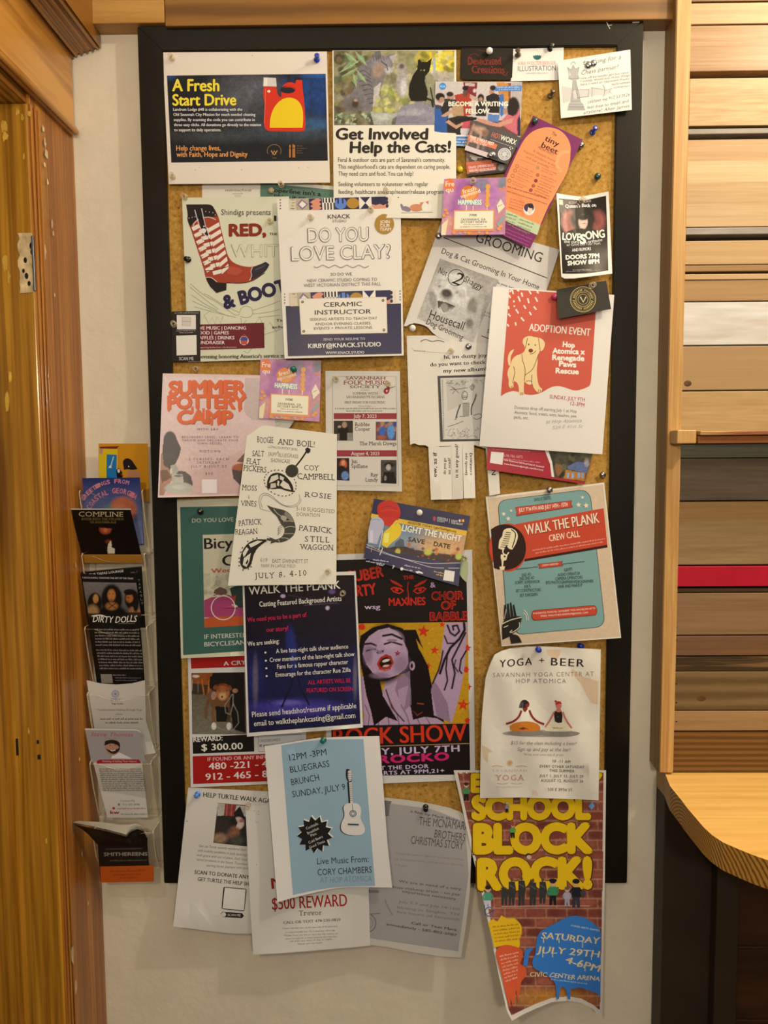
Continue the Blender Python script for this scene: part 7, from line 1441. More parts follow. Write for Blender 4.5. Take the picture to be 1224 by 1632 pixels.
s.P(Z([(612, 1088), (830, 1108), (836, 1118), (815, 1325), (806, 1334), (592, 1312), (584, 1302), (602, 1096)]), '#26221e').P(Z([(617, 1097), (825, 1116), (808, 1325), (594, 1304)]), '#e3dac8').P(Z([(590, 1338), (790, 1352), (808, 1378), (790, 1402), (595, 1390), (574, 1362)]), '#26221e').E(*Z([(605, 1366)])[0], 4, 3.6, '#d8cebc').T('SCAN ME', *Z([(645, 1380)])[0], *Z([(775, 1386)])[0], 3.6, '#d8cebc', b=.01); s.E(*Z([(238, 432)])[0], 1, .8, '#3a3028', n=8).E(*Z([(945, 405)])[0], .6, .6, '#5d5448', n=6); s.done()
s = Sheet('flyer', 'grey film flyer for a Christmas story, lower corner curling', 'flyer', [(585, 1268), (747, 1298), (734.6, 1526), (586, 1506)], (LV(3), LV(4), .046, .036), lambda u, v: .014 * np.clip(u - .6, 0, 1) * np.sin(np.pi * np.clip(v, 0, 1) ** .8) * 2, paper='#cfc5b2', n=(7, 9),
          outline=[(585, 1268), (613.5, 1271), (650, 1275), (688, 1281), (715, 1287), (732, 1293), (742, 1300), (747, 1320), (751, 1360), (749, 1420), (742, 1480), (734.6, 1526), (700, 1524), (660, 1518), (620, 1510), (586, 1505)])
Z = lambda q: z4(q, 3.221, 390, 1260)
s.P(Z([(640, 50), (960, 95), (1130, 160), (1150, 430), (1096, 825), (640, 758)]), '#aaa29a')
s.T('a film by Mark Blake', *Z([(850, 112)])[0], *Z([(1095, 158)])[0], 3.8, '#4a443c', b=.01, jit=.3).T('THE MCNAMARA', *Z([(893, 176)])[0], *Z([(1150, 205)])[0], 13, '#55504a').T('BROTHERS', *Z([(972, 240)])[0], *Z([(1130, 262)])[0], 12.5, '#55504a').T('CHRISTMAS STORY', *Z([(852, 272)])[0], *Z([(1120, 304)])[0], 12.5, '#55504a')
for i in range(3): s.T(('Three-brothers award winning filming', 'as directors with will produce filming', 'in August')[i], *Z([(770, 325 + i * 30)])[0], *Z([((1120, 1120, 830)[i], (358, 386, 392)[i])])[0], 3, '#8c857a')
for t, x0, y0, x1, y1, c_ in (('We are in need of a very', 790, 470, 1110, 512, '#5d564c'), ('busy makeup artist - no pay', 760, 500, 1105, 540, '#5d564c'), ('experience necessary', 808, 522, 1085, 562, '#5d564c'), ('July 7-9 and July 14-16th', 790, 575, 1105, 615, '#857d70'), ('filming in Singles, TN', 780, 605, 1100, 642, '#857d70'), ('five hours of Savannah', 780, 628, 1100, 668, '#857d70'), ('Call or Text Mark', 855, 685, 1090, 722, '#37322c'), ('immediately - 585-802-5087', 728, 692, 1088, 748, '#37322c')): s.T(t, *Z([(x0, y0)])[0], *Z([(x1, y1)])[0], 4, c_, b=.01, jit=.3)
s.P(Z([(715, 50), (755, 55), (745, 75), (740, 130), (722, 132)]), '#77706a').P(Z([(630, 508), (690, 512), (688, 525), (630, 525)]), '#857e76'); s.ring(*Z([(625, 680)])[0], 15, 1.6, '#77706a', 30).ring(*Z([(625, 680)])[0], 10, 1, '#8c857c', 30); s.L(Z([(720, 560), (735, 600), (760, 640), (745, 640)]), 1.6, '#8c857c').L(Z([(640, 635), (695, 630)]), 2, '#857e76'); s.done()
s = Sheet('flyer', 'white lost pet flyer with red reward line hanging below the frame', 'flyer', [(391, 1284), (584, 1276), (590, 1507), (403.5, 1521.5)], (.038, LV(6), .044, .058), lambda u, v: .006 * np.sin(6 * u + 5 * v) * v, paper='#e3d9c6', n=(7, 10),
          outline=[(391, 1284), (584, 1276), (590, 1507), (560, 1510), (500, 1515), (450, 1519), (403.5, 1521.5), (399, 1450), (395, 1370)])
Z = lambda q: z4(q, 3.221, 390, 1260)
s.T('MISSING', *Z([(140, 505)])[0], *Z([(505, 475)])[0], 17, '#9c2a22', b=.02).T('$500 REWARD', *Z([(142, 612)])[0], *Z([(526, 592)])[0], 19, '#a82a20', b=.015).T('Trevor', *Z([(278, 642)])[0], *Z([(398, 638)])[0], 8, '#6d645a', serif=True).T('CALL OR TEXT 478-230-0820', *Z([(198, 685)])[0], *Z([(492, 668)])[0], 4, '#4a433b', serif=True, b=.01)
for t, x0, y0, x1, y1 in (('Trevor was last seen on the east side of the park and', 195, 712, 475, 700), ('is a very friendly boy. He is wearing a blue tag', 210, 732, 462, 720), ('Please, if you see him or have any information on', 205, 748, 478, 738), ('where he might be or know someone who may have,', 208, 765, 475, 752), ('call with any time of day or night.', 230, 778, 450, 766), ('Thank you so much', 270, 792, 398, 784)): s.T(t, *Z([(x0, y0)])[0], *Z([(x1, y1)])[0], 2.6, '#7a7166')
for x, y in ((405, 1292), (412, 1298), (408, 1310), (412, 1310), (409, 1378), (412, 1293)): s.E(x, y, .7, .6, '#5d5448', n=6)
s.done()
s = Sheet('flyer', 'white and pale blue bluegrass brunch flyer with a guitar', 'flyer', [(421.6, 1189), (604.5, 1173), (625, 1414.6), (442, 1438)], (.050, .044, .056, .074), lambda u, v: .008 * np.sin(np.pi * np.clip(u, 0, 1)) * (1 - 2 * v), paper='#e8dfd0', n=(8, 10),
          outline=[(421.6, 1189), (450, 1185), (480, 1180), (507.7, 1176), (550, 1174), (604.5, 1173), (612, 1270), (617, 1340), (625, 1414.6), (590, 1414), (560, 1413.5), (530, 1416.5), (504, 1422), (470, 1430), (442, 1438)])
Z = lambda q: z4(q, 5.322, 410, 1160)
s.P(Z([(203, 150), (400, 115), (560, 98), (900, 95), (940, 600), (1000, 1342), (800, 1345), (640, 1355), (500, 1375), (302, 1418), (255, 800)]), '#98b2bc')
tk = '#22252a'
for t, x0, y0, x1, y1 in (('12PM -3PM', 275, 280, 590, 230), ('BLUEGRASS', 282, 382, 615, 328), ('BRUNCH', 292, 488, 527, 445), ('SUNDAY, JULY 9', 300, 590, 748, 525), ('Live Music From:', 508, 1158, 945, 1138), ('CORY CHAMBERS', 512, 1252, 972, 1228)): s.T(t, *Z([(x0, y0)])[0], *Z([(x1, y1)])[0], 10, tk, b=.0)
s.T('AT HOP ATOMICA', *Z([(530, 1318)])[0], *Z([(970, 1300)])[0], 9, '#7f929a', sh=.15, jit=.5)
gt = [(800, 636), (850, 640), (878, 670), (882, 720), (872, 760), (890, 800), (912, 840), (914, 880), (890, 905), (840, 915), (770, 908), (722, 885), (706, 845), (715, 800), (738, 760), (740, 720), (728, 680), (745, 645)]
s.P([(x - 1.6, y + .6) for x, y in Z(gt)], '#1f2226').P(Z([(762, 460), (775, 640), (790, 640), (780, 460)]), '#1f2226').P(Z(gt), '#e6ddd0').P(Z([(778, 460), (802, 458), (812, 640), (790, 640)]), '#d9d0c4').P(Z([(750, 375), (755, 350), (778, 348), (800, 375), (806, 440), (798, 460), (772, 462), (752, 430)]), '#1f2226').P(Z([(770, 365), (790, 360), (803, 385), (802, 445), (780, 455), (768, 420)]), '#ddd4c8')
for i in range(9): s.L(Z([(780 + i, 480 + i * 17), (804 + i, 478 + i * 17)]), .6, '#5d6468')
for i in range(4): s.E(*Z([(776, 385 + i * 18)])[0], 1, .8, '#5d6468', n=8).E(*Z([(796, 385 + i * 18)])[0], 1, .8, '#5d6468', n=8)
s.ring(*Z([(812, 727)])[0], 5, 1.2, '#5d6c74').ring(*Z([(812, 727)])[0], 3, 1, '#5d6c74').L(Z([(805, 645), (812, 720)]), 1, '#8c9094').L(Z([(768, 818), (862, 822)]), 2.6, '#4a5860', True)
(cx, cy), = Z([(487, 905)])
for dx_, dy_, c_, R_ in ((1.3, -1.4, '#efe8dc', 29.5), (0, 0, '#1b1a1a', 28.5)):
    s.P([(cx + dx_ + (R_ if i % 2 == 0 else R_ * .74) * math.sin(math.pi * i / 13 - .2), cy + dy_ - (R_ * 1.05 if i % 2 == 0 else R_ * .78) * math.cos(math.pi * i / 13 - .2)) for i in range(26)], c_)
for t, x0, y0, x1, y1 in (('Cocktails', 418, 865, 518, 820), ('Breakfast', 430, 905, 525, 860), ('Pint', 458, 925, 505, 905), ('Cold Beers', 440, 985, 558, 930), ('Good Times', 445, 1025, 575, 970)): s.T(t, *Z([(x0, y0)])[0], *Z([(x1, y1)])[0], 4.2, '#e3dace')
s.done()
# ================================================================== CLEAR LITERATURE HOLDER
m, nt, b = nmat('clear_acrylic'); N, L = nt.nodes, nt.links
tr = N.new('ShaderNodeBsdfTransparent'); tr.inputs['Color'].default_value = (0.985, 0.98, 0.965, 1)
gl = N.new('ShaderNodeBsdfGlossy'); gl.inputs['Roughness'].default_value = 0.08; gl.inputs['Color'].default_value = (1, 1, 1, 1)
fr = N.new('ShaderNodeFresnel'); fr.inputs['IOR'].default_value = 1.38
tcA = N.new('ShaderNodeTexCoord'); nA = N.new('ShaderNodeTexNoise'); nA.inputs['Scale'].default_value = 25
L.new(tcA.outputs['Object'], nA.inputs['Vector']); bA = N.new('ShaderNodeBump'); bA.inputs['Strength'].default_value = .06; bA.inputs['Distance'].default_value = .003
L.new(nA.outputs['Fac'], bA.inputs['Height']); L.new(bA.outputs['Normal'], gl.inputs['Normal'])
mxA = N.new('ShaderNodeMixShader'); fm = N.new('ShaderNodeMath'); fm.operation = 'MULTIPLY'; fm.inputs[1].default_value = .45; L.new(fr.outputs['Fac'], fm.inputs[0]); L.new(fm.outputs[0], mxA.inputs['Fac']); L.new(tr.outputs[0], mxA.inputs[1]); L.new(gl.outputs[0], mxA.inputs[2])
L.new(mxA.outputs[0], nt.nodes['Material Output'].inputs['Surface']); M_clear = m
m, nt, b = nmat('acrylic_edge'); N, L = nt.nodes, nt.links
tr = N.new('ShaderNodeBsdfTransparent'); b.inputs['Base Color'].default_value = (.72, .66, .52, 1); b.inputs['Roughness'].default_value = .2  # pale colour stands in for light piped to the plate edges
mxA = N.new('ShaderNodeMixShader'); mxA.inputs['Fac'].default_value = .55
L.new(tr.outputs[0], mxA.inputs[1]); L.new(b.outputs[0], mxA.inputs[2]); L.new(mxA.outputs[0], nt.nodes['Material Output'].inputs['Surface']); M_cedge = m

HX0, HX1 = -0.538, -0.4285
ZT, ZB = W(180, 770, .01).z, W(180, 1432, .01).z
holder = empty('brochure_holder', 'clear acrylic wall rack of stacked pockets between door casing and notice board', 'brochure holder', loc=((HX0 + HX1) / 2, -0.01, ZB))
inw(box('back_plate', HX0, HX1, -0.006, -0.003, ZB, ZT, M_clear, holder, 0), holder)
def cbox(bm, pts, t, mi=0, me=1):
    """plate through pts (closed outline, 3-D, planar) with thickness vector t; rim faces get the edge material"""
    A = [bm.verts.new(p) for p in pts]; B = [bm.verts.new(Vector(p) + Vector(t)) for p in pts]
    f = bm.faces.new(A); f.material_index = mi
    for i in range(len(pts)):
        j = (i + 1) % len(pts); f = bm.faces.new((A[i], B[i], B[j], A[j])); f.material_index = me
lips = [785, 886, 1003, 1108, 1218, 1328]
for k, py_ in enumerate(lips):
    dF, dB = 0.064, 0.028
    zl = W(180, py_, dF).z; zb_ = zl - (0.112 if k < 5 else 0.085)
    bm = bmesh.new()
    n_ = 18; top = []
    for i in range(n_ + 1):
        u = i / n_; dip = .011 * (1 - ((u - .5) / .32) ** 2) if abs(u - .5) < .32 else 0
        top.append((HX0 + (HX1 - HX0) * u, zl - max(0, dip)))
    def yd(z): return -(dB + (dF - dB) * (z - zb_) / (zl - zb_))
    pts = [(x, yd(z), z) for x, z in top] + [(HX1, yd(zb_), zb_), (HX0, yd(zb_), zb_)]
    cbox(bm, pts, (0, .0022, 0))
    for x, t in ((HX0, .002), (HX1 - .002, .002)):
        prof = [(-.004, zl + .004), (-dF + .004, zl + .004), (-dF, zl), (-dF + .012, zl - .05), (-dB - .004, zb_ + .004), (-dB, zb_), (-.012, zb_ - .004), (-.004, zb_ + .008)]
        cbox(bm, [(x, y, z) for y, z in prof], (t, 0, 0))
    cbox(bm, [(HX0 + .002, -dB, zb_), (HX1 - .002, -dB, zb_), (HX1 - .002, -.004, zb_), (HX0 + .002, -.004, zb_)], (0, 0, .002))
    inw(bm_obj('pocket', bm, [M_clear, M_cedge], holder), holder)

# ---------------------------------------------------- what stands in it
WP = '#d9cebb'
s = Sheet('brochure', 'orange yellow card with a blue window and a woman in profile, behind the top pocket', 'brochure', [(157, 707), (235.5, 707), (238, 800), (158, 800)], (.022, .022, .012, .012), mat=GLOSS, paper='#d8931c', n=(3, 4), th=.001)
Z = lambda q: z4(q, 6.278, 100, 690)
s.P(Z([(365, 155), (548, 160), (545, 600), (362, 600)]), '#e2c21e').P(Z([(370, 138), (565, 132), (540, 158), (372, 156)]), '#7a2c22').P(Z([(370, 158), (400, 158), (398, 210), (368, 208)]), '#c88a84').P(Z([(440, 215), (540, 218), (535, 600), (436, 600)]), '#1f78b0').L(Z([(480, 340), (495, 280), (510, 235)]), 2, '#a8c8d8').P(Z([(455, 350), (475, 318), (492, 350)]), '#dfe0dc')
s.P(Z([(600, 290), (615, 262), (650, 250), (690, 270), (720, 320), (750, 360), (700, 372), (640, 360), (612, 372), (608, 330)]), '#1f1622').P(Z([(640, 380), (700, 372), (770, 390), (785, 440), (640, 440)]), '#c98a5c').E(*Z([(660, 335)])[0], .9, 1.4, '#e8d8c0', n=8).P(Z([(535, 370), (560, 350), (595, 390), (600, 600), (550, 600)]), '#1d1416').E(*Z([(560, 380)])[0], 2.2, 3, '#dfd4c4').P(Z([(575, 400), (610, 430), (600, 440)]), '#b83428'); s.done()
s = Sheet('booklet', 'blue booklet with arched pink lettering in the top pocket', 'booklet', [(131, 762), (223, 761), (230, 868), (140, 868)], (.052, .052, .022, .022), mat=GLOSS, paper='#2f3f7c', n=(3, 4), th=.004)
def coast(p): p.bg('#2f3f7c').gv(762, 860, '#27356f', '#7d86a8'); p.e(196, 812, 22, 20, '#c06a48', 0, .3).e(190, 818, 14, 14, '#cf8458', 0, .8).e(172, 815, 8, 10, '#5d8c7c', 0, .8); p.noise(.12, 3, 2)
s.pic([(132, 763), (222.5, 762), (229, 867), (140, 867)], coast)
def arcT(t, cx, cy, R0, a0, a1, h, c):
    n = len(t)
    for i, ch in enumerate(t):
        if ch == ' ': continue
        a = math.radians(a0 + (a1 - a0) * (i + .5) / n); x, y = cx + R0 * math.cos(a), cy + R0 * math.sin(a); tx_, ty_ = -math.sin(a), math.cos(a)
        w = R0 * math.radians(a1 - a0) / n * .82; s.T(ch, x - tx_ * w / 2, y - ty_ * w / 2, x + tx_ * w / 2, y + ty_ * w / 2, h, c, b=.03)
arcT('GREETINGS FROM', 186, 832, 62, 212, 288, 6.5, '#d98a94'); arcT('COASTAL GEORGIA', 186, 832, 46, 205, 310, 8, '#d9808a'); s.done()
s = Sheet('booklet', 'thick black card with a candle and gold title leaning out of the second pocket', 'booklet', [(110.5, 812), (208, 812.5), (228.5, 897), (135.5, 898)], (.072, .072, .034, .034), paper='#120e0d', mat=GLOSS, n=(3, 5), th=.006, back='#e8ddc8')
Z = lambda q: z4(q, 6.278, 100, 690)
s.P(Z([(68, 757), (680, 757), (684, 769), (72, 768)]), '#e8ddc8').P(Z([(205, 1215), (785, 1215), (805, 1302), (222, 1302)]), '#b5782a').T('COMPLINE', *Z([(160, 835)])[0], *Z([(605, 838)])[0], 7.6, '#cbb888', serif=True).T('ENTER INTO THE STILLNESS', *Z([(190, 872)])[0], *Z([(610, 872)])[0], 3.4, '#8c7c3c', serif=True).T('OF ANOTHER AGE', *Z([(275, 904)])[0], *Z([(535, 904)])[0], 3.4, '#8c7c3c', serif=True)
def glow(p): p.bg('#120e0d').e(168, 843, 9, 8, '#b5563c', 0, .5).p([(155, 836), (182, 834), (186, 845), (178, 842), (160, 841)], '#120e0d').e(168, 845, 3, 3, '#cf7a3c').e(173, 863, 5, 3, '#7a3a1c', 0, .9).p([(171, 878), (172, 868), (176, 862), (178, 868), (178, 872), (183, 875), (183, 882), (172, 882)], '#e6d8b8').e(176, 866, 1.6, 4, '#e8ddb0')
s.pic(Z([(330, 915), (620, 915), (660, 1210), (330, 1210)]), glow); s.done()
s = Sheet('booklet', 'black folder edge with white lettering behind the three women card', 'booklet', [(130, 911), (226, 902), (232, 1000), (142, 1000)], (.040, .040, .020, .020), paper='#14110f', n=(3, 4), th=.003)
s.T('THE TAPAS LOUNGE', 142, 918, 197, 911.5, 3.6, '#e0d8cc', b=.03).T('VOL. 7', 208, 914, 219, 912.5, 2.2, '#a89e90')
for i in range(7): s.T('TAPASLO'[i], 220 + i * .8, 927 + i * 6, 223.5 + i * .8, 926.6 + i * 6, 3.4, '#b5ab9c')
s.L([(131, 911.5), (226, 902.6)], .6, '#8c8478'); s.done()
s = Sheet('rack_card', 'black rack card with three women and white brush title', 'brochure', [(128, 914), (218, 919), (231, 1090), (155, 1092)], (.058, .054, .030, .034), mat=GLOSS, paper='#161210', n=(4, 6), th=.0012)
Z = lambda q: z4(q, 6.278, 100, 880)
def dolls(p):
    ze = lambda x, y, rx, ry, c, an=0, so=.3, a=1: p.e(100 + x / 6.278, 880 + y / 6.278, rx / 6.278, ry / 6.278, c, an, so, a)
    p.bg('#6d6660').gv(926, 985, '#77706a', '#4a443e'); ze(490, 470, 105, 150, '#16100f', 0, .2); ze(490, 620, 150, 90, '#14100f', 0, .3); ze(320, 510, 72, 105, '#1a1210', 0, .2); ze(300, 600, 60, 70, '#9c7a4a', 0, .6); ze(690, 470, 70, 100, '#17110f', 0, .2); ze(720, 600, 60, 60, '#9c6a40', 0, .5); ze(730, 500, 30, 100, '#17110f')
    ze(488, 430, 40, 58, '#b5763c', 0, .4); ze(488, 475, 16, 6, '#7a3a24'); ze(470, 418, 8, 4, '#2a1812'); ze(506, 418, 8, 4, '#2a1812'); ze(490, 540, 60, 40, '#a06a3c', 0, .5); p.l(Z([(460, 510), (530, 560)]), 1.2, '#1d1412').l(Z([(530, 510), (460, 560)]), 1.2, '#1d1412')
    ze(330, 465, 28, 44, '#b8834a', 0, .4); ze(335, 492, 10, 4, '#8a3a2c'); ze(668, 460, 36, 44, '#a8682f', 0, .4); ze(655, 455, 16, 8, '#8a2a1c', 0, .6); ze(655, 490, 10, 5, '#7a2c20'); ze(660, 400, 50, 30, '#17110f', 0, .2); ze(690, 530, 30, 14, '#1d1512'); p.p(Z([(240, 615), (800, 600), (810, 660), (245, 660)]), '#161210', .9); p.noise(.15, 2, 3)
s.pic(Z([(200, 298), (735, 308), (788, 655), (262, 655)]), dolls)
s.T('1 ROCK-N-ROLL TAKEOVER THE ART OF THE TEASE', *Z([(198, 262)])[0], *Z([(705, 272)])[0], 2.6, '#d8cfc2', b=.01); s.T('DIRTY DOLLS', *Z([(300, 705)])[0], *Z([(745, 700)])[0], 10, '#f0e8dc', b=.01, sh=.25, jit=1.2).L(Z([(290, 640), (380, 625), (440, 650)]), 1.6, '#f0e8dc').dash(*Z([(560, 718)])[0], *Z([(720, 718)])[0], 1.6, '#8c847a')
for i in range(6): s.dash(*Z([(318 + i * 2, 780 + i * 31)])[0], *Z([(755 + i * 4, 784 + i * 31)])[0], 2.6, '#a89e90', i)
for i in range(7): s.dash(*Z([(335 + i * 6, 985 + i * 31)])[0], *Z([(785 + i * 3, 992 + i * 30)])[0], 2.6, '#a89e90', i + 9)
s.P(Z([(378, 1220), (490, 1220), (503, 1310), (388, 1310)]), '#8f8474').dash(*Z([(500, 1235)])[0], *Z([(630, 1235)])[0], 2, '#a89e90').dash(*Z([(525, 1262)])[0], *Z([(780, 1264)])[0], 1.8, '#8c8478').dash(*Z([(525, 1288)])[0], *Z([(740, 1288)])[0], 1.8, '#8c8478'); s.done()
s = Sheet('paper_slip', 'plain white sheet edge standing beside the white brochure in the fourth pocket', 'sheet of paper', [(212, 1150), (233, 1150), (248, 1200), (224, 1204)], (.040, .040, .030, .030), paper=WP, n=(2, 3)); s.done()
s = Sheet('brochure', 'white brochure with a small round blue seal in the fourth pocket', 'brochure', [(138, 1084), (231, 1084), (233, 1172), (152, 1172)], (.056, .056, .036, .036), lambda u, v: -.004 * np.sin(np.pi * np.clip(u, 0, 1)) * (1 - v), paper=WP, n=(4, 4), th=.003,
          outline=[(138, 1084), (160, 1089), (185, 1091), (210, 1089), (231, 1084), (233, 1172), (152, 1172)])
Z = lambda q: z4(q, 4.411, 100, 1070)
s.E(*Z([(370, 158)])[0], 6.4, 6.4, '#a9a8ac').E(*Z([(370, 158)])[0], 4, 4, '#bdb8b4').E(*Z([(370, 158)])[0], 1.8, 1.8, '#7f8490').T('EMILY', *Z([(340, 208)])[0], *Z([(410, 208)])[0], 4, '#6d7484', serif=True).T('Yoga Studio', *Z([(342, 232)])[0], *Z([(425, 232)])[0], 2.6, '#5d5a5a', b=.02)
s.T('Transformative Healing through Yoga', *Z([(242, 276)])[0], *Z([(558, 276)])[0], 2.8, '#6d6660').T('class', *Z([(370, 306)])[0], *Z([(420, 306)])[0], 2.6, '#6d6660').dash(*Z([(265, 340)])[0], *Z([(555, 340)])[0], 3, '#6d6660').dash(*Z([(300, 366)])[0], *Z([(525, 366)])[0], 3, '#6d6660'); s.done()
s = Sheet('flyer', 'grey and white agent flyer with a bearded man and red band in the fifth pocket', 'flyer', [(135, 1161), (221, 1163), (236, 1303), (171, 1303)], (.060, .058, .034, .038), paper=WP, mat=GLOSS, n=(4, 6), th=.002)
s.P(Z([(158, 412), (540, 416), (585, 640), (200, 640)]), '#a49c96').L(Z([(158, 404), (525, 410), (548, 430)]), 1.2, '#efe6d8')
s.T('Steve Thomas', *Z([(195, 455)])[0], *Z([(495, 458)])[0], 6, '#b8504a', sh=.3).dash(*Z([(300, 474)])[0], *Z([(400, 474)])[0], 2, '#8c8480')
s.P(Z([(340, 612), (350, 580), (400, 570), (440, 590), (490, 614)]), '#e3dace').E(*Z([(350, 535)])[0], 11.5, 13, '#b98a6c').P(Z([(292, 520), (298, 490), (340, 478), (390, 488), (405, 515), (402, 545), (392, 520), (340, 503), (302, 520)]), '#2a2019').P(Z([(295, 530), (310, 548), (345, 556), (390, 545), (404, 525), (400, 555), (375, 578), (350, 582), (318, 565)]), '#3a2a20').L(Z([(335, 555), (352, 560), (370, 553)]), 1.2, '#e8dccc').E(*Z([(333, 522)])[0], 1, .7, '#3a2a20', n=8).E(*Z([(368, 520)])[0], 1, .7, '#3a2a20', n=8)
s.P(Z([(240, 630), (262, 620), (535, 620), (552, 645), (240, 648)]), '#a8242c').T('Thinking of Selling Your Home?', *Z([(275, 638)])[0], *Z([(520, 638)])[0], 2.8, '#e8c8bc')
for i in range(11): s.dash(*Z([(255 + i * 3, 690 + i * 15)])[0], *Z([(555 + i * 3.5, 690 + i * 15)])[0], 2.4, '#7a726a', i)
s.T('Contact Me', *Z([(405, 916)])[0], *Z([(508, 916)])[0], 3, '#8c847a').T('912 655 0098', *Z([(420, 942)])[0], *Z([(540, 942)])[0], 3, '#7a726a').E(*Z([(395, 936)])[0], 2, 2, '#8c847a', n=10).E(*Z([(358, 962)])[0], 2.2, 2, '#b8343a', n=10).dash(*Z([(385, 968)])[0], *Z([(585, 968)])[0], 2.4, '#b0605c').T('kw', *Z([(335, 1002)])[0], *Z([(398, 1002)])[0], 5, '#a8343a', b=.03).dash(*Z([(408, 1008)])[0], *Z([(612, 1008)])[0], 2.4, '#8c847a'); s.done()
# open booklet curling forward out of the lowest pocket, and the booklet standing behind the front
s = Sheet('booklet', 'black and orange booklet with grey capitals in the lowest pocket', 'booklet', [(155, 1336), (234, 1336), (240, 1405), (160, 1405)], (.053, .053, .044, .044), paper='#231c17', mat=GLOSS, n=(3, 4), th=.003)
s.P(Z([(262, 1372), (640, 1364), (640, 1478), (268, 1485)]), '#c45a1c').T('SMITHEREENS', *Z([(290, 1298)])[0], *Z([(595, 1295)])[0], 5.4, '#98907f', b=.035).dash(*Z([(330, 1335)])[0], *Z([(590, 1332)])[0], 2.2, '#6d6558')
s.T('All About Family Pest', *Z([(330, 1412)])[0], *Z([(580, 1406)])[0], 3, '#7a3510').T('management.com', *Z([(360, 1436)])[0], *Z([(550, 1430)])[0], 3, '#7a3510').T('912-000-0', *Z([(400, 1460)])[0], *Z([(520, 1455)])[0], 3, '#7a3510')
s.P(Z([(300, 1245), (560, 1240), (560, 1250), (300, 1256)]), '#4a443a'); s.done()
bk_root = empty('magazine', 'open magazine with pages flopping forward over the lowest pocket', 'magazine', loc=tuple(W(180, 1325, .06)))
M_page = plain('magazine_pages', '#efdfbf', .6, mottle=.03); M_cover = plain('magazine_cover', '#2a231c', .3, mottle=.2)
def flop(name, top, d_t, d_b, off, mat, th_):
    """a leaf whose upper edge follows top (photo points) and runs back down into the pocket"""
    bm = bmesh.new(); R_ = []
    for k, t in enumerate((0, .12, .3, .6, 1.0)):
        row = []
        for i, (x, y) in enumerate(top):
            u = i / (len(top) - 1); xb, yb_ = 157 + 78 * u, 1346 + off
            d = d_t[i] * (1 - t) + d_b * t; row.append(bm.verts.new(W(x * (1 - t) + xb * t, (y + off) * (1 - t) + yb_ * t + 14 * math.sin(math.pi * t) * -.3, d)))
        R_.append(row)
    for a, b2 in zip(R_, R_[1:]):
        for i in range(len(top) - 1): bm.faces.new((a[i], a[i + 1], b2[i + 1], b2[i]))
    bmesh.ops.solidify(bm, geom=bm.faces[:], thickness=th_)
    o = bm_obj(name, bm, mat, bk_root, False); o.location -= bk_root.location; return o
up_ = [(118, 1308), (135, 1309), (153, 1310), (172, 1312), (190, 1315), (205, 1315), (216, 1313), (224, 1315), (230, 1320), (235, 1332)]
lo_ = [(118, 1311), (135, 1314), (153, 1318), (172, 1322), (190, 1327), (201, 1330), (209, 1322), (219, 1318), (228, 1321), (235, 1333)]
dt_ = [.122, .116, .110, .104, .098, .094, .084, .072, .060, .051]
flop('cover', [(x, y + 1.2) for x, y in lo_], [d + .002 for d in dt_], .0545, 2, M_cover, .0006)
def leaf(t0, t1, d0, d1):
    """one page lying back from the lip: seen from above between its front edge and the next page"""
    bm = bmesh.new(); mixp = lambda t: [(a[0] * (1 - t) + b_[0] * t, a[1] * (1 - t) + b_[1] * t) for a, b_ in zip(lo_, up_)]
    A = [bm.verts.new(W(x, y, d - d0)) for (x, y), d in zip(mixp(t0), dt_)]; B = [bm.verts.new(W(x, y, d - d1)) for (x, y), d in zip(mixp(t1), dt_)]
    for q in range(len(A) - 1): bm.faces.new((A[q], A[q + 1], B[q + 1], B[q]))
    bmesh.ops.solidify(bm, geom=bm.faces[:], thickness=.0004)
    o = bm_obj('page', bm, M_page, bk_root); o.location -= bk_root.location
for k in range(4):
    leaf(k / 4, (k + 1) / 4 + .04, .006 * k, .006 * k + .009)
# ================================================================== PINS
def pmat(name, c, rough=.25): return plain('pin_' + name, c, rough, mottle=.03, spec=.6)
m, nt, b = nmat('pin_clear'); N, L = nt.nodes, nt.links
tr = N.new('ShaderNodeBsdfTransparent'); tr.inputs['Color'].default_value = (.9, .88, .83, 1); b.inputs['Base Color'].default_value = (.88, .83, .74, 1); b.inputs['Roughness'].default_value = .12
mx = N.new('ShaderNodeMixShader'); lw = N.new('ShaderNodeLayerWeight'); lw.inputs['Blend'].default_value = .38
L.new(lw.outputs['Facing'], mx.inputs['Fac']); L.new(tr.outputs[0], mx.inputs[1]); L.new(b.outputs[0], mx.inputs[2]); L.new(mx.outputs[0], nt.nodes['Material Output'].inputs['Surface'])
PM = {'clear': m, 'blue': pmat('blue', '#1c3aa0'), 'light blue': pmat('light_blue', '#4f86cc'), 'black': pmat('black', '#14110f'), 'green': pmat('green', '#0f6a55'), 'dark green': pmat('dark_green', '#24423c'),
      'white': pmat('white', '#e8dcc6'), 'yellow': pmat('yellow', '#d9b41e'), 'pink': pmat('pink', '#b52a5c'), 'bronze': pmat('bronze', '#5d4632'), 'beige': pmat('beige', '#b9a07a'),
      'silver': plain('pin_silver', '#b0a696', .22, metal=1.0, mottle=.05)}
def lathe(prof, n=18):
    bm = bmesh.new(); rows = []
    for r, z in prof:
        rows.append([bm.verts.new((r * math.cos(2 * math.pi * i / n), r * math.sin(2 * math.pi * i / n), z)) for i in range(n)] if r > 1e-6 else [bm.verts.new((0, 0, z))])
    for a, b_ in zip(rows, rows[1:]):
        for i in range(n):
            j = (i + 1) % n
            if len(a) == 1: bm.faces.new((a[0], b_[i], b_[j]))
            elif len(b_) == 1: bm.faces.new((a[i], a[j], b_[0]))
            else: bm.faces.new((a[i], a[j], b_[j], b_[i]))
    return bm
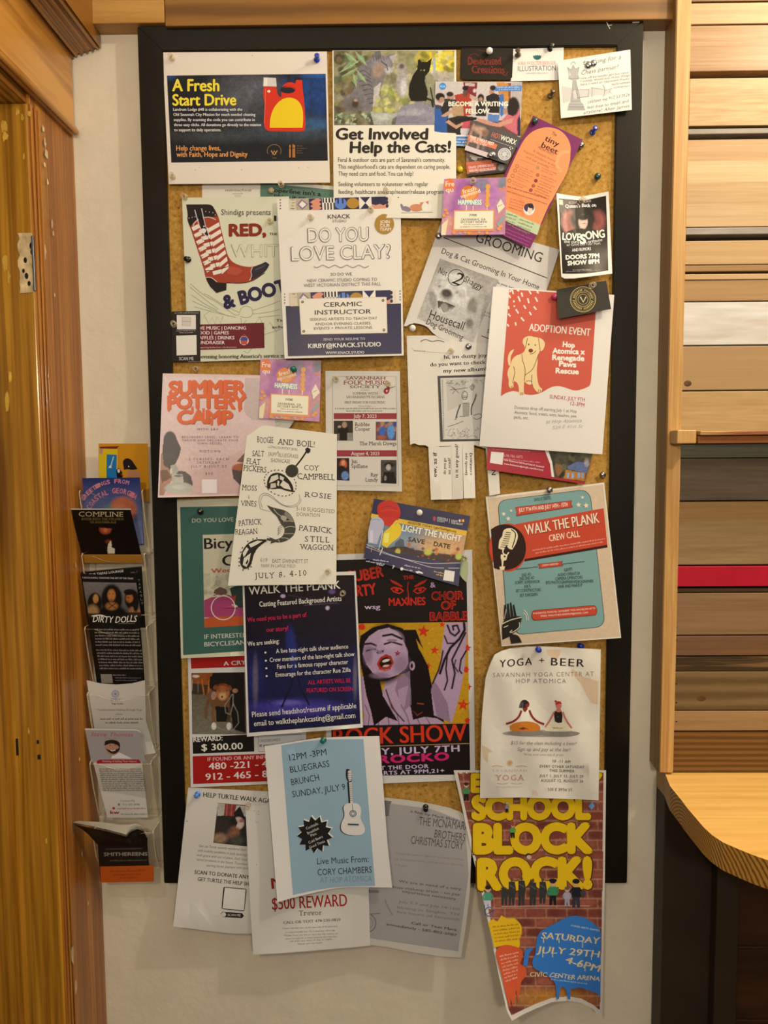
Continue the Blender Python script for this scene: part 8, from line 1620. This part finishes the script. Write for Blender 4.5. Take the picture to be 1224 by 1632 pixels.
HEADS = {'push': [(0, .001), (.0035, .001), (.0050, .0018), (.0052, .0026), (.0046, .0034), (.0030, .0042), (.0025, .0062), (.0026, .0092), (.0034, .0108), (.0043, .0116), (.0044, .0128), (.0038, .0136), (.0015, .0139), (0, .0139)],
         'ball': [(0, .0006), (.0022, .0006), (.0026, .0012), (.0048, .0024), (.0056, .0044), (.0054, .0062), (.0042, .0078), (.0022, .0087), (0, .009)],
         'tack': [(0, .0004), (.0052, .0004), (.0056, .0007), (.0052, .0018), (.0040, .0030), (.0022, .0037), (0, .0039)]}
NEEDLE = [(0, -.004), (.0002, -.0038), (.0005, -.001), (.0005, .0012), (0, .0012)]
META = {}
def surf(px_, py_):
    d = DC
    for s in SHEETS:
        if s.label is None: continue
        u, v = s.uv([(px_, py_)])
        if -.01 <= u[0] <= 1.01 and -.01 <= v[0] <= 1.01: d = max(d, float(s.depth([(px_, py_)])[0]))
    p_ = W(px_, py_, DF)
    if p_.x < I0 or p_.x > I1 or p_.z < J0 or p_.z > J1: d = max(d, DF)
    return d
prnd = random.Random(11)
def pin(px_, py_, kind, colr, where, ax=0, az=0):
    k = (kind, colr)
    if k not in META:
        bm = lathe(HEADS[kind], 20); me = bpy.data.meshes.new('pin_head'); bmesh.ops.recalc_face_normals(bm, faces=bm.faces[:]); bm.to_mesh(me); bm.free()
        me.polygons.foreach_set('use_smooth', [True] * len(me.polygons)); me.materials.append(PM[colr])
        bm = lathe(NEEDLE, 8); m2 = bpy.data.meshes.new('pin_needle'); bmesh.ops.recalc_face_normals(bm, faces=bm.faces[:]); bm.to_mesh(m2); bm.free(); m2.materials.append(M_steel)
        META[k] = (me, m2)
    d = surf(px_, py_); h = {'push': .007, 'ball': .005, 'tack': .002}[kind]
    head_c = W(px_, py_, d + h); a = Vector((math.sin(math.radians(ax + prnd.uniform(-6, 6))), -1, math.sin(math.radians(az + prnd.uniform(-6, 6))))).normalized()
    base = head_c - a * h; base.y = min(base.y, -d)
    nm = {'push': 'push_pin', 'ball': 'ball_pin', 'tack': 'thumbtack'}[kind]
    r = empty(nm, f'{colr} {nm.replace("_", " ")} {where}', {'push': 'push pin', 'ball': 'pin', 'tack': 'thumbtack'}[kind], 'pins on the notice board', loc=base)
    r.rotation_euler = Vector((0, 0, 1)).rotation_difference(a).to_euler()
    for nme, me in zip(('head', 'needle'), META[k]): o = bpy.data.objects.new(nme, me); col.objects.link(o); o.parent = r
for a in [
 (273, 91, 'push', 'clear', 'at upper left corner of the cleaning drive flyer'), (505, 92, 'push', 'blue', 'in the cleaning drive flyer', 3, 12),
 (274.5, 280, 'push', 'clear', 'at lower left corner of the cleaning drive flyer'), (447.5, 293, 'push', 'clear', 'just under the cleaning drive flyer'),
 (432, 303, 'tack', 'beige', 'in the small white slip'), (293.5, 313, 'push', 'clear', 'at upper left corner of the boot flyer'),
 (298.5, 413, 'push', 'black', 'beside the boot flyer on bare cork', -4, -10), (430, 352, 'push', 'clear', 'at upper right of the boot flyer'),
 (276.5, 516, 'push', 'clear', 'at the edge of the black scan card'), (312, 588, 'push', 'clear', 'on cork above the pottery flyer'),
 (495, 346, 'push', 'clear', 'at upper left of the clay flyer'), (591, 334, 'push', 'clear', 'left of the gold circle on the clay flyer'), (615, 303, 'push', 'clear', 'at the foot of the cats flyer'),
 (780, 81, 'ball', 'white', 'in the black blackletter card'), (825.5, 84, 'push', 'bronze', 'at the corner of the lotus card', -10, 14), (878, 75, 'push', 'black', 'on top edge of the lotus card', 8, 12),
 (879, 149, 'push', 'bronze', 'in bare cork below the lotus card', 18, 26), (938, 103.5, 'tack', 'silver', 'in the chess note, lower of its pair'), (946.5, 100, 'tack', 'silver', 'in the chess note, upper of its pair'),
 (852.5, 192.5, 'ball', 'dark green', 'at the top corner of the orange arch card'), (926, 231.5, 'ball', 'silver', 'at the side corner of the orange arch card'),
 (946.5, 207.5, 'push', 'blue', 'in bare cork under the chess note', 18, 24), (952.5, 281, 'ball', 'dark green', 'in bare cork above the black concert flyer'),
 (783, 246.5, 'tack', 'silver', 'in the grey fitness cards'), (733, 270, 'ball', 'yellow', 'in bare cork beside the cats flyer'), (754, 288, 'push', 'clear', 'in the upper purple music card'),
 (928.5, 318, 'push', 'clear', 'in the black concert flyer'), (944.5, 454.5, 'push', 'clear', 'in the black gold emblem card'), (884, 473, 'ball', 'pink', 'in the coral dog flyer'),
 (657.5, 523, 'ball', 'white', 'under the torn grooming flyer'), (699, 376, 'tack', 'silver', 'at the upper corner of the grooming flyer'), (747, 552, 'tack', 'silver', 'in the album flyer'), (719, 559, 'push', 'clear', 'in the album flyer'),
 (467.5, 588, 'push', 'green', 'in the lower purple music card'), (535.5, 604, 'push', 'clear', 'at upper left of the folk music flyer'), (618, 611, 'push', 'clear', 'at upper right of the folk music flyer'),
 (522.5, 911, 'push', 'clear', 'at lower right of the boogie flyer'), (668.5, 817, 'ball', 'white', 'in the lantern card'), (740.5, 890, 'push', 'clear', 'at the upper right corner of the rock show poster'),
 (960.5, 757, 'ball', 'silver', 'in bare cork above the crew call flyer'), (876, 781, 'ball', 'silver', 'at the top of the crew call flyer'), (319, 815, 'push', 'black', 'in the teal bicycle flyer', 8, 12),
 (858.5, 1035.5, 'push', 'blue', 'in the yoga flyer, nearer its middle', 3, 4), (925.5, 1029.5, 'push', 'blue', 'in the yoga flyer, at its corner', 6, 10), (515, 1180, 'push', 'green', 'in the pale blue brunch flyer'),
 (314, 1267, 'push', 'light blue', 'in the creased pet help flyer', 4, 8), (395, 1285, 'push', 'clear', 'in the creased pet help flyer'), (678.5, 1288, 'push', 'black', 'in the grey film flyer'), (546, 946, 'push', 'clear', 'in the dark blue casting flyer')]:
    pin(*a)
bpy.data.objects.remove(_fo); bpy.data.curves.remove(_fc)
